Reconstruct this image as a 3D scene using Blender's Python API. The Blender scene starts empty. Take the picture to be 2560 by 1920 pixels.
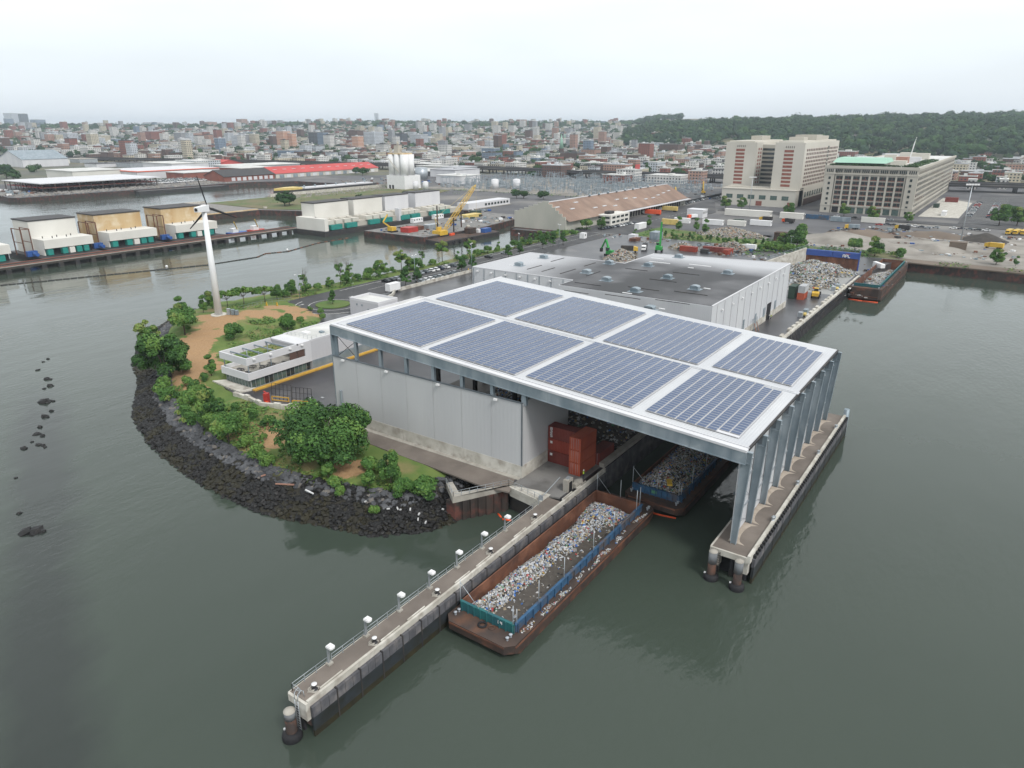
import bpy, math, random
from math import sin, cos, pi, radians, sqrt, atan2, hypot
from mathutils import noise as mnoise, Vector
import numpy as np
R = random.Random(7)
sc = bpy.context.scene
COL = sc.collection
# ---------------------------------------------------------------- camera
FPX = 1775.0; PITCH = math.atan(642 / FPX); CAMH = 67.3; YAW = radians(34.97)
cam = bpy.data.cameras.new('camera'); camo = bpy.data.objects.new('camera', cam); COL.objects.link(camo)
cam.sensor_width = 36; cam.lens = FPX / 2560 * 36; cam.clip_start = 1; cam.clip_end = 30000
camo.location = (0, 0, CAMH); camo.rotation_euler = (pi / 2 - PITCH, 0, YAW)
sc.camera = camo
# ---------------------------------------------------------------- world: overcast sky
w = bpy.data.worlds.new('World'); sc.world = w; w.use_nodes = True
nt = w.node_tree; nt.nodes.clear(); L = nt.links.new
def N(t, tree=None, **kw):
    n = (tree or nt).nodes.new(t)
    for k, v in kw.items(): setattr(n, k, v)
    return n
SUN_EL, SUN_ROT = radians(48), radians(70)
sky = N('ShaderNodeTexSky', sky_type='NISHITA', sun_disc=False, sun_elevation=SUN_EL, sun_rotation=SUN_ROT, air_density=1.0, dust_density=3.0)
tc = N('ShaderNodeTexCoord'); sep = N('ShaderNodeSeparateXYZ'); L(tc.outputs['Generated'], sep.inputs[0])
ramp = N('ShaderNodeValToRGB'); L(sep.outputs['Z'], ramp.inputs[0])
cr = ramp.color_ramp; cr.elements[0].position = 0.0; cr.elements[0].color = (5.3, 5.7, 6.1, 1)
cr.elements[1].position = 1.0; cr.elements[1].color = (7.2, 7.45, 7.6, 1)
e = cr.elements.new(0.045); e.color = (5.8, 6.25, 6.6, 1)
e = cr.elements.new(0.12); e.color = (6.5, 7.0, 7.3, 1)
e = cr.elements.new(0.25); e.color = (7.4, 7.75, 7.9, 1)
mp = N('ShaderNodeMapping'); mp.inputs['Scale'].default_value = (1.5, 1.5, 7.0); L(tc.outputs['Generated'], mp.inputs[0])
cn = N('ShaderNodeTexNoise'); cn.inputs['Scale'].default_value = 1.6; cn.inputs['Detail'].default_value = 5; L(mp.outputs[0], cn.inputs['Vector'])
mr = N('ShaderNodeMapRange'); mr.inputs['To Min'].default_value = 0.94; mr.inputs['To Max'].default_value = 1.06
mr.inputs['From Min'].default_value = .3; mr.inputs['From Max'].default_value = .7; L(cn.outputs[0], mr.inputs[0])
mul = N('ShaderNodeVectorMath', operation='SCALE'); L(ramp.outputs[0], mul.inputs[0]); L(mr.outputs[0], mul.inputs['Scale'])
mix = N('ShaderNodeMix', data_type='RGBA'); mix.inputs['Factor'].default_value = 0.93
L(sky.outputs[0], mix.inputs['A']); L(mul.outputs[0], mix.inputs['B'])
bg = N('ShaderNodeBackground'); bg.inputs['Strength'].default_value = 0.1; L(mix.outputs['Result'], bg.inputs[0])
wo = N('ShaderNodeOutputWorld'); L(bg.outputs[0], wo.inputs[0])
sun = bpy.data.lights.new('sun', 'SUN'); sun.energy = 1.45; sun.angle = radians(14); sun.color = (1, .97, .93)
suno = bpy.data.objects.new('sun', sun); COL.objects.link(suno)
suno.rotation_euler = (pi / 2 - SUN_EL, 0, SUN_ROT + pi * 0)  # soft light from the upper right behind the camera
sc.view_settings.view_transform = 'Standard'; sc.view_settings.look = 'None'; sc.view_settings.exposure = 0.7; sc.view_settings.gamma = 1
sc.cycles.max_bounces = 5; sc.cycles.diffuse_bounces = 2; sc.cycles.glossy_bounces = 3; sc.cycles.volume_bounces = 0
sc.cycles.transmission_bounces = 3; sc.cycles.use_denoising = True
sc.cycles.volume_step_rate = 10
# ---------------------------------------------------------------- pixel -> world point on a level plane
CP, SP = cos(PITCH), sin(PITCH); RD = (cos(YAW), sin(YAW)); FD = (-sin(YAW), cos(YAW))
def at(px, py, z=5.0):
    u, v = px - 1280, py - 960
    dn = v * CP + FPX * SP; fw = FPX * CP - v * SP; t = (CAMH - z) / dn
    return (t * (u * RD[0] + fw * FD[0]), t * (u * RD[1] + fw * FD[1]))
def az(px, dist):
    fw = hypot(FPX, 642); u = px - 1280
    return (dist * (u / fw * RD[0] + FD[0]), dist * (u / fw * RD[1] + FD[1]))
def inv(x, y, z=5):
    r = x * RD[0] + y * RD[1]; g = x * FD[0] + y * FD[1]; d = CAMH - z
    zc = g * CP + d * SP; return (1280 + FPX * r / zc, 960 + FPX * (d * CP - g * SP) / zc)
# ---------------------------------------------------------------- materials
MATS = {}
def mat(name, c, c2=None, sc_=0.3, rough=.85, metal=0, bump=0, bsc=None, spec=.3, streak=None, det=4, lo=.35, hi=.65, c3=None, sc3=.03, rib=None, obj=False):
    """procedural: base colours mixed by noise; streak = vertical stretch; rib=(axis,period,depth) adds sheet-metal ribs"""
    m = bpy.data.materials.new(name); m.use_nodes = True; t = m.node_tree; b = t.nodes['Principled BSDF']; K = t.links.new
    b.inputs['Roughness'].default_value = rough; b.inputs['Metallic'].default_value = metal
    b.inputs['Specular IOR Level'].default_value = spec
    geo = N('ShaderNodeNewGeometry', t); pos = geo.outputs['Position']
    if obj: pos = N('ShaderNodeTexCoord', t).outputs['Object']
    def nz(scale, strk=None, detail=det):
        src = pos
        if strk:
            mpn = N('ShaderNodeMapping', t); mpn.inputs['Scale'].default_value = (1, 1, strk) if not isinstance(strk, tuple) else strk
            K(pos, mpn.inputs[0]); src = mpn.outputs[0]
        n = N('ShaderNodeTexNoise', t); n.inputs['Scale'].default_value = scale; n.inputs['Detail'].default_value = detail; K(src, n.inputs['Vector']); return n.outputs[0]
    def mx(fac, a, bb, lo_, hi_):
        r = N('ShaderNodeMapRange', t); r.inputs['From Min'].default_value = lo_; r.inputs['From Max'].default_value = hi_; K(fac, r.inputs[0])
        x = N('ShaderNodeMix', t, data_type='RGBA'); K(r.outputs[0], x.inputs['Factor'])
        for key, val in (('A', a), ('B', bb)):
            if isinstance(val, tuple): x.inputs[key].default_value = (*val, 1)
            else: K(val, x.inputs[key])
        return x.outputs['Result']
    if c2 is None: c2 = tuple(v * .82 for v in c)
    col = mx(nz(sc_, streak), c, c2, lo, hi)
    if c3: col = mx(nz(sc3), col, c3, .5, .68)
    K(col, b.inputs['Base Color'])
    h = None
    if bump: h = nz(bsc or sc_ * 4, None, 5)
    if rib:
        ax, per, dep = rib
        sp = N('ShaderNodeSeparateXYZ', t); K(pos, sp.inputs[0])
        ml = N('ShaderNodeMath', t, operation='MULTIPLY'); ml.inputs[1].default_value = 2 * pi / per
        if ax == 'XY':
            ad = N('ShaderNodeMath', t, operation='ADD'); K(sp.outputs[0], ad.inputs[0]); K(sp.outputs[1], ad.inputs[1]); K(ad.outputs[0], ml.inputs[0])
        else: K(sp.outputs['XYZ'.index(ax)], ml.inputs[0])
        si = N('ShaderNodeMath', t, operation='SINE'); K(ml.outputs[0], si.inputs[0])
        bn = N('ShaderNodeBump', t); bn.inputs['Strength'].default_value = dep; bn.inputs['Distance'].default_value = .05; K(si.outputs[0], bn.inputs['Height']); K(bn.outputs[0], b.inputs['Normal'])
    elif h is not None:
        bn = N('ShaderNodeBump', t); bn.inputs['Strength'].default_value = bump; bn.inputs['Distance'].default_value = .15; K(h, bn.inputs['Height']); K(bn.outputs[0], b.inputs['Normal'])
    MATS[name] = m; return m
def winmat(name, wall, win, pu, pz, wu, wz, z0=.9, frame=None):
    """a plastered or brick wall with its regular small windows, for houses too far away to show frames"""
    m = mat(name, wall, tuple(v * .86 for v in wall), .08); t = m.node_tree; K = t.links.new; b = t.nodes['Principled BSDF']
    base = b.inputs['Base Color'].links[0].from_socket
    tcn = N('ShaderNodeTexCoord', t); so = N('ShaderNodeSeparateXYZ', t); K(tcn.outputs['Object'], so.inputs[0])
    sn = N('ShaderNodeSeparateXYZ', t); K(tcn.outputs['Normal'], sn.inputs[0])
    def mth(op, a, bb=None):
        n = N('ShaderNodeMath', t, operation=op)
        for i, v in enumerate((a, bb)):
            if v is None: continue
            if isinstance(v, (int, float)): n.inputs[i].default_value = v
            else: K(v, n.inputs[i])
        return n.outputs[0]
    ax_ = mth('ABSOLUTE', sn.outputs[0]); ay_ = mth('ABSOLUTE', sn.outputs[1]); az_ = mth('ABSOLUTE', sn.outputs[2])
    u = mth('ADD', mth('MULTIPLY', so.outputs[0], ay_), mth('MULTIPLY', so.outputs[1], ax_))
    fu = mth('FRACT', mth('DIVIDE', mth('ADD', u, 500 * pu), pu)); fz = mth('FRACT', mth('DIVIDE', mth('SUBTRACT', so.outputs[2], z0 - 100 * pz), pz))
    mk = mth('MULTIPLY', mth('LESS_THAN', mth('ABSOLUTE', mth('SUBTRACT', fu, .5)), wu / 2), mth('LESS_THAN', mth('ABSOLUTE', mth('SUBTRACT', fz, .4)), wz / 2))
    mk = mth('MULTIPLY', mk, mth('LESS_THAN', az_, .5))
    x = N('ShaderNodeMix', t, data_type='RGBA'); K(mk, x.inputs['Factor']); K(base, x.inputs['A']); x.inputs['B'].default_value = (*win, 1)
    K(x.outputs['Result'], b.inputs['Base Color']); return m
# ---------------------------------------------------------------- mesh builder
class MB:
    def __init__(s): s.v = []; s.f = []; s.m = []; s.sm = []
    def add(s, vs, fs, m=0, smooth=False):
        o = len(s.v); s.v.extend(vs); s.f.extend([tuple(i + o for i in f) for f in fs]); s.m.extend([m] * len(fs)); s.sm.extend([smooth] * len(fs)); return s
    def box(s, x0, y0, z0, x1, y1, z1, m=0):
        return s.add([(x0, y0, z0), (x1, y0, z0), (x1, y1, z0), (x0, y1, z0), (x0, y0, z1), (x1, y0, z1), (x1, y1, z1), (x0, y1, z1)],
              [(3, 2, 1, 0), (4, 5, 6, 7), (0, 1, 5, 4), (1, 2, 6, 5), (2, 3, 7, 6), (3, 0, 4, 7)], m)
    def cbox(s, cx, cy, z0, sx, sy, sz, a=0, m=0):
        c, q = cos(a), sin(a); P = []
        for z in (z0, z0 + sz):
            for (i, j) in ((-1, -1), (1, -1), (1, 1), (-1, 1)):
                x, y = i * sx / 2, j * sy / 2; P.append((cx + x * c - y * q, cy + x * q + y * c, z))
        return s.add(P, [(3, 2, 1, 0), (4, 5, 6, 7), (0, 1, 5, 4), (1, 2, 6, 5), (2, 3, 7, 6), (3, 0, 4, 7)], m)
    def prism(s, poly, z0, z1, m=0, mtop=None, bottom=True):
        n = len(poly); a = sum(poly[i][0] * poly[(i + 1) % n][1] - poly[(i + 1) % n][0] * poly[i][1] for i in range(n))
        if a < 0: poly = poly[::-1]
        zz0 = z0 if isinstance(z0, list) else [z0] * n; zz1 = z1 if isinstance(z1, list) else [z1] * n
        vs = [(p[0], p[1], zz0[i]) for i, p in enumerate(poly)] + [(p[0], p[1], zz1[i]) for i, p in enumerate(poly)]
        s.add(vs, [(i, (i + 1) % n, n + (i + 1) % n, n + i) for i in range(n)], m)
        o = len(s.v) - 2 * n
        s.f.append(tuple(o + n + i for i in range(n))); s.m.append(m if mtop is None else mtop); s.sm.append(False)
        if bottom: s.f.append(tuple(o + i for i in reversed(range(n)))); s.m.append(m); s.sm.append(False)
        return s
    def quad(s, a, b, c, d, m=0): return s.add([a, b, c, d], [(0, 1, 2, 3)], m)
    def cyl(s, p0, p1, r0, r1=None, n=8, m=0, cap=True, smooth=True):
        r1 = r0 if r1 is None else r1; p0 = Vector(p0); p1 = Vector(p1); d = (p1 - p0)
        if d.length < 1e-6: return s
        d.normalize(); a = d.orthogonal().normalized(); b = d.cross(a); vs = []
        for p, r in ((p0, r0), (p1, r1)):
            for i in range(n):
                t = 2 * pi * i / n; q = p + (a * cos(t) + b * sin(t)) * r; vs.append(tuple(q))
        s.add(vs, [(i, (i + 1) % n, n + (i + 1) % n, n + i) for i in range(n)], m, smooth)
        if cap:
            o = len(s.v) - 2 * n
            for f in (tuple(o + i for i in reversed(range(n))), tuple(o + n + i for i in range(n))): s.f.append(f); s.m.append(m); s.sm.append(False)
        return s
    def bar(s, p0, p1, w, h=None, m=0):
        """square bar between two points"""
        h = h or w; p0 = Vector(p0); p1 = Vector(p1); d = (p1 - p0).normalized(); up = Vector((0, 0, 1)) if abs(d.z) < .95 else Vector((1, 0, 0))
        a = d.cross(up).normalized() * w / 2; b = a.cross(d).normalized() * h / 2; vs = []
        for p in (p0, p1):
            for i, j in ((-1, -1), (1, -1), (1, 1), (-1, 1)): vs.append(tuple(p + a * i + b * j))
        return s.add(vs, [(3, 2, 1, 0), (4, 5, 6, 7), (0, 1, 5, 4), (1, 2, 6, 5), (2, 3, 7, 6), (3, 0, 4, 7)], m)
    def tube(s, pts, r, n=6, m=0):
        for a, b in zip(pts[:-1], pts[1:]): s.cyl(a, b, r, r, n, m)
        return s
    def lathe(s, c, prof, n=16, m=0, axis='z'):
        vs = []
        for (r, h) in prof:
            for i in range(n):
                t = 2 * pi * i / n
                q = (r * cos(t), r * sin(t), h) if axis == 'z' else ((r * cos(t), h, r * sin(t)) if axis == 'y' else (h, r * cos(t), r * sin(t)))
                vs.append((c[0] + q[0], c[1] + q[1], c[2] + q[2]))
        k = len(prof); s.add(vs, [(j * n + i, j * n + (i + 1) % n, (j + 1) * n + (i + 1) % n, (j + 1) * n + i) for j in range(k - 1) for i in range(n)], m, True)
        o = len(s.v) - k * n; s.f.append(tuple(o + (k - 1) * n + i for i in range(n))); s.m.append(m); s.sm.append(False); return s
    def torus(s, c, R_, r, axis=2, n=16, k=8, m=0, arc=2 * pi, a0=0):
        vs = []
        for i in range(n + (arc < 6.2)):
            t = a0 + arc * i / n
            for j in range(k):
                q = 2 * pi * j / k; rr = R_ + r * cos(q); h = r * sin(q); p = [rr * cos(t), rr * sin(t), h]
                if axis == 0: p = [p[2], p[0], p[1]]
                if axis == 1: p = [p[0], p[2], p[1]]
                vs.append((c[0] + p[0], c[1] + p[1], c[2] + p[2]))
        nn = n if arc < 6.2 else n
        fs = []
        tot = n + (arc < 6.2)
        for i in range(n):
            for j in range(k):
                i2 = (i + 1) % tot; fs.append((i * k + j, i2 * k + j, i2 * k + (j + 1) % k, i * k + (j + 1) % k))
        return s.add(vs, fs, m, True)
    def rock(s, c, r, m=0, rnd=R, flat=.7):
        g = 1.618; V0 = [(-1, g, 0), (1, g, 0), (-1, -g, 0), (1, -g, 0), (0, -1, g), (0, 1, g), (0, -1, -g), (0, 1, -g), (g, 0, -1), (g, 0, 1), (-g, 0, -1), (-g, 0, 1)]
        F0 = [(0, 11, 5), (0, 5, 1), (0, 1, 7), (0, 7, 10), (0, 10, 11), (1, 5, 9), (5, 11, 4), (11, 10, 2), (10, 7, 6), (7, 1, 8), (3, 9, 4), (3, 4, 2), (3, 2, 6), (3, 6, 8), (3, 8, 9), (4, 9, 5), (2, 4, 11), (6, 2, 10), (8, 6, 7), (9, 8, 1)]
        t = rnd.random() * 6.28; ct, st = cos(t), sin(t); sx, sy, sz = rnd.uniform(.75, 1.35), rnd.uniform(.6, 1.1), rnd.uniform(.5, .9) * flat / .7
        vs = []
        for x, y, z in V0:
            k = r / 1.9 * rnd.uniform(.75, 1.2); x, y, z = x * k * sx, y * k * sy, z * k * sz; vs.append((c[0] + x * ct - y * st, c[1] + x * st + y * ct, c[2] + z))
        return s.add(vs, F0, m)
    def mesh(s, name, mats, off=(0, 0, 0)):
        me = bpy.data.meshes.new(name)
        v = np.array(s.v, dtype=np.float64).reshape(-1, 3) - np.array(off)
        me.from_pydata(v.tolist(), [], s.f)
        if not isinstance(mats, (list, tuple)): mats = [mats]
        for q in mats: me.materials.append(q if not isinstance(q, str) else MATS[q])
        if len(mats) > 1: me.polygons.foreach_set('material_index', s.m)
        me.polygons.foreach_set('use_smooth', s.sm); me.update(); return me
    def build(s, name, mats, parent=None, off=None):
        if off is None: off = tuple(world_of(parent)) if parent else (0, 0, 0)
        o = bpy.data.objects.new(name, s.mesh(name, mats, off)); COL.objects.link(o)
        if parent: o.parent = parent
        else: pass
        return o
def world_of(o):
    v = Vector((0, 0, 0))
    while o: v += Vector(o.location); o = o.parent
    return v
def tag(o, label=None, cat=None, group=None, kind=None):
    if label: o['label'] = label
    if cat: o['category'] = cat
    if group: o['group'] = group
    if kind: o['kind'] = kind
    return o
def thing(name, label, cat, loc=(0, 0, 0), rz=0, group=None):
    o = bpy.data.objects.new(name, None); COL.objects.link(o); o.location = loc; o.rotation_euler = (0, 0, rz); o.empty_display_size = .5
    return tag(o, label, cat, group)
def single(mb, name, mats, label, cat, loc=(0, 0, 0), group=None, kind=None):
    """a thing that is one mesh, its origin at loc"""
    o = mb.build(name, mats, None, loc); o.location = loc; return tag(o, label, cat, group, kind)
def struct(mb, name, mats, loc=(0, 0, 0)):
    o = mb.build(name, mats, None, loc); o.location = loc; o['kind'] = 'structure'; return o
KIDS = {}
def kids(o): return [c for c in o.children]
def dup(root, loc, rz=0, label=None, group=None, s=1.0, zs=None):
    r = root.copy(); COL.objects.link(r); r.location = loc; r.rotation_euler = (0, 0, rz); r.scale = (s, s, zs or s)
    if label: r['label'] = label
    if group: r['group'] = group
    def rec(a, b):
        for ch in kids(a):
            c = ch.copy(); COL.objects.link(c); c.parent = b; rec(ch, c)
    rec(root, r); return r
USED = set()
def place(proto, loc, rz=0, label=None, group=None, s=1.0, zs=None):
    """first use moves the prototype itself, later ones copy it"""
    if proto.name not in USED:
        USED.add(proto.name); proto.location = loc; proto.rotation_euler = (0, 0, rz); proto.scale = (s, s, zs or s)
        if label: proto['label'] = label
        if group: proto['group'] = group
        return proto
    return dup(proto, loc, rz, label, group, s, zs)
ORD = ['first', 'second', 'third', 'fourth', 'fifth', 'sixth', 'seventh', 'eighth', 'ninth', 'tenth', 'eleventh', 'twelfth', 'thirteenth', 'fourteenth', 'fifteenth', 'sixteenth', 'seventeenth', 'eighteenth', 'nineteenth', 'twentieth', 'twenty-first', 'twenty-second', 'twenty-third', 'twenty-fourth', 'twenty-fifth']
# ---------------------------------------------------------------- shared materials
mat('concrete', (.36, .34, .30), (.27, .25, .22), .5, bump=.2, bsc=3)
mat('concrete_light', (.55, .53, .48), (.40, .38, .33), .4, c3=(.33, .30, .26), sc3=.6)
mat('concrete_deck', (.17, .145, .125), (.13, .11, .095), .25, c3=(.21, .18, .155), sc3=.12, bump=.1, bsc=8)
mat('concrete_yard', (.22, .215, .205), (.16, .155, .15), .15, c3=(.12, .115, .11), sc3=.2)
mat('asphalt', (.062, .062, .064), (.045, .045, .047), .12, c3=(.085, .083, .08), sc3=.05, rough=.75)
mat('asphalt_wet', (.055, .054, .06), (.035, .034, .038), .1, c3=(.09, .085, .085), sc3=.07, rough=.35, spec=.5)
mat('asphalt_grey', (.11, .11, .115), (.075, .075, .08), .03, c3=(.20, .19, .175), sc3=.012)
mat('road_paint', (.6, .6, .58), (.4, .4, .38), 1.5)
mat('yellow_paint', (.55, .33, .05), (.45, .26, .05), .8)
mat('white_metal', (.56, .57, .58), (.50, .51, .53), .15, rough=.55, rib=('XY', .6, .25), streak=.08)
mat('white_panel', (.60, .60, .61), (.54, .54, .56), .12, rough=.6, streak=.1)
mat('joint', (.42, .425, .43), (.38, .38, .38), .6)
mat('grey_clad', (.475, .48, .485), (.435, .44, .447), .1, rough=.6, metal=.0, streak=.12, rib=('XY', .9, .12))
mat('galv', (.20, .25, .285), (.34, .385, .415), .35, rough=.5, metal=.35, streak=.3, c3=(.20, .25, .28), sc3=.2)
mat('galv_light', (.42, .45, .47), (.34, .37, .40), .4, rough=.45, metal=.5)
mat('galv_dark', (.10, .12, .135), (.14, .16, .18), .4, rough=.5, metal=.3)
mat('roof_metal', (.52, .53, .54), (.45, .46, .48), .06, rough=.5, rib=('X', .5, .3))
mat('pv_cell', (.036, .064, .135), (.047, .078, .158), .06, rough=.25, spec=.38)
mat('pv_frame', (.36, .37, .39), rough=.4)
mat('pile_grey', (.13, .14, .15), (.19, .20, .21), .5, rough=.7, streak=.3, c3=(.12, .08, .06), sc3=.4)
mat('steel_dark', (.03, .03, .035), (.05, .045, .04), .5, rough=.6)
mat('black', (.012, .012, .014), (.02, .02, .022), .8, rough=.7)
mat('rust', (.14, .058, .034), (.085, .042, .03), .45, rough=.85, streak=.35, c3=(.20, .09, .055), sc3=.3, bump=.2)
mat('rust_dark', (.060, .040, .032), (.035, .028, .026), .4, rough=.8, c3=(.12, .055, .035), sc3=.35, streak=.4)
mat('rust_deck', (.075, .052, .042), (.05, .038, .034), .3, rough=.8, c3=(.13, .065, .04), sc3=.25)
mat('barge_blue', (.035, .10, .19), (.03, .065, .12), .9, rough=.7, c3=(.09, .075, .07), sc3=.35)
mat('barge_green', (.02, .13, .13), (.025, .10, .12), .5, rough=.6)
mat('container_red', (.30, .055, .033), (.24, .042, .028), .3, rough=.6, rib=('XY', .35, .6))
mat('container_maroon', (.20, .045, .035), (.155, .035, .028), .3, rough=.6, rib=('XY', .35, .6))
mat('container_orange', (.42, .10, .05), (.33, .07, .04), .3, rough=.6, rib=('XY', .35, .6))
mat('container_grey', (.45, .46, .47), (.35, .36, .37), .3, rough=.6, rib=('XY', .35, .6))
mat('container_green', (.04, .07, .05), (.03, .05, .04), .3, rough=.6, rib=('XY', .35, .6))
mat('container_blue', (.04, .085, .30), (.035, .07, .24), .4, rough=.6, rib=('XY', .35, .6))
mat('fender', (.11, .11, .12), (.07, .07, .078), .7, rough=.75, c3=(.16, .15, .15), sc3=.5, streak=.4)
mat('fender_low', (.030, .036, .042), (.022, .024, .022), .6, rough=.5)
mat('algae', (.035, .030, .014), (.022, .02, .013), .6, rough=.7)
mat('sheetpile', (.055, .042, .036), (.03, .026, .024), .5, rough=.8, streak=.2, c3=(.13, .05, .04), sc3=.4)
mat('rope', (.25, .21, .16))
mat('white', (.72, .72, .72), (.66, .66, .66), .4, rough=.5)
mat('turbine_white', (.75, .76, .77), (.70, .71, .72), .05, rough=.4)
mat('blade_black', (.012, .013, .015), rough=.4)
mat('orange', (.75, .10, .03), rough=.6)
mat('red', (.42, .04, .03), (.32, .035, .03), .5, rough=.5)
mat('yellow', (.62, .40, .05), (.5, .31, .04), .5, rough=.5)
mat('yellow_pale', (.62, .47, .16), (.5, .38, .12), .5, rough=.5)
mat('green_machine', (.03, .30, .06), (.03, .22, .05), .5, rough=.5)
mat('blue_machine', (.03, .10, .33), (.03, .08, .24), .5, rough=.5)
mat('teal', (.02, .24, .20), (.02, .19, .17), .6, rough=.6)
mat('grass', (.065, .125, .025), (.10, .135, .035), .12, c3=(.16, .13, .06), sc3=.05, bump=.3, bsc=4)
mat('weeds', (.085, .12, .04), (.15, .13, .07), .06, rough=.9)
mat('mulch', (.36, .215, .11), (.26, .15, .075), 1.2, bump=.4, bsc=4)
mat('rubble', (.25, .235, .22), (.17, .16, .15), .8)
mat('sand', (.29, .27, .24), (.17, .155, .135), .07, bump=.3, bsc=1)
mat('sand_apron', (.42, .36, .30), (.33, .28, .23), .8)
mat('dirt', (.17, .135, .105), (.12, .095, .075), .08, bump=.3, bsc=1)
mat('dirt_dark', (.06, .052, .045), (.04, .036, .032), .3)
mat('rock_dry', (.10, .103, .11), (.05, .052, .057), .4, bump=.3, bsc=2)
mat('rock_tan', (.17, .155, .14), (.12, .11, .10), .4, bump=.3, bsc=2)
mat('rock_wet', (.014, .013, .013), (.009, .009, .009), .6, rough=.55)
mat('rock_algae', (.024, .021, .010), (.015, .014, .009), .6, rough=.6)
mat('leaf_dark', (.026, .070, .018), (.036, .092, .022), .35, rough=.7, spec=.25)
mat('leaf_mid', (.050, .122, .026), (.068, .15, .032), .35, rough=.7, spec=.25)
mat('leaf_light', (.095, .185, .040), (.12, .21, .045), .35, rough=.7, spec=.25)
mat('leaf_yellow', (.14, .20, .045), (.18, .22, .06), .35, rough=.7, spec=.25)
mat('leaf_far', (.026, .062, .022), (.045, .09, .03), .02, rough=.9, spec=.1)
mat('leaf_far_dark', (.018, .042, .024), (.028, .058, .028), .02, rough=.9, spec=.1)
mat('leaf_far_light', (.05, .095, .035), (.07, .115, .04), .02, rough=.9, spec=.1)
mat('bark', (.10, .08, .065), (.07, .055, .045), 1.5)
mat('skin', (.45, .28, .2)); mat('hivis', (.45, .60, .05)); mat('cloth_dark', (.03, .035, .06)); mat('helmet', (.8, .8, .75))
mat('glass_dark', (.02, .028, .03), (.035, .045, .045), .3, rough=.12, spec=.6)
mat('glass_green', (.10, .15, .13), (.06, .09, .085), .5, rough=.1, spec=.6)
mat('office_wall', (.50, .50, .52), (.47, .47, .49), .1, rough=.6, rib=('XY', 1.2, .1))
mat('office_roof', (.62, .62, .60), (.50, .50, .48), .1, c3=(.45, .45, .43), sc3=.06)
mat('wh_roof_dark', (.060, .060, .063), (.085, .085, .09), .05, streak=(1, .3, 1), rough=.6, c3=(.12, .12, .125), sc3=.035)
mat('wh_roof_light', (.38, .385, .40), (.27, .27, .285), .04, rough=.5)
mat('cream', (.66, .645, .60), (.58, .565, .52), .06, rough=.7)
mat('cream_rust', (.52, .40, .24), (.42, .27, .12), .08, rough=.8, streak=.25, c3=(.60, .52, .38), sc3=.12)
mat('tan_concrete', (.44, .415, .36), (.39, .365, .315), .03, rough=.85)
mat('tan_light', (.53, .505, .45), (.48, .455, .40), .03, rough=.85)
mat('brick_red', (.27, .10, .07), (.20, .075, .055), .1)
mat('brick_pink', (.34, .19, .14), (.28, .15, .11), .1)
mat('brick_brown', (.12, .07, .055), (.09, .055, .045), .1)
mat('mint_roof', (.26, .44, .34), (.31, .48, .39), .05)
mat('brown_roof', (.25, .17, .13), (.19, .13, .10), .12, streak=(.15, 1, 1), c3=(.31, .225, .175), sc3=.05)
mat('shed_wall', (.42, .41, .36), (.34, .34, .30), .1, streak=.3)
mat('bright_red', (.50, .085, .08), (.40, .07, .065), .05)
mat('car_paint_black', (.015, .016, .02), rough=.25, spec=.6)
# ================================================================ water and land
wm = mat('water', (.046, .060, .047), (.040, .053, .042), .01, rough=.06, spec=.5)
t = wm.node_tree; b = t.nodes['Principled BSDF']; b.inputs['IOR'].default_value = 1.33
K = t.links.new; geo = N('ShaderNodeNewGeometry', t)
def _wn(scale, sx, sy, det):
    m_ = N('ShaderNodeMapping', t); m_.inputs['Scale'].default_value = (sx, sy, 1); m_.inputs['Rotation'].default_value = (0, 0, .5); K(geo.outputs['Position'], m_.inputs[0])
    n_ = N('ShaderNodeTexNoise', t); n_.inputs['Scale'].default_value = scale; n_.inputs['Detail'].default_value = det; K(m_.outputs[0], n_.inputs['Vector']); return n_.outputs[0]
b1, b2, b3 = _wn(.9, 1, .45, 3), _wn(.13, 1, .4, 3), _wn(.018, 1, .6, 2)
amp = N('ShaderNodeMapRange', t); amp.inputs['From Min'].default_value = .42; amp.inputs['From Max'].default_value = .62; amp.inputs['To Min'].default_value = .08; amp.inputs['To Max'].default_value = 1.0; K(b3, amp.inputs[0])
m1 = N('ShaderNodeMath', t, operation='MULTIPLY'); K(b1, m1.inputs[0]); K(amp.outputs[0], m1.inputs[1])
m2 = N('ShaderNodeMath', t, operation='MULTIPLY_ADD'); K(b2, m2.inputs[0]); m2.inputs[1].default_value = 1.6; K(m1.outputs[0], m2.inputs[2])
bn = N('ShaderNodeBump', t); bn.inputs['Strength'].default_value = .17; bn.inputs['Distance'].default_value = .6; K(m2.outputs[0], bn.inputs['Height']); K(bn.outputs[0], b.inputs['Normal'])
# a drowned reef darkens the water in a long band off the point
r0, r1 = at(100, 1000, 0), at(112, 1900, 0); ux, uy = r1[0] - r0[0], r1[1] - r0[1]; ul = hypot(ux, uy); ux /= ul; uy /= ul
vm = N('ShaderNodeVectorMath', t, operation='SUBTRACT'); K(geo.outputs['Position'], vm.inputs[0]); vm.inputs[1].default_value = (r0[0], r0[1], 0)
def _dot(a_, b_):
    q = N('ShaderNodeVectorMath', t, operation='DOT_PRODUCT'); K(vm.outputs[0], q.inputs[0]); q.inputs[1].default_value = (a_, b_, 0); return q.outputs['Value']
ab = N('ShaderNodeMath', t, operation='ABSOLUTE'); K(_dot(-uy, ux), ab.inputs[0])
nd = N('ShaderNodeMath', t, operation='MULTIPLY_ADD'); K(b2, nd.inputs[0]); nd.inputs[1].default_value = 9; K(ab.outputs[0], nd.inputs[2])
mk_ = N('ShaderNodeMapRange', t); mk_.inputs['From Min'].default_value = 7; mk_.inputs['From Max'].default_value = 12; mk_.inputs['To Min'].default_value = .42; mk_.inputs['To Max'].default_value = 0; K(nd.outputs[0], mk_.inputs[0])
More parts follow.
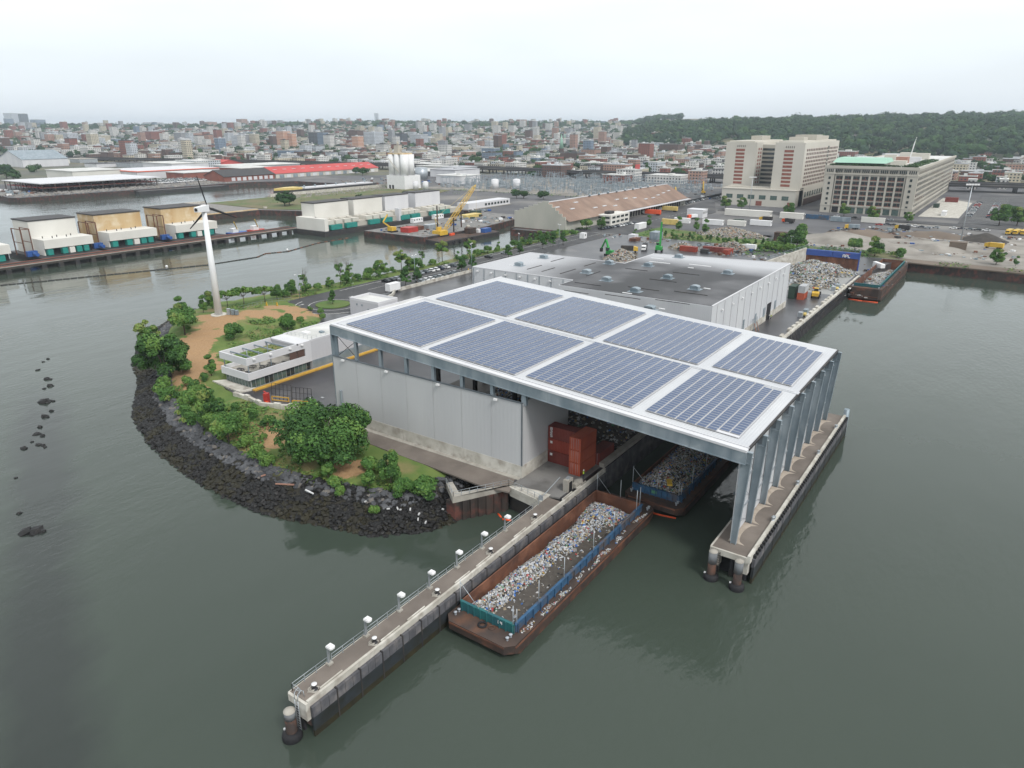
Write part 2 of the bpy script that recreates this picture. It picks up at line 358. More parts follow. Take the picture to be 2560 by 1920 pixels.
ml_ = N('ShaderNodeMapRange', t); ml_.inputs['From Min'].default_value = -20; ml_.inputs['From Max'].default_value = 12; K(_dot(ux, uy), ml_.inputs[0])
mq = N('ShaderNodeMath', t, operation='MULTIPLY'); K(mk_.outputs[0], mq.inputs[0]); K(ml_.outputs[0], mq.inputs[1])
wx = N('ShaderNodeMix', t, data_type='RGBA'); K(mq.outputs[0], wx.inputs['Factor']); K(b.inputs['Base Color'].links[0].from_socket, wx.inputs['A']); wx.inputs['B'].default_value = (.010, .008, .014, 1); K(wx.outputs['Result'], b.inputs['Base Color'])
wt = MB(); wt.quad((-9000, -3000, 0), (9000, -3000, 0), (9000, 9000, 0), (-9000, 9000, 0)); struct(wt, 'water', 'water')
SHORE_N = [(-70, 97), (-73.3, 87.3), (-74.6, 81.8), (-81.4, 74.8), (-92.4, 71.5), (-103.8, 68.4), (-113, 68.2), (-122.7, 68.5), (-132, 69.5), (-141.9, 71.2), (-153.4, 73.8), (-162.8, 77.1), (-171.1, 80.2), (-182.4, 87.3), (-192.6, 93.6), (-208, 100.5), (-222, 109), (-238, 122), (-250, 137)]
SHORE_F = [(-252, 148), (-246, 158), (-244.5, 171.4), (-239.6, 181.7), (-239.7, 194.4), (-236.3, 225.1), (-233.4, 261.1), (-238, 296.6), (-230.6, 326.6), (-234.7, 345.6), (-240, 372), (-232, 393)]
SH = SHORE_N + SHORE_F
# mainland: one flat slab behind the shoreline
main = [(-45, 400), (7, 396), (400, 392), (9000, 392), (9000, 9000), (-9000, 9000), (-9000, 240), (-1400, 240), (-854, 306), (-791, 295), (-780, 300), (-780, 560), (-741, 598), (-598, 600), (-590, 316), (-508, 320), (-506, 366), (-461, 384), (-436, 400), (-430, 458), (-348, 458), (-346, 327), (-294, 327), (-293, 385), (-305, 458), (-272, 458), (-272, 388), (-232, 391), (-150, 391)]
mb = MB(); mb.prism(main, -2, 4.2, 1, 0); struct(mb, 'ground', ['asphalt_grey', 'sheetpile'])
flat = [(-56.3, 97), (-56.3, 170), (-53, 170), (-53, 346), (-45, 402), (-224, 402), (-222, 168), (-192, 160), (-172, 132), (-161, 98), (-150, 95.4), (-134, 96.6), (-118, 97), (-68, 97)]
mb = MB(); mb.prism(flat, -2, 5.0, 0); struct(mb, 'yard_ground', 'asphalt_wet')
# promontory: graded ground with a rocky foot
def seg_dist(P, poly, closed=False):
    d = np.full(len(P), 1e9)
    for a, c in zip(poly[:-1], poly[1:]):
        a = np.array(a); c = np.array(c); e_ = c - a; tt = np.clip(((P - a) @ e_) / (e_ @ e_), 0, 1); q = a + tt[:, None] * e_; d = np.minimum(d, np.hypot(*(P - q).T))
    return d
def inside(P, poly):
    r = np.zeros(len(P), bool); n = len(poly)
    for i in range(n):
        x1, y1 = poly[i]; x2, y2 = poly[(i + 1) % n]
        if y1 == y2: continue
        c = ((P[:, 1] >= min(y1, y2)) & (P[:, 1] < max(y1, y2))) & (P[:, 0] < (P[:, 1] - y1) * (x2 - x1) / (y2 - y1) + x1); r ^= c
    return r
PROM = SH + [(-200, 393), (-160, 300), (-60, 120), (-66, 97)]
MULCH = [(-213, 134, 9), (-205, 128, 7), (-200, 120, 7), (-196, 112, 8), (-190, 106, 9), (-184, 103, 9), (-178, 101, 8), (-172, 97, 5), (-166, 93, 4), (-160, 92, 3.4), (-172, 104, 3), (-127, 84.5, 6), (-121, 82, 5), (-209, 146, 8), (-200, 152, 7), (-97, 84, 4), (-215, 158, 5), (-208, 161, 6), (-196, 163, 6)]
def ground_z(P):
    d = seg_dist(P, SH); ins = inside(P, PROM); sd = np.where(ins, d, -d)
    far = (P[:, 1] > 150)
    wid = np.where(far, 5., 12.)
    z = np.interp(sd, [-6, 0, 1e9], [-2.2, 0, 0]); up = np.clip(sd / wid, 0, 1)
    z = np.where(sd > 0, 4.9 * np.power(up, .75), z)
    m = np.exp(-((P[:, 0] + 212) ** 2 + (P[:, 1] - 135) ** 2) / 420) * 2.6 + np.exp(-((P[:, 0] + 190) ** 2 + (P[:, 1] - 112) ** 2) / 500) * 1.2
    z = z + np.where(sd > 6, m, 0) * np.clip((sd - 6) / 8, 0, 1)
    return z, sd
def gz(x, y): return float(ground_z(np.array([[x, y]]))[0][0])
gx = np.arange(-262, -64, 1.3); gy = np.arange(62, 392, 1.3); X, Y = np.meshgrid(gx, gy); P = np.c_[X.ravel(), Y.ravel()]
Z, SD = ground_z(P)
Z = Z + np.array([mnoise.noise((x * .25, y * .25, 0)) * .35 for x, y in P]) * (SD > 0) * (Z > 2)
# sink it under the paved yard
inflat = inside(P, flat); Z = np.where(inflat, np.minimum(Z, 4.6), Z)
keep = (SD > -6)
nx_ = len(gx); idx = -np.ones(len(P), int); fs = []
msk = np.zeros(len(P))
for (cx, cy, r) in MULCH: msk = np.maximum(msk, np.clip(1.5 - np.hypot(P[:, 0] - cx, P[:, 1] - cy) / (r * .88), 0, 1))
for j in range(len(gy) - 1):
    for i in range(nx_ - 1):
        q = (j * nx_ + i, j * nx_ + i + 1, (j + 1) * nx_ + i + 1, (j + 1) * nx_ + i)
        if all(keep[k] for k in q) and not all(inflat[k] for k in q) and not (P[q[0]][0] > -69 and P[q[0]][1] < 98): fs.append(q)
used = sorted({k for f in fs for k in f}); mp_ = {k: i for i, k in enumerate(used)}
me = bpy.data.meshes.new('promontory_ground'); me.from_pydata([(P[k][0], P[k][1], Z[k]) for k in used], [], [tuple(mp_[k] for k in f) for f in fs])
ca = me.color_attributes.new('cover', 'FLOAT_COLOR', 'POINT')
for i, k in enumerate(used):
    rk = 1.0 if (SD[k] < (8 if P[k][1] < 150 else 4)) else 0.0
    ca.data[i].color = (msk[k], rk, 0, 1)
me.polygons.foreach_set('use_smooth', [True] * len(fs))
gm = mat('promontory', (.075, .135, .030), (.125, .165, .045), .14, c3=(.20, .17, .075), sc3=.11, bump=.5, bsc=2.5, rough=.95)
t = gm.node_tree; b = t.nodes['Principled BSDF']; K = t.links.new; base = b.inputs['Base Color'].links[0].from_socket
at_ = N('ShaderNodeAttribute', t); at_.attribute_name = 'cover'; sp_ = N('ShaderNodeSeparateColor', t); K(at_.outputs['Color'], sp_.inputs[0])
geo = N('ShaderNodeNewGeometry', t); n_ = N('ShaderNodeTexNoise', t); n_.inputs['Scale'].default_value = .35; n_.inputs['Detail'].default_value = 6; K(geo.outputs['Position'], n_.inputs['Vector'])
ad = N('ShaderNodeMath', t, operation='MULTIPLY_ADD'); K(n_.outputs[0], ad.inputs[0]); ad.inputs[1].default_value = 1.6; K(sp_.outputs[0], ad.inputs[2])
r_ = N('ShaderNodeMapRange', t); r_.inputs['From Min'].default_value = 1.18; r_.inputs['From Max'].default_value = 1.34; K(ad.outputs[0], r_.inputs[0])
n2 = N('ShaderNodeTexNoise', t); n2.inputs['Scale'].default_value = 2.2; n2.inputs['Detail'].default_value = 4; K(geo.outputs['Position'], n2.inputs['Vector'])
mm = N('ShaderNodeMix', t, data_type='RGBA'); K(n2.outputs[0], mm.inputs['Factor']); mm.inputs['A'].default_value = (.21, .125, .06, 1); mm.inputs['B'].default_value = (.42, .27, .145, 1)
x1 = N('ShaderNodeMix', t, data_type='RGBA'); K(r_.outputs[0], x1.inputs['Factor']); K(base, x1.inputs['A']); K(mm.outputs['Result'], x1.inputs['B'])
x2 = N('ShaderNodeMix', t, data_type='RGBA'); K(sp_.outputs[1], x2.inputs['Factor']); K(x1.outputs['Result'], x2.inputs['A']); x2.inputs['B'].default_value = (.03, .028, .022, 1)
K(x2.outputs['Result'], b.inputs['Base Color'])
me.materials.append(gm); o = bpy.data.objects.new('promontory_ground', me); COL.objects.link(o); o['kind'] = 'structure'
# riprap: loose stones, dark and weedy below the tide line, grey above
rr = random.Random(3); mb = MB(); mats_r = ['rock_wet', 'rock_algae', 'rock_dry', 'rock_tan']
cand = []
for a, c in zip(SHORE_N[:-1], SHORE_N[1:]):
    l = hypot(c[0] - a[0], c[1] - a[1]); 
    for k in range(int(l * 34)):
        tt = rr.random(); wv = rr.uniform(-1.2, 9.8); nx2, ny2 = (c[1] - a[1]) / l, -(c[0] - a[0]) / l
        cand.append((a[0] + (c[0] - a[0]) * tt + nx2 * wv * 1.0, a[1] + (c[1] - a[1]) * tt + ny2 * wv, wv))
PP = np.array([(c[0], c[1]) for c in cand]); zz, ss = ground_z(PP)
for (x, y, wv), z, s_ in zip(cand, zz, ss):
    if s_ < -.5 or s_ > 8.8 or x > -70.5: continue
    low = s_ < 5.2 + 1.2 * mnoise.noise((x * .08, y * .08, 3))
    if low: m = 1 if mnoise.noise((x * .12, y * .12, 0)) > .12 and rr.random() < .8 else 0
    else: m = 3 if rr.random() < .09 else 2
    if x > -104 and m == 2 and rr.random() < .45: m = 0
    r = rr.uniform(.32, .75) if low else rr.uniform(.38, .85)
    mb.rock((x, y, z + .1), r, m, rr)
o = mb.build('riprap', mats_r); tag(o, 'dark wet boulders and grey dry stones armouring the shore of the green point', 'riprap', kind='stuff')
# stones standing out of the water off the point
shoal = [((120, 898), .5), ((108, 905), .6), ((95, 925), .7), ((118, 948), 1.1), ((125, 965), .9), ((110, 972), .6), ((109, 1005), 1.5), ((125, 1003), .9), ((128, 1028), .8), ((112, 1042), .9), ((100, 1068), .6), ((92, 1085), .9), ((107, 1090), .7), ((80, 1105), .6), ((98, 1112), 1.0), ((112, 1118), .6), ((60, 1122), .8), ((48, 1284), .6), ((66, 1331), 1.5), ((90, 1327), 1.3), ((40, 1195), .4)]
for i, ((px, py), r) in enumerate(shoal):
    x, y = at(px, py, 0); mb = MB(); 
    mb.rock((x, y, .05), r * 1.05, 0, rr, .6)
    if r > .8: mb.rock((x + r, y + .4, 0), r * .6, 0, rr, .6)
    q = ['farthest of the shoal from the camera' if i == 0 else f'{ORD[i]} of the shoal from its far end' if i < 17 else ['alone below the main shoal', 'left of the two big low rocks', 'right of the two big low rocks', 'tiny and nearly awash'][i - 17]][0]
    single(mb, 'rock', 'rock_wet', f'black river rock, {q}', 'rock', (x, y, 0), 'rocks awash off the point')
# ---------------------------------------------------------------- sheets on the ground
def sheet(name, poly, z, m, th=.3):
    mb = MB(); mb.prism(poly, z - th, z, 0); return struct(mb, name, m)
def ring(cx, cy, r0, r1, a0, a1, z, n=40, mb=None, m=0):
    mb = mb or MB()
    for i in range(n):
        t0, t1 = a0 + (a1 - a0) * i / n, a0 + (a1 - a0) * (i + 1) / n
        mb.quad((cx + r0 * cos(t0), cy + r0 * sin(t0), z), (cx + r1 * cos(t0), cy + r1 * sin(t0), z), (cx + r1 * cos(t1), cy + r1 * sin(t1), z), (cx + r0 * cos(t1), cy + r0 * sin(t1), z), m)
    return mb
sheet('path', [(-120, 94.6), (-120, 98.2), (-68, 98.2), (-66, 93.5), (-72, 92.6)], 5.06, 'concrete_deck')
sheet('kerb_strip', [(-120, 98.2), (-120, 99.2), (-67.3, 99.2), (-67.3, 98.2)], 5.10, 'concrete')
sheet('apron', [(-67.3, 95.5), (-67.3, 116), (-57.4, 116), (-57.4, 97), (-62, 95.5)], 5.06, 'concrete_yard')
sheet('road', [(-222, 172), (-222, 400), (-201.5, 400), (-201.5, 195), (-194, 186), (-186, 170), (-200, 158), (-218, 162)], 5.05, 'asphalt')
mb = MB(); N_ = 36; isl = [(-203.2 + 6.3 * cos(2 * pi * i / N_), 174 + 6.3 * sin(2 * pi * i / N_)) for i in range(N_)]
mb.prism(isl, 5, 5.35, 0); struct(mb, 'roundabout_island', 'grass')
mb = ring(-203.2, 174, 8.6, 8.85, 0, 2 * pi, 5.056); ring(-203.2, 174, 13.6, 13.9, -2.9, 1.1, 5.056, mb=mb); ring(-203.2, 174, 14.4, 14.6, -1.0, .9, 5.056, mb=mb)
for y0, y1 in ((192, 398),): mb.quad((-219.6, y0, 5.056), (-219.3, y0, 5.056), (-219.3, y1, 5.056), (-219.6, y1, 5.056))
for k in range(22):   # parking bays
    y = 212 + k * 2.75
    mb.quad((-218.9, y, 5.056), (-213.6, y, 5.056), (-213.6, y + .12, 5.056), (-218.9, y + .12, 5.056)); mb.quad((-206, y + 8, 5.056), (-201.9, y + 8, 5.056), (-201.9, y + 8.12, 5.056), (-206, y + 8.12, 5.056))
mb.quad((-211.5, 200, 5.056), (-211.3, 200, 5.056), (-211.3, 398, 5.056), (-211.5, 398, 5.056))
for (x, y) in ((-213, 166), (-208, 186)): mb.add([(x, y, 5.056), (x + .35, y, 5.056), (x + .35, y + 1.6, 5.056), (x + .7, y + 1.6, 5.056), (x + .17, y + 2.7, 5.056), (x - .35, y + 1.6, 5.056), (x, y + 1.6, 5.056)], [(0, 1, 2, 3, 4, 5, 6)])
struct(mb, 'road_markings', 'road_paint')
mb = MB()
for k in range(7): mb.quad((-186 + k * 3.4, 246, 5.006), (-185.8 + k * 3.4, 246, 5.006), (-191 + k * 3.4, 256, 5.006), (-191.2 + k * 3.4, 256, 5.006))
struct(mb, 'yard_markings', 'yellow_paint')
sheet('pavement', [(-196, 139.5), (-190, 147), (-205, 157), (-212, 151)], 5.35, 'asphalt_grey', 1)
sheet('concrete_slab', [(-198.5, 145.5), (-195, 150), (-207.5, 157.5), (-211, 153)], 5.5, 'concrete_light', .2)
# hills and the rising city ground
def sm(v): v = min(1, max(0, v)); return v * v * (3 - 2 * v)
def terrain(px, d):
    z = 4.25 + (56 + 17 * sm((px - 500) / 400)) * sm((d - 1100) / 3300)
    z += (33 * sm((px - 1535) / 130) + 9 * sm((px - 1700) / 500)) * sm((d - 1480 - max(0, 1900 - px) * 1.2) / 800)
    return z
def tz(x, y):
    d = hypot(x, y); r = x * RD[0] + y * RD[1]; g = x * FD[0] + y * FD[1]
    return terrain(1280 + hypot(FPX, 642) * r / max(g, 1), d) if d > 1000 else 4.2
ds = [1000 + 60 * i for i in range(30)] + [2800 + 150 * i for i in range(24)]; us = list(range(-800, 3500, 60)); vs = []; fs = []
for d in ds:
    for u in us:
        a = az(u, 1); l = hypot(*a); vs.append((a[0] / l * d, a[1] / l * d, terrain(u, d) - (.3 if d == ds[0] else 0)))
for j in range(len(ds) - 1):
    for i in range(len(us) - 1): fs.append((j * len(us) + i, j * len(us) + i + 1, (j + 1) * len(us) + i + 1, (j + 1) * len(us) + i))
mb = MB(); mb.add(vs, fs, 0, True); mat('hill_ground', (.07, .085, .05), (.13, .125, .11), .01, c3=(.20, .17, .09), sc3=.006); struct(mb, 'hills', 'hill_ground')


sheet('work_quay_surface', [(-345, 328), (-295, 328), (-294, 386), (-306, 457), (-345, 457)], 4.3, 'concrete_yard', .3)
# ================================================================ long narrow pier
def fenders(parent, x, ys, face, z0, z1, wid):
    """timber-and-plastic fender panels on a face at x (face=+1 looks to +x)"""
    for a, c in zip(ys[:-1], ys[1:]):
        mb = MB(); g = .16; x0, x1 = sorted((x, x + face * wid))
        n = 3; w_ = (c - a - g) / n
        for k in range(n): mb.box(x0, a + g / 2 + k * w_, z0 + 1.9, x1, a + g / 2 + (k + 1) * w_ - .05, z1, 0)
        mb.box(x0 + .03, a + g / 2, z0, x1 - .03, c - g / 2, z0 + 1.85, 1); mb.box(x0 + .06, a + g / 2, z0 - 1.2, x1 - .06, c - g / 2, z0, 2)
        mb.build('fender_panel', ['fender', 'fender_low', 'algae'], parent)
        mb = MB(); mb.box(x0, c - .09, z0 - .8, x1 + .02 * face, c + .09, z1 + .1, 0); mb.build('fender_post', ['steel_dark'], parent)
def rail(parent, pts, h=1.07, step=2.05, name='railing', m='galv_light', r=.035):
    mb = MB()
    for (a, c) in zip(pts[:-1], pts[1:]):
        a = Vector(a); c = Vector(c); l = (c - a).length; n = max(1, round(l / step))
        for k in range(n + 1): p = a + (c - a) * k / n; mb.bar(p, p + Vector((0, 0, h)), r * 2, r * 2)
        for hh in (h, h * .52): mb.cyl(a + Vector((0, 0, hh)), c + Vector((0, 0, hh)), r, n=5)
    return mb.build(name, m, parent)
pier = thing('pier', 'long narrow concrete pier with lamp posts running out into the river', 'pier', (-58, 70, 5))
mb = MB(); mb.box(-59.3, 39.3, 4.2, -56.5, 96, 5.0); mb.build('deck', 'concrete_deck', pier)
mb = MB(); mb.box(-56.5, 39.3, 4.1, -56.15, 112, 5.12); mb.box(-59.5, 39.1, 4.05, -59.28, 93, 4.9); mb.box(-59.3, 38.95, 3.9, -56.15, 39.3, 4.9)
for k in range(14):
    if k % 3 != 1: mb.bar((-56.62, 41.5 + k * 5, 5.18), (-56.66, 45.0 + k * 5, 5.18), .14, .16)
mb.build('kerb', 'concrete_light', pier)
for y in (40.0, 43.5): mb = MB(); mb.box(-57.2, y - .45, 1.2, -56.3, y + .45, 4.1); mb.build('end_pile', 'sheetpile', pier)
for y in np.arange(41, 96, 5.5): mb = MB(); mb.cyl((-58.9, y, -2), (-58.9, y, 4.2), .42, n=10); mb.build('pile', 'sheetpile', pier)
mb = MB(); mb.box(-57.5, 39.0, 2.4, -56.2, 39.9, 4.1); mb.build('end_block', 'concrete_light', pier)
mb = MB(); mb.box(-58.9, 39.35, 0, -58.0, 39.7, 4.0); mb.box(-57.8, 39.35, -1, -57.5, 39.7, 4.0); mb.build('end_frame', 'steel_dark', pier)
fenders(pier, -56.1, [39.4, 43.2, 47, 50.8, 54.5, 58.2, 61.9, 65.6, 69.3, 73, 76.7, 80.5, 84.3, 88, 92, 96, 100, 104, 108, 112], 1, .9, 4.3, .42)
ys = [39.5, 44.85, 45.5, 51.0, 51.5, 57.15, 57.6, 63.3, 63.8, 69.5, 70.1, 75.8, 76.4, 82.1, 82.6, 92.6]
for i in range(0, len(ys), 2): rail(pier, [(-59.1, ys[i], 5), (-59.1, ys[i + 1], 5)])
rail(pier, [(-59.1, 39.5, 5), (-57.9, 39.5, 5)])
mb = MB()
for x in (-57.85, -57.25):
    mb.tube([(x, 39.7, 5), (x, 39.6, 5.9), (x, 39.3, 6.15), (x, 38.85, 5.9), (x, 38.75, 5), (x, 38.75, .3)], .05)
for k in range(12): mb.cyl((-57.85, 38.75, .5 + k * .38), (-57.25, 38.75, .5 + k * .38), .03, n=5)
mb.build('ladder', 'galv_light', pier)
LQ = ['nearest the pier tip', 'second from the tip', 'third from the tip', 'middle one of the seven', 'third from the landward end', 'second from the landward end', 'nearest the shore']
lp = thing('lamp_post', 'x', 'lamp post', (0, 0, 0), 0, 'lamp posts along the narrow pier')
mb = MB(); mb.cbox(0, 0, 0, .7, .7, .25); mb.build('footing', 'concrete', lp)
mb = MB(); mb.bar((0, -.12, .2), (0, -.12, 2.9), .13, .13); mb.bar((0, .1, .2), (0, .1, 2.1), .08, .08); mb.bar((0, -.12, 2.85), (.35, -.12, 2.85), .1, .1); mb.build('pole', 'galv_light', lp)
mb = MB(); mb.prism([(.2, -.5), (1.0, -.5), (1.15, -.3), (1.15, .1), (1.0, .3), (.2, .3)], 2.85, 3.1); mb.prism([(.3, -.4), (.95, -.4), (.95, .2), (.3, .2)], 3.1, 3.22); mb.build('lamp_head', 'white', lp)
for k in range(7): place(lp, (-58.95, 45.0 + 6.22 * k, 5), 0, f'white box lamp on a grey post by the railing, {LQ[k]}')
bo = thing('bollard', 'x', 'bollard', (0, 0, 0), 0, 'mooring bollards on the narrow pier')
mb = MB(); mb.lathe((0, 0, 0), [(.45, 0), (.4, .12), (.24, .2), (.24, .65), (.36, .72), (.36, .8), (0.01, .84)], 12); mb.build('post', 'steel_dark', bo)
mb = MB(); mb.lathe((0, 0, .8), [(.34, 0.02), (.34, .08), (.01, .12)], 12); mb.build('cap', 'white', bo)
mb = MB(); mb.cbox(-.1, -.1, 0, 1.1, 1.1, .1, .5); mb.torus((-.25, -.25, .14), .4, .06); mb.torus((-.2, -.1, .2), .35, .05); mb.build('base_plate', 'concrete', bo)
for k, (y, q) in enumerate([(41.1, 'at the pier tip'), (50.9, 'between the tip and the barge'), (63.2, 'level with the near end of the barge'), (75.9, 'beside the rusty barge wall'), (88.5, 'near the landing')]):
    place(bo, (-57.1, y, 5), 0, f'white-capped dark mooring bollard on the narrow pier, {q}')
for k, (y, q) in enumerate([(52.8, 'nearer the pier tip'), (73.1, 'halfway along the pier')]):
    mb = MB(); mb.torus((0, 0, 0), .36, .1, axis=0, n=18); mb.bar((0, -.2, -.5), (0, .1, .3), .08)
    single(mb, 'life_ring', 'orange', f'orange life ring hung on the pier railing, {q}', 'life ring', (-58.95, y, 5.75), 'life rings on the pier railing')
    bpy.data.objects[-1] if 0 else None
def dolphin(x, y, top, lab, dr=1.0):
    t = thing('mooring_pile', lab, 'mooring pile', (x, y, 0), 0, 'steel piles with floating rubber fenders')
    mb = MB(); mb.cyl((x, y, -2), (x, y, 2.9), .66 * dr, n=16); mb.build('pile_foot', 'rust_dark', t)
    mb = MB(); mb.cyl((x, y, 2.9), (x, y, top), .67 * dr, n=16); mb.build('pile', 'pile_grey', t)
    mb = MB(); mb.lathe((x, y, top), [(.7 * dr, 0), (.68 * dr, .1), (.4 * dr, .3), (.01, .36)], 16); mb.build('pile_cap', 'concrete', t)
    mb = MB(); mb.lathe((x, y, 0), [(.75 * dr, -.8), (1.15 * dr, -.7), (1.2 * dr, .3), (1.12 * dr, .75), (.72 * dr, 1.0)], 20); mb.build('fender_ring', 'black', t)
    mb = MB(); mb.cbox(x - .9 * dr, y - .3, .8, .3, .2, .25); mb.build('marker', 'white', t)
dolphin(-57.9, 37.9, 3.9, 'rusty topped steel pile with black donut fender off the long pier tip')
dolphin(-28.9, 96.3, 4.9, 'left of the two steel piles at the covered pier end')
dolphin(-24.7, 96.0, 4.9, 'right of the two steel piles at the covered pier end')
mb = MB(); mb.cyl((-23.6, 167.6, -1), (-23.6, 167.6, 6.6), .6, n=12); single(mb, 'mooring_pile', 'galv', 'grey pile at the far end of the right-hand pier', 'mooring pile', (-23.6, 167.6, 0), 'steel piles with floating rubber fenders')
# ================================================================ landing platform with zigzag railing
pf = thing('landing_platform', 'concrete landing with zigzag railing above dark sheet piling', 'platform', (-70, 92, 5))
mb = MB(); mb.prism([(-77.6, 89.6), (-73.1, 86.0), (-67.7, 95.6), (-66.2, 97.2), (-73.5, 88.2), (-76.9, 90.6)], 3.9, 5.12); mb.build('walkway', 'concrete', pf)
mb = MB(); mb.prism([(-67.6, 95.7), (-66.9, 95.0), (-59.3, 93.8), (-59.3, 96.9), (-62, 97)], 3.3, 5.1); mb.build('bridge_slab', 'concrete_light', pf)
rail(pf, [(-77.5, 89.5, 5.12), (-73.1, 86.2, 5.12), (-67.6, 95.6, 5.12), (-59.5, 94.1, 5.12)], step=1.5)
mb = MB(); pts = [(-73.0, 86.4), (-67.2, 95.4)]
for k in range(14):
    t0, t1 = k / 14, (k + 1) / 14; x0, y0 = pts[0][0] + 5.8 * t0, pts[0][1] + 9 * t0; x1, y1 = pts[0][0] + 5.8 * t1, pts[0][1] + 9 * t1; o_ = .35 * (k % 2)
    mb.prism([(x0 - 2, y0 + o_), (x0 - o_, y0 + o_ * .2), (x1 - o_, y1), (x1 - 2, y1 + 1)], -2, 3.9)
mb.build('sheet_piling', 'sheetpile', pf)
mb = MB(); mb.prism([(-67.5, 96), (-62, 95), (-59.6, 95), (-59.6, 97.3), (-66, 98)], -2, 3.3); mb.build('abutment', 'steel_dark', pf)
mb = MB(); mb.cbox(-59.7, 94.3, 5.1, .7, .6, .8, .3); mb.build('gate_post', 'galv_light', pf)
mb = MB(); mb.bar((-59.9, 94.5, 5.2), (-58.4, 98.6, 8.2), .1); mb.build('gate_arm', 'galv_light', pf)
for i, (x0, y0, x1, y1) in enumerate([(-68.2, 93.0, -67.0, 92.3), (-66.4, 91.9, -64.8, 92.4)]):
    mb = MB(); mb.cyl((x0, y0, .1), (x1, y1, .1), .17, n=8); single(mb, 'floating_boom', 'orange', f'orange boom section afloat under the landing, the {["left","right"][i]} one', 'boom', (x0, y0, .1), 'orange boom sections')
mb = MB(); mb.tube([(-44.9, 109.6, .12), (-43.1, 109.8, .12), (-40.6, 110.3, .12)], .16, 8); single(mb, 'floating_boom', 'orange', 'orange boom afloat at the bow of the covered barge', 'boom', (-43, 109.8, .1), 'orange boom sections')
# ================================================================ right-hand pier carrying the canopy wall
rp = thing('covered_pier', 'narrow concrete pier with scalloped sand aprons carrying the canopy columns', 'pier', (-27, 130, 5))
mb = MB(); mb.box(-29.6, 97.6, 4.2, -24.0, 167, 5.0); mb.build('deck', 'concrete_deck', rp)
mb = MB(); mb.box(-24.0, 97.4, 4.0, -23.5, 167.2, 5.35); mb.box(-29.8, 97.3, 4.0, -24.0, 97.6, 5.0)
mb.box(-29.9, 97.6, 4.1, -29.6, 167, 5.0); mb.build('kerb', 'concrete_light', rp)
for x_ in (-29.7, -25.2): mb = MB(); mb.box(x_, 97.7, 1.8, x_ + 1.4, 99.0, 4.2); mb.build('end_block', 'concrete_light', rp)
mb = MB()
for y in np.arange(99, 167, 5):
    for x in (-29, -26.6, -24.4): mb.cyl((x, y, -2), (x, y, 4.2), .4, n=8)
mb.build('piles', 'steel_dark', rp)
mb = MB(); mb.box(-28.6, 99.5, -1, -24.6, 166.5, 3.9); mb.build('pile_cap_wall', 'black', rp)
fenders(rp, -23.5, [98.4 + 5.28 * k for k in range(14)], 1, 1.0, 4.4, .45)
for k in range(60): mb = MB(); mb.box(-23.5, 98.8 + k * 1.15, 4.35, -23.05, 99.4 + k * 1.15, 4.9); mb.build('rubber_block', 'black', rp)
FY = [100.2 + 7.75 * k for k in range(9)]
mb = MB()
for a, c in zip(FY[:-1], FY[1:]):
    n = 10
    prev = None
    for k in range(n + 1):
        tt = k / n; y = a + .3 + (c - a - .6) * tt; x = -26.9 + 1.5 * (1 - sin(pi * min(1, max(0, tt))) ** .35)
        if prev: mb.quad((-28.1, prev[1], 5.03), (prev[0], prev[1], 5.03), (x, y, 5.03), (-28.1, y, 5.03))
        prev = (x, y)
mb.build('sand_apron', 'sand_apron', rp)
for k, y in enumerate((110.5, 126, 142, 158)):
    mb = MB(); mb.lathe((-23.9, y, 5.35), [(.3, 0), (.22, .1), (.22, .5), (.34, .6), (.01, .65)], 10); mb.cbox(-23.9, y + .7, 5.35, .5, .5, .4)
    single(mb, 'bollard', 'galv_light', f'pale mooring bitt on the kerb of the covered pier, {["nearest","second","third","farthest"][k]}', 'bollard', (-23.9, y, 5.35), 'bitts on the covered pier kerb')
mb = MB()
for s in (-.3, .3): mb.bar((-28.4 + s, 97.2, .8), (-28.4 + s, 97.2, 4.6), .07)
for k in range(9): mb.bar((-28.7, 97.2, 1 + k * .42), (-28.1, 97.2, 1 + k * .42), .05)
mb.build('ladder', 'steel_dark', rp)
# ================================================================ great canopy
XL, XR, Y0, Y1 = -117.6, -26.6, 99.6, 162.6
def rz_(x): return 27.2 - (x + 117.5) / 91 * 5.7
cp = thing('canopy', 'huge open steel canopy over the dock carrying eight solar arrays', 'canopy', (-72, 131, 5))
def sl(x0, y0, x1, y1, dz0, dz1, m=0, mb=None):
    """slab following the roof slope between offsets dz0..dz1"""
    mb = mb or MB(); a, c = rz_(x0), rz_(x1)
    return mb.add([(x0, y0, a + dz0), (x1, y0, c + dz0), (x1, y1, c + dz0), (x0, y1, a + dz0), (x0, y0, a + dz1), (x1, y0, c + dz1), (x1, y1, c + dz1), (x0, y1, a + dz1)], [(3, 2, 1, 0), (4, 5, 6, 7), (0, 1, 5, 4), (1, 2, 6, 5), (2, 3, 7, 6), (3, 0, 4, 7)], m)
sl(XL + .5, Y0 + .9, XR - .3, Y1, -.25, 0).build('roof', 'roof_metal', cp)
mb = sl(XL, Y0 - .1, XR, Y0 + .9, -.3, .10); sl(XL, Y0 + .9, XL + .5, Y1, -.3, .12, mb=mb); sl(XL + .5, Y0 + 1.15, XR, Y0 + 1.3, 0, .16, mb=mb); mb.build('roof_edge', 'white_panel', cp)
mb = MB(); mb.box(XR - .3, Y0 + .9, rz_(XR) - .42, XR + .05, Y1, rz_(XR) - .06); mb.build('gutter', 'steel_dark', cp)
mb = sl(XL + .5, 128.9, XR, 130.3, 0, .10); sl(XL + .5, 129.3, XR - 1, 129.9, .1, .2, mb=mb); mb.build('walkway', 'roof_metal', cp)
mb = sl(XL - .2, Y0 + .0, XR, Y0 + .5, -2.2, -.3)
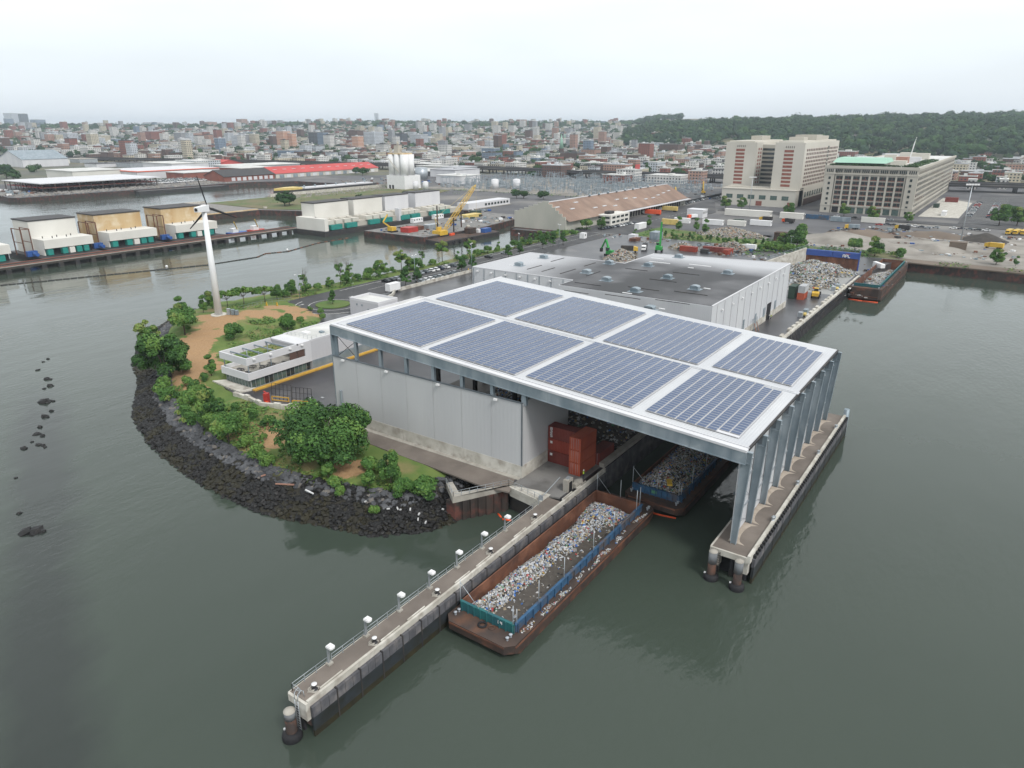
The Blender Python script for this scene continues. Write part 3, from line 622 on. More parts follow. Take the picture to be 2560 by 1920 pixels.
for k in range(14): x = XL + 3 + k * 6.6; sl(x, Y0 - .08, x + .12, Y0, -2.2, -.3, mb=mb)
sl(XL - .2, Y0 - .12, XR, Y0 + .55, -2.32, -2.2, mb=mb); mb.build('front_girder', 'galv', cp)
mb = MB()
for y in FY[1:]: sl(XL + .5, y - .25, XR, y + .25, -1.9, -.3, mb=mb)
for k in range(24): x = XL + 3 + k * 3.8; sl(x, Y0 + 1, x + .2, Y1 - .5, -.6, -.3, mb=mb)
mb.build('roof_beams', 'galv_dark', cp)
mb = MB(); mb.box(XL - .35, Y0 - .1, 5, XL + .0, Y0 + 1.3, rz_(XL) - .3); mb.box(XL, Y0 + .45, 5, XL + 1.1, Y0 + .7, rz_(XL) - .3); mb.build('corner_column', 'galv', cp)
for k in range(1, 8):
    x = XL - .2 + 7.24 * k; w_ = .35 if k < 7 else .5; mb = MB(); mb.box(x - w_, Y0 + .05, 19.6, x + w_, Y0 + .12, rz_(x) - 2.2); mb.box(x - .06, Y0 + .12, 19.6, x + .06, Y0 + .6, rz_(x) - 2.2); mb.box(x - w_, Y0 + .6, 19.6, x + w_, Y0 + .67, rz_(x) - 2.2); mb.build('post', 'galv', cp)
mb = MB(); mb.cyl((XL + .6, Y0 + .9, 20), (XL + 7, Y0 + .9, 24.5), .06); mb.cyl((XL + .6, Y0 + .9, 24.5), (XL + 7, Y0 + .9, 20), .06); mb.build('cross_brace', 'steel_dark', cp)
for k in range(1, 9):
    x = XL + 1 + 11 * (k % 5); y = Y0 + 20 + 18 * (k // 5)
    if k % 5 in (0,): continue
    mb = MB(); mb.box(x, y, 5, x + .7, y + .9, rz_(x) - 1.9); mb.build('inner_column', 'steel_dark', cp)
for i, y in enumerate(FY):
    mb = MB(); zt = rz_(XR) - .35 if i else rz_(XR) - .3; w0, w1 = (.7, 1.45)
    x = XR - .5
    P = [(x - w0 * .5, 5), (x + w0 * .5, 5), (x + w1 * .85, zt), (x - w1 * .15, zt)]
    def plate(P, ya, yb, mb=mb): mb.add([(p[0], ya, p[1]) for p in P] + [(p[0], yb, p[1]) for p in P], [(0, 1, 2, 3), (7, 6, 5, 4), (0, 4, 5, 1), (1, 5, 6, 2), (2, 6, 7, 3), (3, 7, 4, 0)])
    plate(P, y - .06, y + .06)
    plate([(P[1][0], 5), (P[1][0] + .07, 5), (P[2][0] + .07, zt), (P[2][0], zt)], y - .3, y + .3)
    plate([(P[0][0] - .07, 5), (P[0][0], 5), (P[3][0], zt), (P[3][0] - .07, zt)], y - .3, y + .3)
    plate([(P[3][0], zt - .05), (P[2][0], zt - .05), (P[2][0], zt + .02), (P[3][0], zt + .02)], y - .3, y + .3)
    plate([(P[3][0] + .05, zt - 1.9), (P[2][0] - .12, zt - 1.9), (P[2][0] - .12, zt - 1.82), (P[3][0] + .05, zt - 1.82)], y - .28, y + .28)
    mb.build('column', 'galv', cp)
mb = MB()
for a, c in zip(FY[:-1], FY[1:]): mb.box(-27.75, a + .1, 5.3, -27.6, c - .1, rz_(-28) - .3)
mb.build('wall_cladding', 'white_metal', cp)
mb = MB()
for a, c in zip(FY[:-1], FY[1:]):
    for z in (9.5, 15): mb.cyl((-26.3, a, z), (-27.55, (a + c) / 2 - 3.2, z - .1), .1, n=6); mb.bar((-27.5, a + .4, z - .2), (-27.5, c - .3, z - .2), .18)
    mb.cyl((-27.0, a + .1, 9.5), (-27.5, c - .3, 5.8), .04, n=4); mb.cyl((-26.6, a + .1, 15), (-27.5, c - .3, 10.3), .04, n=4); mb.cyl((-26.2, a, 19.6), (-27.5, c - .2, 15.5), .04, n=4)
    mb.cyl((-25.7, a, 20.3), (-26.4, a + 1.1, 20.5), .1, n=6)
mb.build('bracing', 'galv_light', cp)
mb = MB(); 
for z in (9, 13.5, 18): mb.box(-28.0, FY[0], z, -27.76, FY[-1], z + .25)
mb.build('girts', 'galv_dark', cp)
AR = [(-115.0, -93.1, 101.4, 126.9, 11), (-91.5, -70.2, 101.4, 127.4, 11), (-68.7, -46.9, 102.3, 128.7, 11), (-45.0, -28.9, 102.9, 128.6, 9),
      (-115.0, -93.1, 131.0, 156.8, 11), (-91.2, -70.0, 131.0, 157.7, 11), (-68.1, -46.5, 131.0, 158.6, 11), (-44.2, -28.5, 132.0, 158.0, 9)]
for ai, (x0, x1, y0, y1, n) in enumerate(AR):
    x0, x1 = x0 + .2, x1 - .1
    mb = MB()
    sl(x0, y0 + .1, x1, y1 - 1.05 if n == 9 else y1 - .1, .12, .22, mb=mb)
    ar = mb.build('solar_array', 'white_panel', cp)
    w_ = (x1 - x0) / n
    for k in range(n):
        a, c = x0 + k * w_ + .09, x0 + (k + 1) * w_ - .09; yy0 = y0 + (.9 if (n == 9 and k > 6 and ai < 4) else 0); yy1 = y1 - (1.0 if (n == 9 and k > 6) else 0)
        mb = MB(); sl(a, yy0, c, yy1, .30, .34, 0, mb=mb)
        m_ = int((yy1 - yy0) / 1.02); hh = (yy1 - yy0) / m_
        for j in range(m_):
            ya, yb = yy0 + j * hh + .07, yy0 + (j + 1) * hh - .07
            mb.quad((a + .05, ya, rz_(a) + .345), (c - .05, ya, rz_(c) + .345), (c - .05, yb, rz_(c) + .345), (a + .05, yb, rz_(a) + .345), 1)
        mb.build('panel_strip', ['pv_frame', 'pv_cell'], ar)
# ================================================================ tall clad push wall under the canopy
pw = thing('push_wall', 'tall grey metal-clad wall on a pale concrete base under the canopy', 'wall', (-92, 99.5, 5))
mb = MB(); mb.box(-117.4, 99.25, 7.5, -67.2, 99.45, 20.2); mb.box(-67.4, 99.45, 7.5, -67.2, 116, 20.2); mb.build('cladding', 'grey_clad', pw)
mb = MB(); mb.box(-117.4, 99.2, 4.5, -67.1, 99.9, 7.55); mb.box(-67.9, 99.9, 4.5, -67.1, 116, 7.55); mb.build('concrete_base', 'concrete_light', pw)
mb = MB(); mb.box(-117.4, 99.46, 7.5, -67.45, 100.6, 19.4); mb.build('backing', 'galv_dark', pw)
for x in (-114, -101, -87, -73): 
    mb = MB(); mb.cbox(x, 98.95, 19.6, .7, .5, .35); mb.build('floodlight', 'white', pw)
for k in range(7): mb = MB(); mb.box(-110.2 + k * 7.2, 99.2, 7.6, -110.08 + k * 7.2, 99.255, 20.1); mb.build('wall_joint', 'joint', pw)
mb = MB(); mb.box(-115.8, 98.85, 5.1, -115.3, 99.2, 12.5); mb.build('duct', 'galv', pw)
mb = MB(); mb.box(-67.28, 99.15, 7.6, -67.1, 99.3, 20.25); mb.box(-117.4, 99.1, 20.15, -67.1, 99.5, 20.3); mb.build('trim', 'galv_dark', pw)
mb = MB(); mb.torus((0, 0, .35), .35, .12, axis=1, n=12); mb.torus((.1, 0, .1), .3, .12, axis=1, n=12); single(mb, 'coiled_hose', 'red', 'red hose coiled on the concrete wall foot', 'hose', (-70.8, 99.0, 6.0))
mb = MB(); mb.bar((0, 0, 0), (0, 3.6, 0), .1); mb.bar((0, 0, 1.7), (0, 3.6, 1.7), .1)
for k in range(7): mb.bar((0, .6 * k, 0), (0, .6 * k, 1.7), .07)
for k in range(4): mb.bar((0, 0, .35 + .35 * k), (0, 3.6, .35 + .35 * k), .04)
single(mb, 'mesh_gate', 'steel_dark', 'black mesh gate panel leaning on the wall near the containers', 'gate', (-66.8, 100.4, 5.1))
mb = MB()
for z in (5.5, 9, 14): mb.box(-56.9 - 60, 116.0, z, -67.5, 116.2, z + .3)
# waste heap behind the wall
def bits(mb, fn, x0, x1, y0, y1, n, s0, s1, wts, rnd, flat=False):
    for _ in range(n):
        x, y = rnd.uniform(x0, x1), rnd.uniform(y0, y1); z = fn(x, y)
        if z is None: continue
        s = rnd.uniform(s0, s1); a = rnd.random() * 6.28; ct, st = cos(a) * s, sin(a) * s; u = rnd.uniform(.4, 1.1); tz_ = rnd.uniform(-.6, .6) * s
        m = rnd.choices(range(len(wts)), wts)[0]
        mb.add([(x - ct, y - st, z + tz_), (x + st * u, y - ct * u, z + .5 * s), (x + ct, y + st, z + .3 * s - tz_), (x - st * u, y + ct * u, z - .1 * s), (x, y, z + s * .9)], [(0, 1, 4), (1, 2, 4), (2, 3, 4), (3, 0, 4)], m)
def heap_mesh(mb, fn, x0, x1, y0, y1, st, m):
    nx = max(2, int((x1 - x0) / st)); ny = max(2, int((y1 - y0) / st)); o = len(mb.v)
    for j in range(ny + 1):
        for i in range(nx + 1):
            x, y = x0 + (x1 - x0) * i / nx, y0 + (y1 - y0) * j / ny; z = fn(x, y); mb.v.append((x, y, z if z is not None else ZB[0]))
    for j in range(ny):
        for i in range(nx): mb.f.append((o + j * (nx + 1) + i, o + j * (nx + 1) + i + 1, o + (j + 1) * (nx + 1) + i + 1, o + (j + 1) * (nx + 1) + i)); mb.m.append(m); mb.sm.append(True)
ZB = [0]
for n_, c in (('t_white', (.55, .55, .55)), ('t_grey', (.30, .30, .29)), ('t_tan', (.30, .25, .18)), ('t_blue', (.05, .16, .45)), ('t_dark', (.04, .04, .04)), ('t_red', (.42, .07, .06)), ('t_green', (.08, .25, .14)), ('t_yellow', (.55, .38, .06)), ('t_floor', (.085, .075, .065)), ('t_pale', (.40, .43, .47))): mat(n_, c, tuple(v * .75 for v in c), 2, rough=.6)
TM = ['t_white', 't_grey', 't_tan', 't_blue', 't_dark', 't_red', 't_green', 't_yellow', 't_floor', 't_pale']
rt = random.Random(11)
def nz2(x, y, s, a, k=0): return a * mnoise.noise((x * s, y * s, k))
def h1(x, y):
    d = min(x + 112, -57.5 - x, 1e9); b_ = 9.5 * sm((y - 116) / 12) * sm((-58 - x) / 9) * sm((x + 100) / 25); return 5 + b_ + nz2(x, y, .25, .8) if b_ > .05 else 5.02
mb = MB(); ZB[0] = 5.02; heap_mesh(mb, h1, -112, -57.6, 112, 150, 1.2, 8); bits(mb, h1, -100, -58, 113, 150, 7000, .2, .45, (3, 6, 5, 1.2, 9, .6, .6, .3, 0, 2), rt); o = mb.build('waste_heap', TM); tag(o, 'dim heap of mixed recycling under the canopy behind the containers', 'waste heap', kind='stuff')
# ================================================================ containers
def container(name, x0, y0, z0, L_, ax, m, label, marks=None):
    W, Hh = 2.44, 2.48; x1, y1 = (x0 + L_, y0 + W) if ax == 'x' else (x0 + W, y0 + L_)
    t = thing(name, label, 'container', ((x0 + x1) / 2, (y0 + y1) / 2, z0), 0, 'shipping containers in the stack')
    mb = MB(); mb.box(x0 + .04, y0 + .04, z0 + .08, x1 - .04, y1 - .04, z0 + Hh - .04); mb.build('body', m, t)
    mb = MB()
    for x in (x0, x1 - .12):
        for y in (y0, y1 - .12): mb.box(x, y, z0, x + .12, y + .12, z0 + Hh)
    for y in (y0, y1 - .1): mb.box(x0 + .12, y, z0, x1 - .12, y + .1, z0 + .12); mb.box(x0 + .12, y, z0 + Hh - .1, x1 - .12, y + .1, z0 + Hh)
    for x in (x0, x1 - .1): mb.box(x, y0 + .12, z0, x + .1, y1 - .12, z0 + .12); mb.box(x, y0 + .12, z0 + Hh - .1, x + .1, y1 - .12, z0 + Hh)
    mb.build('frame', m, t)
    mb = MB()
    if ax == 'y':
        for k in (.5, .9, 1.5, 1.9): mb.cyl((x0 + k, y0 - .03, z0 + .2), (x0 + k, y0 - .03, z0 + 2.4), .025, n=5)
    else:
        for k in (.5, .9, 1.5, 1.9): mb.cyl((x1 + .03, y0 + k, z0 + .2), (x1 + .03, y0 + k, z0 + 2.4), .025, n=5)
    mb.build('door_bars', 'galv_light', t)
    if marks:
        mb = MB(); marks(mb, x0, y0, z0); mb.build('lettering', 'white', t)
    return t
def glyph(mb, ch, x, y, z, w_, h, t=.07, ax='x', m=0):
    """block letters from bars on the plane y (or x); 7-segment-like strokes"""
    S = {'A': 'abcefg', 'P': 'abefg', 'L': 'def', 'O': 'abcdef', '8': 'abcdefg', '5': 'acdfg', '2': 'abdeg', '4': 'bcfg', 'B': 'abcdefg', 'E': 'adefg', '0': 'abcdef', 'M': 'abcef', '7': 'abc', '3': 'abcdg', '1': 'bc'}[ch]
    seg = {'a': ((0, 1), (1, 1)), 'b': ((1, 1), (1, .5)), 'c': ((1, .5), (1, 0)), 'd': ((0, 0), (1, 0)), 'e': ((0, 0), (0, .5)), 'f': ((0, .5), (0, 1)), 'g': ((0, .5), (1, .5))}
    for s in S:
        (u0, v0), (u1, v1) = seg[s]
        if ax == 'x': mb.bar((x + u0 * w_, y, z + v0 * h), (x + u1 * w_, y, z + v1 * h), t, t)
        else: mb.bar((x, y + u0 * w_, z + v0 * h), (x, y + u1 * w_, z + v1 * h), t, t)
def mk_top(mb, x0, y0, z0):
    for k, ch in enumerate('825'): glyph(mb, ch, x0 + .55, y0 - .02, z0 + 1.75 - k * .72, .38, .5, .11)
def mk_s(mb, x0, y0, z0): mb.box(x0 + .5, y0 - .02, z0 + 1.5, x0 + 1.0, y0 + .03, z0 + 2.0)
container('shipping_container', -67.05, 108.2, 5.1, 6.0, 'x', 'container_maroon', 'pinkish red container at the bottom left of the stack', mk_s)
container('shipping_container', -67.05, 108.2, 7.68, 6.0, 'x', 'container_red', 'red container in the middle of the left stack', mk_s)
container('shipping_container', -67.05, 108.2, 10.26, 6.0, 'x', 'container_maroon', 'dark maroon container with white marks, top of the left stack', mk_top)
container('shipping_container', -60.95, 106.0, 5.1, 6.06, 'y', 'container_orange', 'orange-red container at the bottom of the right stack')
container('shipping_container', -60.95, 106.0, 7.68, 6.06, 'y', 'container_orange', 'orange-red container in the middle of the right stack')
container('shipping_container', -60.95, 106.0, 10.26, 6.06, 'y', 'container_orange', 'orange-red container on top of the right stack')
container('shipping_container', -60.2, 112.4, 5.1, 6.06, 'y', 'container_maroon', 'single low dark container behind the right stack')
# pump station, bollard, worker
t = thing('dock_kiosk', 'grey concrete kiosk with a dark doorway beside the yellow bollard', 'kiosk', (-57.6, 99.9, 5))
mb = MB(); mb.box(-58.2, 99.3, 5.05, -57.2, 101.2, 7.4); mb.build('housing', 'concrete', t)
mb = MB(); mb.box(-57.18, 99.8, 5.1, -57.1, 100.8, 6.9); mb.build('doorway', 'black', t)
mb = MB(); mb.cbox(-57.7, 100.3, 7.4, .6, .8, .3); mb.build('vent', 'galv_light', t)
mb = MB(); mb.cyl((0, 0, 0), (0, 0, 1.9), .2, n=12); mb.lathe((0, 0, 1.9), [(.2, 0), (.14, .12), (.01, .17)], 12); single(mb, 'safety_bollard', 'yellow', 'tall yellow steel bollard beside the concrete kiosk', 'bollard', (-58.6, 99.0, 5.05))
mb = MB(); mb.rock((-57.2, 103.4, 5.6), .9, 0, rt); mb.cbox(-57.2, 102.2, 5.0, .8, 1.2, .8); single(mb, 'concrete_block', 'concrete', 'worn concrete mooring block at the dock edge', 'block', (-57.2, 103.2, 5))
def person(x, y, z, a, label, top='cloth_dark', vest='hivis', hat=True, arms=(.12, -.1)):
    t = thing('person', label, 'person', (x, y, z), a)
    V = [(0, 0, .95), (0, 0, 1.2), (0, .01, 1.42), (0, .01, 1.53), (0, .02, 1.66), (-.1, 0, .9), (-.11, .02, .5), (-.11, -.03, .07), (-.11, .1, .04), (.1, 0, .9), (.12, .08, .5), (.12, .1, .07), (.12, .23, .04), (-.2, 0, 1.42), (-.27, .0, 1.14), (-.25, arms[0], .88), (.2, 0, 1.42), (.27, .02, 1.14), (.25, .1 + arms[1], .9), (0, .04, 1.76)]
    E_ = [(0, 1), (1, 2), (2, 3), (3, 4), (4, 19), (0, 5), (5, 6), (6, 7), (7, 8), (0, 9), (9, 10), (10, 11), (11, 12), (2, 13), (13, 14), (14, 15), (2, 16), (16, 17), (17, 18)]
    RR = [.15, .15, .15, .06, .10, .1, .075, .05, .045, .1, .075, .05, .045, .075, .05, .04, .075, .05, .04, .07]
    me = bpy.data.meshes.new('body'); me.from_pydata(V, E_, []); o = bpy.data.objects.new('body', me); COL.objects.link(o); o.parent = t; me.materials.append(MATS[top])
    sk = o.modifiers.new('skin', 'SKIN'); 
    for i, r in enumerate(RR): me.skin_vertices[0].data[i].radius = (r, r * .85)
    me.skin_vertices[0].data[0].use_root = True
    su = o.modifiers.new('sub', 'SUBSURF'); su.levels = 1; su.render_levels = 1
    mb = MB(); mb.lathe((0, 0, 0), [(.20, 1.0), (.21, 1.2), (.20, 1.42), (.1, 1.5)], 10); o = bpy.data.objects.new('vest', mb.mesh('vest', vest)); COL.objects.link(o); o.parent = t
    mb = MB(); mb.lathe((0, .03, 0), [(.15, 1.72), (.13, 1.80), (.08, 1.86), (.01, 1.88)], 10); mb.lathe((0, .03, 0), [(.1, 1.70), (.17, 1.715), (.01, 1.73)], 10); o = bpy.data.objects.new('helmet', mb.mesh('helmet', 'helmet')); COL.objects.link(o); o.parent = t
    mb = MB(); mb.lathe((0, .055, 0), [(.02, 1.54), (.07, 1.58), (.09, 1.66), (.08, 1.72)], 10); mb.cbox(0, .15, 1.62, .03, .04, .05); o = bpy.data.objects.new('face', mb.mesh('face', 'skin')); COL.objects.link(o); o.parent = t
    return t
person(-57.6, 105.9, 5.05, 2.6, 'person in hi-vis vest and pale helmet standing beside the red containers')
# ================================================================ hopper barges
def barge(nm, x0, x1, y0, y1, bx0, bx1, by0, by1, label, deck=2.2, top=3.7, rail_m='barge_blue', end_m='barge_green', bow='near', poles=True, floor=.7):
    t = thing(nm, label, 'barge', ((x0 + x1) / 2, (y0 + y1) / 2, 0))
    mb = MB(); c = 1.1; P = [(x0 + c, y0), (x1 - c, y0), (x1, y0 + c), (x1, y1 - c), (x1 - c, y1), (x0 + c, y1), (x0, y1 - c), (x0, y0 + c)]
    Q = [(x0 + c + .2, y0 + 3.6), (x1 - c - .2, y0 + 3.6), (x1 - .2, y0 + 4.2), (x1 - .2, y1 - 4), (x1 - c - .2, y1 - 3.5), (x0 + c + .2, y1 - 3.5), (x0 + .2, y1 - 4), (x0 + .2, y0 + 4.2)]
    M_ = [(a[0], a[1], .9) for a in P]; n = 8
    mb.add([(p[0], p[1], -1.2) for p in Q] + M_ + [(p[0], p[1], deck) for p in P], [(i, (i + 1) % n, n + (i + 1) % n, n + i) for i in range(n)] + [(n + i, n + (i + 1) % n, 2 * n + (i + 1) % n, 2 * n + i) for i in range(n)])
    mb.build('hull', 'rust_dark', t)
    mb = MB(); mb.prism([(x0 + c, y0 + .02), (x1 - c, y0 + .02), (x1 - .02, y0 + c), (x1 - .02, by0), (x0 + .02, by0), (x0 + .02, y0 + c)], deck - .1, deck)
    mb.prism([(x0 + .02, by1), (x1 - .02, by1), (x1 - .02, y1 - c), (x1 - c, y1 - .02), (x0 + c, y1 - .02), (x0 + .02, y1 - c)], deck - .1, deck)
    mb.box(bx1, by0, deck - .1, x1 - .02, by1, deck); mb.box(x0 + .02, by0, deck - .1, bx0, by1, deck); mb.build('deck', 'rust_deck', t)
    mb = MB(); mb.box(x1 - .03, y0 + c, 1.7, x1 + .1, y1 - c, 1.95); mb.box(x0 + c, y0 - .08, 1.85, x1 - c, y0 + .03, 2.1); mb.build('rubbing_strake', 'rust', t)
    w_ = .22
    mb = MB(); mb.box(bx0, by0, floor, bx0 + w_, by1, top); mb.box(bx1 - w_, by0, floor, bx1, by1, top - .15); mb.box(bx0 + w_, by0, floor, bx1 - w_, by0 + w_, top - .15); mb.box(bx0 + w_, by1 - w_, floor, bx1 - w_, by1, top); mb.build('hopper_wall', 'rust', t)
    mb = MB(); mb.box(bx0 + w_, by0 + w_, floor - .2, bx1 - w_, by1 - w_, floor); mb.build('hopper_floor', 't_floor', t)
    mb = MB(); mb.box(bx1, by0 + .1, deck + .2, bx1 + .10, by1 - .2, top); mb.box(bx1 - .25, by0, top - .15, bx1 + .16, by1, top + .05)
    for k in range(int((by1 - by0) / 1.9)): mb.box(bx1 + .1, by0 + .5 + k * 1.9, deck, bx1 + .3, by0 + .62 + k * 1.9, top)
    mb.build('side_coaming', rail_m, t)
    mb = MB(); mb.box(bx0, by0 - .1, deck + .05, bx1, by0, top); mb.box(bx0, by0 - .16, top - .15, bx1, by0 + .25, top + .05)
    for k in range(9): x = bx0 + .3 + k * (bx1 - bx0 - .6) / 8; mb.box(x, by0 - .3, deck, x + .12, by0 - .1, top)
    mb.build('end_coaming', end_m, t)
    for (bx, by) in ((x0 + 1.0, y0 + 1.6), (x0 + 1.0, y0 + 2.4), (x1 - 1.5, y0 + 1.4), (x1 - 1.5, y0 + 2.2), (x1 - .8, y1 - 2), (x1 - .8, y1 - 1.4)):
        mb = MB(); mb.lathe((bx, by, deck), [(.16, 0), (.16, .35), (.26, .42), (.26, .5), (.01, .55)], 10); mb.build('bitt', 't_pale', t)
    if poles:
        for (px, py, hh) in ((bx0, by0, 5), (bx0 + 5, by0, 5), (bx1 - .2, by0 - .1, 4.6), (bx1, by0 + .5, 3.8), (bx1, by0 + 6, 5.2), (bx1, by0 + 13, 5.2), (bx1, by0 + 22, 5.2), (bx1, by0 + 29, 5.2), (bx1, by1 - 2.5, 5.4), (bx0 + .2, by1, 5), (bx0 + 5, by1, 5), (bx1 - .3, by1 - .5, 5)):
            mb = MB(); mb.cyl((px, py, deck), (px, py, deck + hh), .06, n=5); mb.build('net_pole', 'galv_light', t)
        mb = MB(); mb.cyl((bx0, by0, deck + 4.6), (bx0 + 3.3, by0, top), .05, n=5); mb.cyl((bx0, by1, deck + 4.6), (bx0 + 3, by1, top), .03, n=4); mb.build('stay', 'galv_light', t)
    return t
bA = barge('hopper_barge', -55.55, -43.9, 62.4, 108.6, -54.7, -45.3, 65.4, 105.6, 'rust brown hopper barge with blue coaming moored along the narrow pier')
mb = MB(); mb.torus((-50.0, 64.3, 2.35), .55, .16, n=16); mb.build('tyre', 'black', bA)
mb = MB(); mb.torus((-48.6, 64.6, 2.3), .4, .1, n=16); mb.build('tyre', 'rust_deck', bA)
mb = MB()
for k, ch in enumerate('84'): glyph(mb, ch, -48.0 + k * .4, 65.24, 2.9, .24, .45, .07)
mb.build('lettering', 'white', bA)
def hA(x, y):
    cx = -53.2 + nz2(0, y, .13, .9) + .04 * (y - 64); hw = 1.9 + nz2(3, y, .2, .8) + 3.2 * sm((y - 96) / 8); t_ = 1 - abs(x - cx) / hw
    if y < 66.3: return None
    return .72 + (max(0, min(1, t_)) ** .8) * (1.8 + nz2(x, y, .3, .7)) * sm((y - 66) / 1.5) * sm((105.8 - y) / 2) + nz2(x, y, 1.2, .12) if t_ > 0 else .72
mb = MB(); ZB[0] = .72; heap_mesh(mb, hA, -54.45, -45.6, 65.7, 105.3, .5, 8)
def hAo(x, y):
    z = hA(x, y); return z if z and z > .85 else (z if (z and rt.random() < .03) else None)
bits(mb, hAo, -54.4, -45.7, 66, 105.2, 15000, .06, .34, (6.5, 6.5, 5, 1.9, 4.5, .7, .7, .5, 0, 5), rt)
o = mb.build('waste_heap', TM); tag(o, 'bright mixed recycling heaped along one side of the moored open barge', 'waste heap', kind='stuff')
mb = MB(); bits(mb, lambda x, y: 2.22 if mnoise.noise((x, y * .5, 5)) > .12 else None, -45.0, -44.1, 66, 107, 900, .08, .2, (9, 4, 4, 1, 1, .5, .5, .3, 0, 4), rt); o = mb.build('spilled_litter', TM); tag(o, 'pale litter spilled along the side deck of the open barge', 'litter', kind='stuff')
bB = barge('hopper_barge', -51.2, -39.6, 109.8, 156, -50.4, -40.9, 112.2, 153, 'dark barge piled high with recycling under the canopy', end_m='barge_blue')
mb = MB(); mb.box(-46.4, 112.0, 2.75, -45.4, 112.1, 3.35); mb.build('sign', 't_green', bB)
def hB(x, y):
    e_ = min(x + 50.2, -41.1 - x, y - 112.3, 152.8 - y); return 2.8 + 2.9 * sm(e_ / 4.5) + nz2(x, y, .4, .5) + nz2(x, y, 1.3, .15)
mb = MB(); ZB[0] = 1; heap_mesh(mb, hB, -50.1, -41.2, 112.5, 152.7, .6, 8); bits(mb, hB, -50.1, -41.2, 112.5, 152.7, 12000, .10, .38, (3, 6, 6, 1.6, 5, .6, .7, .4, 0, 2), rt); o = mb.build('waste_heap', TM); tag(o, 'high mound of mixed recycling in the barge under the canopy', 'waste heap', kind='stuff')
mb = MB(); mb.cbox(-43.6, 113.4, 5.0, .9, 2.2, .35, .5); single(mb, 'plastic_bin', 'yellow', 'yellow plastic tub lying on the covered barge heap', 'bin', (-43.6, 113.4, 5.0))
# ================================================================ wind turbine
tx, ty = -215.6, 135.0; tb = gz(tx, ty) + .1
wt = thing('wind_turbine', 'tall white wind turbine with black blades on the mulched mound', 'wind turbine', (tx, ty, tb))
mb = MB(); mb.cyl((tx, ty, tb - .5), (tx, ty, 41.6), 1.22, .74, 24); mb.build('tower', 'turbine_white', wt)
mb = MB(); mb.cyl((tx, ty, tb - .4), (tx, ty, tb + .15), 2.6, n=20); mb.build('footing', 'concrete_light', wt)
# nacelle axis: rotor towards the far right
hx, hy = -.44, .90
def nac(u, v, h): return (tx + hx * u - hy * v, ty + hy * u + hx * v, h)
mb = MB(); P = [(-4.2, -.75, 41.9), (1.6, -1.0, 41.6), (1.6, 1.0, 41.6), (-4.2, .75, 41.9), (-4.4, -.7, 43.4), (1.6, -1.0, 43.7), (1.6, 1.0, 43.7), (-4.4, .7, 43.4)]
mb.add([nac(*p) for p in P], [(3, 2, 1, 0), (4, 5, 6, 7), (0, 1, 5, 4), (1, 2, 6, 5), (2, 3, 7, 6), (3, 0, 4, 7)]); mb.build('nacelle', 'turbine_white', wt)
mb = MB(); mb.cyl(nac(-4.3, 0, 42.7), nac(-4.4, 0, 42.7), .5, .5, 12); mb.build('vent', 'black', wt)
hub = nac(2.4, 0, 42.7); mb = MB(); mb.cyl(nac(1.6, 0, 42.65), nac(2.6, 0, 42.65), .75, .7, 12); mb.cyl(nac(2.6, 0, 42.65), nac(3.3, 0, 42.65), .7, .1, 12); mb.build('hub', 'black', wt)
for ang in (13, 133, 253):   # blade directions in the rotor plane, clockwise from up seen from behind
    a = radians(ang); L_ = 9.6; mb = MB(); prev = None; vs = []; n = 10
    # up-left on screen is the -v side
    for k in range(n + 1):
        s_ = k / n; r = .5 + L_ * s_; ch = (.85 if s_ > .08 else .5) * (1 - .82 * s_) + .12; tw = radians(40 * (1 - s_) ** 2 + 4)
        dv, dz = sin(a), cos(a); cv, cz = cos(a), -sin(a)
        c0 = nac(2.4 + sin(tw) * ch * .6, dv * r + cv * ch * .55 * cos(tw), 42.65 + dz * r + cz * ch * .55 * cos(tw)); c1 = nac(2.4 - sin(tw) * ch * .4, dv * r - cv * ch * .45 * cos(tw), 42.65 + dz * r - cz * ch * .45 * cos(tw))
        th_ = .16 * (1 - s_) + .03; m0 = nac(2.4 + th_, dv * r, 42.65 + dz * r); m1 = nac(2.4 - th_, dv * r, 42.65 + dz * r); vs += [c0, m0, c1, m1]
    mb.add(vs, [(4 * k + j, 4 * k + (j + 1) % 4, 4 * k + 4 + (j + 1) % 4, 4 * k + 4 + j) for k in range(n) for j in range(4)] + [(0, 3, 2, 1), (4 * n, 4 * n + 1, 4 * n + 2, 4 * n + 3)], 0, True); mb.build('blade', 'blade_black', wt)
for i, (dx, dy) in enumerate(((2.8, 2.0), (3.8, 2.9), (4.9, 3.6))):
    mb = MB(); z0 = gz(tx + dx, ty + dy); mb.cbox(tx + dx, ty + dy, z0, 1.0, .9, 2.0 - .3 * i, .6); mb.cbox(tx + dx, ty + dy, z0 + 2.0 - .3 * i, 1.15, 1.05, .1, .6)
    single(mb, 'electrical_cabinet', 'galv' if i else 'galv_light', f'grey electrical cabinet behind the turbine foot, {["tallest, nearest the tower", "middle one", "lowest, farthest out"][i]}', 'cabinet', (tx + dx, ty + dy, z0), 'cabinets behind the turbine')
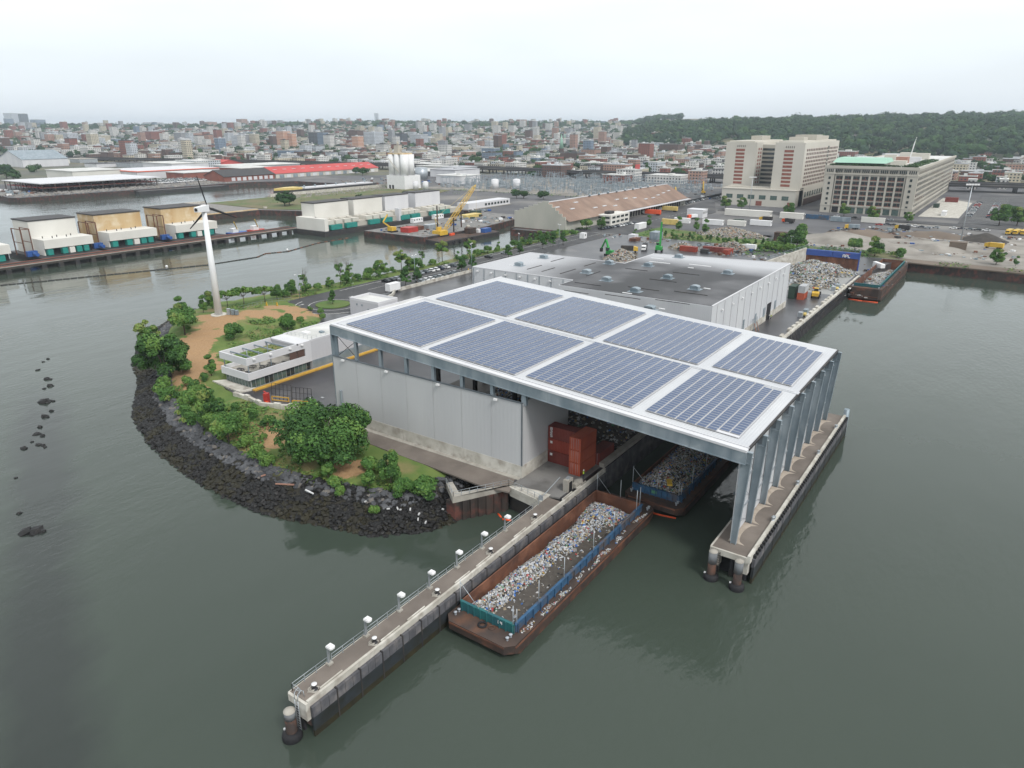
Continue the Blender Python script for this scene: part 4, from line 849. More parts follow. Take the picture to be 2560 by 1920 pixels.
# ================================================================ long white office with roof terrace
ox0, ox1, oy0 = -161.2, -149.9, 99.4
of = thing('office_building', 'long white two-storey visitor building with open roof terrace', 'building', (-155, 120, 5))
mb = MB(); mb.box(ox0, 119.5, 5, ox1, 176, 13.0); mb.build('wall', 'office_wall', of)
mb = MB(); mb.box(ox0 + .3, 119.8, 13.0, ox1 - .3, 175.7, 13.06); mb.build('roof', 'office_roof', of)
mb = MB(); T_ = .35
mb.box(ox0, 115, 12.9, ox1, 115.01 + .34, 13.3); mb.box(ox0, 119.5, 13.0, ox0 + T_, 176, 13.45); mb.box(ox1 - T_, 119.5, 13.0, ox1, 176, 13.45); mb.box(ox0 + T_, 175.6, 13.0, ox1 - T_, 176, 13.45); mb.build('parapet', 'white_panel', of)
mb = MB(); mb.box(ox0, oy0, 11.5, ox1, oy0 + T_, 13.3); mb.box(ox1 - T_, oy0 + T_, 11.5, ox1, 119.5, 13.3); mb.box(ox0, oy0 + T_, 11.5, ox0 + T_, 119.5, 13.3); mb.box(ox0 + T_, 115.4, 11.5, ox1 - T_, 119.5, 13.25); mb.build('upper_band', 'white_panel', of)
mb = MB(); mb.box(ox0, oy0, 7.5, ox1, oy0 + T_, 9.4); mb.box(ox1 - T_, oy0 + T_, 7.5, ox1, 119.5, 9.4); mb.box(ox0, oy0 + T_, 7.5, ox0 + T_, 119.5, 9.4); mb.box(ox1 - .3, 117.5, 9.4, ox1, 119.5, 11.5); mb.build('lower_band', 'white_panel', of)
mb = MB(); mb.box(ox0 + T_, oy0 + T_, 7.9, ox1 - T_, 119.5, 8.3); mb.build('terrace_floor', 'concrete', of)
mb = MB(); mb.box(ox0 + .6, oy0 + .9, 5, ox1 - .5, 119.5, 5.2); mb.build('floor_slab', 'concrete', of)
for k in range(4):
    y = 102.3 + k * 3.6; mb = MB(); mb.box(ox0 + T_, y, 12.4, ox1 - T_, y + .2, 12.75); mb.build('roof_beam', 'galv', of)
for (x, y) in ((ox1 - .7, 100.2), (ox1 - .7, 107), (ox1 - .7, 113.5), (ox0 + .6, 100.2), (ox0 + .6, 107), (ox0 + .6, 113.5), (-155.5, 107)):
    mb = MB(); mb.cyl((x, y, 8.3), (x, y, 12.4), .13, n=8); mb.build('terrace_post', 'galv', of)
k = 0
for y in np.arange(100.3, 119, 1.35):
    mb = MB(); mb.box(ox1 - .62, y + .06, 5.2, ox1 - .56, y + 1.29, 7.5); mb.build('window', 'glass_green' if k % 5 not in (3, 4) else 'glass_dark', of); k += 1
for x in np.arange(ox0 + .6, ox1 - 1.5, 1.28):
    mb = MB(); mb.box(x + .06, oy0 + .9, 5.2, x + 1.22, oy0 + .96, 7.5); mb.build('window', 'glass_green' if int(x * 3) % 4 else 'glass_dark', of)
mb = MB()
for y in np.arange(100.3, 119.6, 1.35): mb.box(ox1 - .64, y - .05, 5.2, ox1 - .50, y + .05, 7.5)
for x in np.arange(ox0 + .6, ox1 - .4, 1.28): mb.box(x - .05, oy0 + .84, 5.2, x + .05, oy0 + .98, 7.5)
mb.build('mullions', 'galv_light', of)
for k in range(3): mb = MB(); mb.box(ox0 + 2 + 2.2 * k, 119.4, 8.5, ox0 + 3.8 + 2.2 * k, 119.48, 11.2); mb.build('door', 'glass_dark', of)
for k, y in enumerate((111.0, 114.0)): mb = MB(); mb.box(ox1 - .2, 112.5 + 2.5 * k, 9.5, ox1 - .15, 114.8 + 2.5 * k, 11.4); mb.build('terrace_screen', 'brick_brown', of)
for (y0, z0, w_, h_) in ((127.3, 10.3, 1.3, 1.6), (138, 10.4, 2.2, 1.7), (147, 10.4, 2.2, 1.7), (155, 10.4, 2.2, 1.7)): mb = MB(); mb.box(ox1 + .0, y0, z0, ox1 + .05, y0 + w_, z0 + h_); mb.build('window', 'glass_dark', of)
mb = MB(); mb.box(ox1, 119.5, 5.4, ox1 + .05, 172, 7.6); mb.build('plinth', 'galv', of)
for y in (101.5, 106.5, 112.6, 116.5): mb = MB(); mb.cbox(ox1 + .25, y, 12.55, .55, .7, .35); mb.build('floodlight', 'white', of)
mb = MB(); mb.cbox(-157, 124, 13.06, 2.2, 1.6, .5); mb.build('roof_hatch', 'white', of); mb = MB(); mb.cbox(-154, 127, 13.06, 1.3, 1.0, .5); mb.build('roof_hatch', 'galv', of)
rail(of, [(ox0 + .5, 120.5, 13.1), (ox1 - .6, 120.5, 13.1), (ox1 - .6, 150, 13.1)], step=1.6, r=.025)
pt = thing('picnic_table', 'x', 'picnic table', (0, 0, 0), 0, 'picnic tables on the roof terrace')
mb = MB(); mb.box(-.9, -.4, .7, .9, .4, .78); mb.build('table_top', 'steel_dark', pt)
for s in (-1, 1): mb = MB(); mb.box(-.9, s * .75 - .14, .42, .9, s * .75 + .14, .47); mb.build('bench', 'steel_dark', pt)
mb = MB()
for s in (-.65, .65): mb.bar((s, -.8, 0), (s, -.2, .7), .07); mb.bar((s, .8, 0), (s, .2, .7), .07); mb.bar((s, -.75, .4), (s, .75, .4), .06)
mb.build('legs', 'steel_dark', pt)
for i, (x, y, a, q) in enumerate([(-156.2, 101.6, .2, 'at the near end'), (-152.3, 101.2, .1, 'in the near right corner'), (-155.8, 105, .3, 'centre left'), (-153.2, 106.4, .1, 'centre'), (-153.6, 109.0, .2, 'behind the centre one'), (-151.4, 111.8, .2, 'by the right parapet'), (-152.6, 115.6, .1, 'at the inner end')]):
    place(pt, (x, y, 8.3), a, f'dark picnic table on the roof terrace, {q}')
sheet('entrance_paving', [(-163.5, 97.8), (-150.4, 96.8), (-149.6, 99.2), (-149.6, 101), (-161, 101)], 5.35, 'concrete_light', .6)
mb = MB(); mb.box(-149.5, 99.8, 5, -148.3, 160, 5.35); single(mb, 'loading_kerb', 'yellow_paint', 'yellow painted kerb along the white office', 'kerb', (-149, 130, 5))
# concrete block wall, racks, red hopper on the yard
mb = MB(); P = [(-150.6, 95.3), (-144.5, 95.4), (-139.2, 94.6), (-134, 96.4), (-129, 99.2)]
bw = thing('block_wall', 'low wall of pale concrete blocks edging the office yard', 'wall', (-142, 95.4, 5))
for a, c in zip(P[:-1], P[1:]):
    l = hypot(c[0] - a[0], c[1] - a[1]); n = max(1, int(l / 1.5)); an = atan2(c[1] - a[1], c[0] - a[0])
    for k in range(n): t0 = (k + .5) / n; mb.cbox(a[0] + (c[0] - a[0]) * t0, a[1] + (c[1] - a[1]) * t0, 4.6, l / n - .06, .75, R.choice((1.2, 1.2, 1.5)), an)
mb.build('blocks', 'concrete_light', bw)
t = thing('loading_hopper', 'red steel hopper standing behind the block wall', 'hopper', (-139, 96, 5)); mb = MB(); mb.cbox(-139, 96.3, 5, 1.0, 1.2, 2.6, .3); mb.build('body', 'red', t); mb = MB(); mb.bar((-140.5, 96.8, 7.6), (-139, 96.3, 7.6), .3); mb.build('arm', 'red', t); mb = MB(); mb.cbox(-138.2, 95.6, 5, .8, .6, .8, .3); mb.build('foot', 'orange', t)
for i, (x0, y0, x1, y1) in enumerate([(-140.2, 98.6, -134.9, 100.2), (-133.8, 99.6, -129.0, 101.4)]):
    t = thing('stillage_rack', f'dark barred rack with orange lower frame, the {["left","right"][i]} one', 'rack', ((x0 + x1) / 2, y0, 5), 0, 'barred racks in the office yard')
    mb = MB()
    for k in range(6): f_ = k / 5; x, y = x0 + (x1 - x0) * f_, y0 + (y1 - y0) * f_; mb.bar((x, y, 5), (x - .5, y + .7, 9.0), .1)
    for h in (6.4, 7.7, 9): g_ = (h - 5) / 4; mb.bar((x0 - .5 * g_, y0 + .7 * g_, h), (x1 - .5 * g_, y1 + .7 * g_, h), .07)
    mb.build('frame', 'steel_dark', t)
    mb = MB(); mb.bar((x0 + .5, y0 - .4, 6.1), (x1 - .3, y1 - .4, 6.1), .2); mb.bar((x0 + .5, y0 - .4, 5.2), (x1 - .3, y1 - .4, 5.2), .2); mb.bar((x0 + .6, y0 - .4, 5), (x0 + .6, y0 - .4, 6.2), .2); mb.bar((x1 - .5, y1 - .4, 5), (x1 - .5, y1 - .4, 6.2), .2); mb.build('lower_frame', 'yellow_paint', t)
mb = MB(); mb.cbox(-130.6, 103.2, 5.05, 2.2, 1.6, .12, .2); single(mb, 'drain_grate', 'steel_dark', 'dark drain grate in the office yard', 'grate', (-130.6, 103.2, 5))
for i, (x, y) in enumerate(((-133.2, 104.5), (-131, 106.3))): mb = MB(); mb.rock((x, y, 5.1), .45, 0, rr, .3); single(mb, 'paper_scrap', 't_white', f'pale scrap lying on the office yard, the {["left","right"][i]} one', 'litter', (x, y, 5))
# ================================================================ small white utility building, trailer, barrier
ub = thing('utility_building', 'small white roofless-looking block with parapet beside the roundabout', 'building', (-180, 172, 5))
mb = MB(); mb.box(-187.2, 168, 5, -173.2, 177.5, 10.3); mb.build('wall', 'office_wall', ub)
mb = MB(); mb.box(-187.2, 168, 10.3, -173.2, 168.35, 11.1); mb.box(-187.2, 177.15, 10.3, -173.2, 177.5, 11.1); mb.box(-187.2, 168.35, 10.3, -186.85, 177.15, 11.1); mb.box(-173.55, 168.35, 10.3, -173.2, 177.15, 11.1); mb.build('parapet', 'white_panel', ub)
mb = MB(); mb.box(-186.85, 168.35, 10.3, -173.55, 177.15, 10.36); mb.build('roof', 'office_roof', ub)
mb = MB(); mb.box(-187.24, 168.6, 5.5, -187.18, 172.4, 8.9); mb.build('window', 'glass_green', ub)
for (x, z) in ((-184, 8.8), (-181.5, 8.8), (-178.5, 7.6)): mb = MB(); mb.box(x, 167.93, z, x + .7, 168.0, z + .6); mb.build('vent', 'galv', ub)
mb = MB(); mb.cbox(-170.8, 169, 5, 4, 3, 3.2); mb.build('annex', 'white_panel', ub)
t = thing('box_trailer', 'white box trailer parked behind the utility building', 'trailer', (-199.8, 201.5, 5))
mb = MB(); mb.cbox(-199.8, 202.5, 5.9, 2.6, 6.0, 2.9); mb.build('box', 'white', t)
for s in (-1, 1):
    for dy in (-1.2, 0): mb = MB(); mb.cyl((-199.8 + s * 1.05, 203.5 + dy, 5.45), (-199.8 + s * 1.3, 203.5 + dy, 5.45), .4, n=12); mb.build('wheel', 'black', t)
mb = MB(); mb.box(-200.9, 199.5, 5.7, -198.7, 205.4, 5.9); mb.bar((-199.8, 199.4, 5.7), (-199.8, 198, 5.5), .15); mb.build('chassis', 'steel_dark', t)
bw = thing('barrier_wall', 'pale concrete barrier dividing the car park from the wet yard', 'barrier', (-200, 230, 5)); mb = MB(); P = [(-192, 190), (-194.5, 196.5), (-199.6, 203.5), (-200.2, 262)]
for a, c in zip(P[:-1], P[1:]):
    l = hypot(c[0] - a[0], c[1] - a[1]); n = max(1, int(l / 3)); an = atan2(c[1] - a[1], c[0] - a[0])
    for k in range(n): t0 = (k + .5) / n; mb.cbox(a[0] + (c[0] - a[0]) * t0, a[1] + (c[1] - a[1]) * t0, 5, l / n - .05, .5, 1.3, an)
mb.build('blocks', 'concrete_light', bw)
for i, (x, y) in enumerate([(-187.5, 186.5), (-188.6, 188.0), (-220.2, 157.5), (-216.8, 159.5), (-187, 293), (-182, 295), (-200.5, 252)]):
    t = thing('gate_post', f'yellow gate post frame, {["left of two by the utility block", "right of two by the utility block", "left of the footpath gate", "right of the footpath gate", "left of two behind the warehouse", "right of two behind the warehouse", "beside the dark round tree"][i]}', 'post', (x, y, 5), 0, 'yellow gate posts'); h = 3.6 if i in (4, 5) else 2.0
    mb = MB(); mb.bar((x - .5, y, 5), (x, y, 5 + h), .22); mb.bar((x + .5, y, 5), (x, y, 5 + h), .22); mb.bar((x - .4, y, 5.7), (x + .4, y, 5.7), .15); mb.build('frame', 'yellow', t); mb = MB(); mb.cbox(x, y, 5, 1.4, .8, .3); mb.build('base', 'concrete', t)
fn = thing('wire_fence', 'thin grey wire fence along the shore walk by the turbine', 'fence', (-222, 152, 5)); rail(fn, [(-222.5, 147.5, 5.3), (-224, 160, 5.0), (-219.5, 168, 5.0)], h=1.8, step=2.2, name='mesh_panel', m='galv', r=.03)
# ================================================================ warehouse
WH = 20.9
wh = thing('warehouse', 'large white warehouse with weathered dark flat roof and round vents', 'warehouse', (-90, 230, 5))
mb = MB(); mb.prism([(-154.5, 196.5), (-113.8, 196.5), (-113.8, 188), (-64.2, 188), (-64.2, 267.4), (-113.6, 258.5), (-113.6, 233.2), (-154.5, 233.5)], 7.3, WH); wl = mb.build('wall', 'white_metal', wh)
mb = MB(); mb.prism([(-154.6, 196.4), (-113.8, 196.4), (-113.8, 188), (-64.1, 187.9), (-64.1, 267.5), (-113.6, 258.6), (-113.6, 233.3), (-154.6, 233.6)], 4.8, 7.3); mb.build('plinth', 'concrete_light', wh)
rm = mat('wh_roof', (.038, .038, .04), (.07, .07, .074), .05, streak=(1, .25, 1), rough=.6, c3=(.12, .12, .125), sc3=.05)
t = rm.node_tree; K = t.links.new; b = t.nodes['Principled BSDF']; base = b.inputs['Base Color'].links[0].from_socket; geo = N('ShaderNodeNewGeometry', t); s_ = N('ShaderNodeSeparateXYZ', t); K(geo.outputs['Position'], s_.inputs[0])
def mm_(op, a, c):
    n = N('ShaderNodeMath', t, operation=op)
    for i, v in enumerate((a, c)):
        if isinstance(v, (int, float)): n.inputs[i].default_value = v
        else: K(v, n.inputs[i])
    return n.outputs[0]
nn = N('ShaderNodeTexNoise', t); nn.inputs['Scale'].default_value = .06; K(geo.outputs['Position'], nn.inputs['Vector'])
# far strip and the left wing keep their pale coating
v = mm_('MAXIMUM', mm_('MULTIPLY', mm_('SUBTRACT', s_.outputs[1], 236), .045), mm_('MULTIPLY', mm_('SUBTRACT', -118, s_.outputs[0]), .035)); v = mm_('ADD', v, mm_('MULTIPLY', nn.outputs[0], .5))
rg = N('ShaderNodeMapRange', t); rg.inputs['From Min'].default_value = .25; rg.inputs['From Max'].default_value = 1.1; K(v, rg.inputs[0])
x_ = N('ShaderNodeMix', t, data_type='RGBA'); K(rg.outputs[0], x_.inputs['Factor']); K(base, x_.inputs['A']); x_.inputs['B'].default_value = (.42, .425, .44, 1); K(x_.outputs['Result'], b.inputs['Base Color'])
mb = MB(); mb.prism([(-154.2, 196.8), (-113.4, 196.8), (-113.4, 188.3), (-64.5, 188.3), (-64.5, 267.0), (-113.2, 258.1), (-113.2, 232.9), (-154.2, 233.2)], WH, WH + .12); mb.build('roof', rm, wh)
mb = MB(); mb.box(-64.5, 188, WH, -64.1, 267.4, WH + .25); mb.bar((-64.3, 267.3, WH + .1), (-113.5, 258.4, WH + .1), .35); mb.bar((-113.4, 258.4, WH + .1), (-113.4, 233, WH + .1), .3); mb.bar((-113.4, 233.3, WH + .1), (-154.4, 233.5, WH + .1), .3); mb.bar((-154.4, 233.5, WH + .1), (-154.4, 196.6, WH + .1), .3); mb.bar((-154.4, 196.6, WH + .1), (-113.6, 196.6, WH + .1), .3); mb.build('parapet', 'white_panel', wh)
mb = MB()
for k in range(9): mb.box(-154 + k * 4.6, 196.32, 7.3, -153.85 + k * 4.6, 196.42, WH)
mb.build('wall_joint', 'galv', wh)
vt = None
VP = [(1160, 490), (1225, 465), (1410, 585), (1520, 365), (1690, 470), (1925, 565), (1535, 745), (1785, 290), (1185, 345), (405, 360), (620, 295), (990, 425), (2210, 430)]
k = 0
def at_z(zx, zy, cx, cy, z): return at(cx + zx * 640 / 2212, cy + zy * 480 / 1659, z)
for (zx, zy) in VP:
    if k == 1: k += 1; continue
    x, y = at_z(zx, zy, 1180, 560, WH + .1); mb = MB(); mb.box(x - 1.3, y - .9, WH + .1, x + 1.3, y + .9, WH + 1.0)
    n = 8; mb.box(x - 2, y - 1.6, WH + .1, x + 2, y + 1.6, WH + .22); P = [(-1.35 * cos(pi * i / n), .5 * sin(pi * i / n)) for i in range(n + 1)]
    vs = [(x + p[0], y - 1.1, WH + 1.0 + p[1] * .9) for p in P] + [(x + p[0], y + 1.1, WH + 1.0 + p[1] * .9) for p in P]; m_ = n + 1
    mb.add(vs, [(i, i + 1, m_ + i + 1, m_ + i) for i in range(n)] + [tuple(range(m_ - 1, -1, -1)), tuple(range(m_, 2 * m_))]); mb.build('roof_vent', 'galv', wh); k += 1
mb = MB()
for (zx, zy, l) in [(1340, 600, 3), (1640, 735, 1.6), (2030, 560, 2), (1600, 300, 5), (1620, 335, 8), (1970, 360, 8), (1890, 380, 2), (340, 360, 1.5)]:
    x, y = at_z(zx, zy, 1180, 560, WH + .12); mb.box(x - l / 2, y - .25, WH + .12, x + l / 2, y + .25, WH + .3)
mb.build('roof_patch', 'white', wh)
for (zx, zy, l, m_) in [(1000, 520, 9, 0), (900, 590, 8, 0), (1480, 560, 10, 0), (1300, 630, 11, 0), (1890, 600, 10, 0), (1730, 675, 10, 0), (1420, 395, 8, 0), (1850, 430, 9, 0), (1650, 490, 9, 0), (740, 310, 0, 9), (540, 375, 0, 9), (830, 410, 0, 10), (660, 395, 0, 8), (1020, 350, 0, 8), (1050, 430, 0, 9)]:
    x, y = at_z(zx, zy, 1180, 560, WH + .12); mb = MB(); mb.box(x - l / 2 - .15, y - m_ / 2 - .15, WH + .12, x + l / 2 + .15, y + m_ / 2 + .15, WH + .26); mb.build('roof_seam', 'steel_dark', wh)
mb = MB(); mb.box(-64.16, 243.0, 5, -64.0, 247.2, 10.8); mb.build('door', 'black', wh)
for (y, z) in ((217, 9.3), (229.5, 8.7), (239, 8.8), (252, 8.9)): mb = MB(); mb.box(-64.16, y, z - 1.8, -64.05, y + 1.8, z + 1.4); mb.build('louvre', 'galv', wh)
for k in range(12): mb = MB(); mb.box(-64.16, 192 + k * 6.2, 7.4, -64.04, 192.14 + k * 6.2, 20.8); mb.build('wall_joint', 'white_panel', wh)
for k in range(8): mb = MB(); mb.cbox(-63.9, 196 + k * 9, 18.2, .5, .7, .4); mb.build('wall_lamp', 'white', wh)
for k in range(7): mb = MB(); mb.cbox(-152 + k * 6, 196.1, 19.6, .7, .5, .4); mb.build('wall_lamp', 'white', wh)
person(-63.4, 244.4, 5.05, 1.5, 'person in dark clothes standing in the warehouse doorway, on the left', vest='cloth_dark')
person(-63.2, 245.9, 5.05, 1.9, 'person in hi-vis vest standing in the warehouse doorway, on the right')
t = thing('stillage_rack', 'grey barred rack with brown props leaning by the warehouse wall', 'rack', (-62.5, 228, 5)); mb = MB()
for k in range(6): mb.bar((-62.6, 225.5 + k, 5), (-63.6, 225.5 + k, 9.3), .09)
for h in (6.2, 7.5, 9.2): mb.bar((-62.6 - (h - 5) * .23, 225.5, h), (-62.6 - (h - 5) * .23, 230.5, h), .07)
mb.build('frame', 'galv', t); mb = MB(); mb.bar((-62.0, 226, 5), (-63, 226, 8), .2); mb.bar((-62.0, 228.5, 5), (-63, 228.5, 8), .2); mb.build('prop', 'brick_pink', t)
# ================================================================ right-hand quay
qy = thing('quay_wall', 'long dark quay wall with ribbed fendering and block kerb', 'quay', (-53, 260, 5))
mb = MB(); mb.box(-53.1, 163, -1.5, -52.8, 345, 4.7); mb.build('face', 'fender', qy)
mb = MB()
for k in range(90): mb.box(-52.8, 164 + k * 2, -1, -52.55, 164.25 + k * 2, 4.5)
mb.box(-52.8, 163, 2.6, -52.65, 345, 3.0); mb.build('ribs', 'steel_dark', qy)
mb = MB(); mb.box(-53.6, 163, 4.7, -52.7, 345, 5.35)
for k in range(34): 
    if k % 5 != 4: mb.cbox(-54.0 + R.uniform(-.1, .1), 166 + k * 4.6, 5.02, .9, 2.6 + R.uniform(-.5, .5), .75, R.uniform(-.06, .06))
mb.build('kerb', 'concrete_light', qy)
mb = MB(); mb.box(-53.1, 163, -1.5, -52.9, 164, 1); mb.box(-57, 99, -1.5, -56.28, 164, 5.0); mb.build('inner_face', 'fender', qy)
mb = MB(); mb.box(-57.6, 112, 5.0, -56.5, 163, 5.9); mb.build('inner_kerb', 'concrete', qy)
for i, (y, q) in enumerate(((255.5, 'nearer'), (307, 'farther'))):
    t = thing('winch_unit', f'grey winch unit with pale tank on the quay edge, the {q} one', 'winch', (-55.6, y, 5), 0, 'winch units on the quay'); mb = MB(); mb.cbox(-55.8, y, 5, 1.5, 2.0, 1.7); mb.build('cabinet', 'galv_light', t); mb = MB(); mb.cbox(-54.9, y + 3.4, 5, 1.4, 2.4, 2.2); mb.build('housing', 'galv', t); mb = MB(); mb.cyl((-55.6, y + 1.4, 5.8), (-54.2, y + 1.4, 5.8), .6, n=10); mb.build('drum', 'yellow_pale', t)
mb = MB(); mb.bar((0, 0, 4.2), (.15, -1.0, 1.2), .2); mb.bar((.15, -1, 1.2), (.5, .5, .2), .3); mb.bar((.3, 1.4, .2), (1.4, -1.2, .15), .45); mb.bar((0, 1, 2.2), (.5, 0, .4), .2); single(mb, 'escape_net', 'orange', 'orange boom bundle hanging down the quay wall into the water', 'boom', (-52.5, 246, 0))
# haulage loader
def loader(x, y, a, label):
    t = thing('wheel_loader', label, 'loader', (x, y, 5.05), a)
    def P_(nm, m, f):
        mb = MB(); f(mb); o = bpy.data.objects.new(nm, mb.mesh(nm, m)); COL.objects.link(o); o.parent = t
    P_('rear_body', 'yellow', lambda m: (m.prism([(-1.2, -3.2), (1.2, -3.2), (1.3, -.6), (-1.3, -.6)], 1.0, [2.2, 2.2, 2.5, 2.5]), m.box(-.9, -.6, .9, .9, .3, 2.0)))
    P_('cab', 'glass_dark', lambda m: m.prism([(-.75, -.5), (.75, -.5), (.75, .9), (-.75, .9)], 2.0, 3.5))
    P_('cab_roof', 'yellow', lambda m: m.box(-.85, -.6, 3.5, .85, 1.0, 3.65))
    P_('front_body', 'yellow', lambda m: m.box(-.7, .9, .9, .7, 2.4, 1.9))
    P_('lift_arm', 'yellow', lambda m: (m.bar((-.6, 1.4, 2.0), (-.6, 3.8, 1.1), .25, .35), m.bar((.6, 1.4, 2.0), (.6, 3.8, 1.1), .25, .35)))
    P_('bucket', 'steel_dark', lambda m: m.add([(-1.7, 3.6, .3), (1.7, 3.6, .3), (1.7, 5.0, .3), (-1.7, 5.0, .3), (-1.7, 3.6, 1.7), (1.7, 3.6, 1.7)], [(0, 1, 2, 3), (0, 4, 5, 1), (0, 3, 4), (1, 5, 2), (3, 2, 1, 0)]))
    for sx in (-1, 1):
        for yy in (-1.9, 1.7): P_('wheel', 'black', lambda m: m.cyl((sx * .95, yy, .8), (sx * 1.5, yy, .8), .8, n=14))
    return t
loader(-58.8, 290, .15, 'yellow wheel loader driving towards the recycling pile on the quay')
def cont2(x, y, z, m, label, L_=6.0, a=0, nm='shipping_container', Hh=2.6, grp='containers on the back quay'):
    t = thing(nm, label, 'container', (x, y, z), a, grp); mb = MB(); mb.box(-1.2, -L_ / 2, .06, 1.2, L_ / 2, Hh - .06); o = bpy.data.objects.new('body', mb.mesh('body', m)); COL.objects.link(o); o.parent = t
    mb = MB()
    for sx in (-1.22, 1.1):
        for sy in (-L_ / 2 - .02, L_ / 2 - .1): mb.box(sx, sy, 0, sx + .12, sy + .12, Hh)
    for z_ in (0, Hh - .1):
        for sy in (-L_ / 2 - .02, L_ / 2 - .1): mb.box(-1.1, sy, z_, 1.1, sy + .12, z_ + .1)
    o = bpy.data.objects.new('frame', mb.mesh('frame', m)); COL.objects.link(o); o.parent = t; return t
cont2(-62.6, 285, 5.05, 'container_orange', 'rusty orange container on the quay under a pale one'); cont2(-62.5, 285.2, 7.65, 'container_grey', 'pale grey container stacked on the orange one', Hh=2.7); cont2(-66, 285, 5.05, 'container_green', 'dark green container beside the warehouse corner', Hh=4.8)
# wall of blue containers over rusty plates
sw = thing('bunker_wall', 'rusty steel bunker wall behind the recycling pile', 'wall', (-68, 360, 5))
mb = MB(); n = 12
for k in range(n): x0 = -79.5 + k * 1.95; mb.box(x0, 357.5 + (.12 if k % 2 else 0), 5, x0 + 1.9, 358.0, 10.3)
mb.build('rusty_plates', 'rust', sw)
mb = MB(); mb.box(-56.3, 357.2, 5, -55.9, 358.2, 14.0); mb.build('post', 'container_blue', sw)
mb = MB(); mb.prism([(-95, 330), (-94.3, 329.9), (-79.3, 357.5), (-80, 357.8)], 5, [8, 8, 13.6, 13.6]); mb.build('side_wall', 'concrete_light', sw)
mb = MB()
for k in range(2):
    x0 = -79.4 + k * 11.7; t = thing('shipping_container', f'blue container topping the bunker wall, the {["left", "right lettered"][k]} one', 'container', (x0 + 5.8, 358.5, 10.35), 0, 'blue containers on the bunker wall'); mb = MB(); mb.box(x0, 357.3, 10.35, x0 + 11.5, 359.7, 12.95); mb.build('body', 'container_blue', t)
    if k == 1:
        mb = MB()
        for q, ch in enumerate('APL'): glyph(mb, ch, x0 + 4.6 + q * 1.15, 357.22, 10.75, .8, 1.15, .26)
        mb.build('lettering', 'white', t); mb = MB(); mb.box(x0 + 5.6, 357.2, 12.2, x0 + 7.6, 357.3, 12.4); mb.build('emblem', 'red', t)
fn = thing('catwalk_fence', 'thin grey fence frame standing above the blue containers', 'fence', (-68, 360, 13)); rail(fn, [(-95, 331, 8.2), (-79.5, 358.5, 13.1), (-56, 359.5, 13.0)], h=1.7, step=2.5, name='mesh_panel', m='galv', r=.06)
def h3(x, y):
    z = 5 + 6.0 * max(0, 1 - hypot((x + 72) / 13, (y - 338) / 23)) ** .8 + 4.5 * max(0, 1 - hypot((x + 68) / 12, (y - 318) / 18)) + 2.0 * max(0, 1 - hypot((x + 62) / 8, (y - 345) / 12)); return z + nz2(x, y, .2, .7) if z > 5.1 else (5.02 if z <= 5 else z)
mb = MB(); ZB[0] = 5.02; heap_mesh(mb, h3, -84, -54.6, 298, 357, 1.1, 1); bits(mb, lambda x, y: (h3(x, y) if h3(x, y) > 5.2 else None), -84, -54.6, 298, 357, 6000, .25, .85, (1.6, 9, 6, .3, 3.5, .15, .5, .1, 3, 2.5), rt); o = mb.build('recycling_pile', TM); tag(o, 'grey pile of glass and recycling in front of the rusty bunker wall', 'waste heap', kind='stuff')
bC = barge('hopper_barge', -51.9, -39.6, 318, 394, -50.8, -41, 321, 391, 'rusty barge with green coaming moored at the far quay', deck=5.3, top=6.5, rail_m='barge_green', poles=False, floor=1)
def hC(x, y): return 1.6 + 3.6 * max(0, 1 - hypot((x + 46) / 6, (y - 352) / 26)) ** .6 + nz2(x, y, .4, .4)
mb = MB(); heap_mesh(mb, hC, -50.4, -41.4, 322, 390, 1, 1); bits(mb, hC, -50.4, -41.4, 322, 388, 2500, .25, .5, (5, 8, 5, .4, 1.5, .3, .5, .2, 0, 4), rt); o = mb.build('waste_heap', TM); tag(o, 'pale rubble heap in the far moored barge', 'waste heap', kind='stuff')
mb = MB(); mb.tube([(-51.5, 317.5, .15), (-46, 316.9, .15), (-40.2, 317.4, .15)], .2, 8); single(mb, 'floating_boom', 'orange', 'orange boom along the bow of the far barge', 'boom', (-46, 317, .1), 'orange boom sections')
mb = MB(); mb.prism([(-52.5, 374), (-48.5, 371), (-46.8, 372.5), (-47.5, 375.5), (-51.5, 377)], 5, [7.4, 7, 6.4, 6.4, 7.2]); single(mb, 'wrecked_boat', 'white', 'white capsized boat hull on the bank above the far barge', 'boat', (-50, 374, 5))
# ================================================================ trees and shrubs
def leaf(mb, p, nrm, s, m, rnd):
    n = Vector(nrm) + Vector((rnd.uniform(-.7, .7), rnd.uniform(-.7, .7), rnd.uniform(-.3, .9))); n.normalize(); a = n.orthogonal().normalized(); q = rnd.random() * 6.28; b_ = n.cross(a); u = a * cos(q) + b_ * sin(q); v = n.cross(u)
    P = Vector(p); s2 = s * rnd.uniform(.45, .7)
    mb.add([tuple(P - u * s), tuple(P - v * s2 + n * .15 * s), tuple(P + u * s), tuple(P + v * s2 + n * .1 * s)], [(0, 1, 2, 3)], m)
def crown(mb, blobs, n, s, rnd, wts=(3, 4, 2), lo=-.5, core=True):
    tot = sum(b[3] ** 2 for b in blobs)
    for (x, y, z, r) in blobs:
        k = int(n * r * r / tot); m0 = rnd.choices(range(len(wts)), wts)[0]
        for _ in range(k):
            while 1:
                d = Vector((rnd.gauss(0, 1), rnd.gauss(0, 1), rnd.gauss(0, 1))).normalized()
                if d.z > lo: break
            rr_ = r * (rnd.uniform(.78, 1.12) if rnd.random() < .8 else rnd.uniform(.35, .8)); m = m0 if rnd.random() < .75 else rnd.choices(range(len(wts)), wts)[0]
            leaf(mb, (x + d.x * rr_, y + d.y * rr_, z + d.z * rr_ * .85), d, s * rnd.uniform(.7, 1.3), m, rnd)
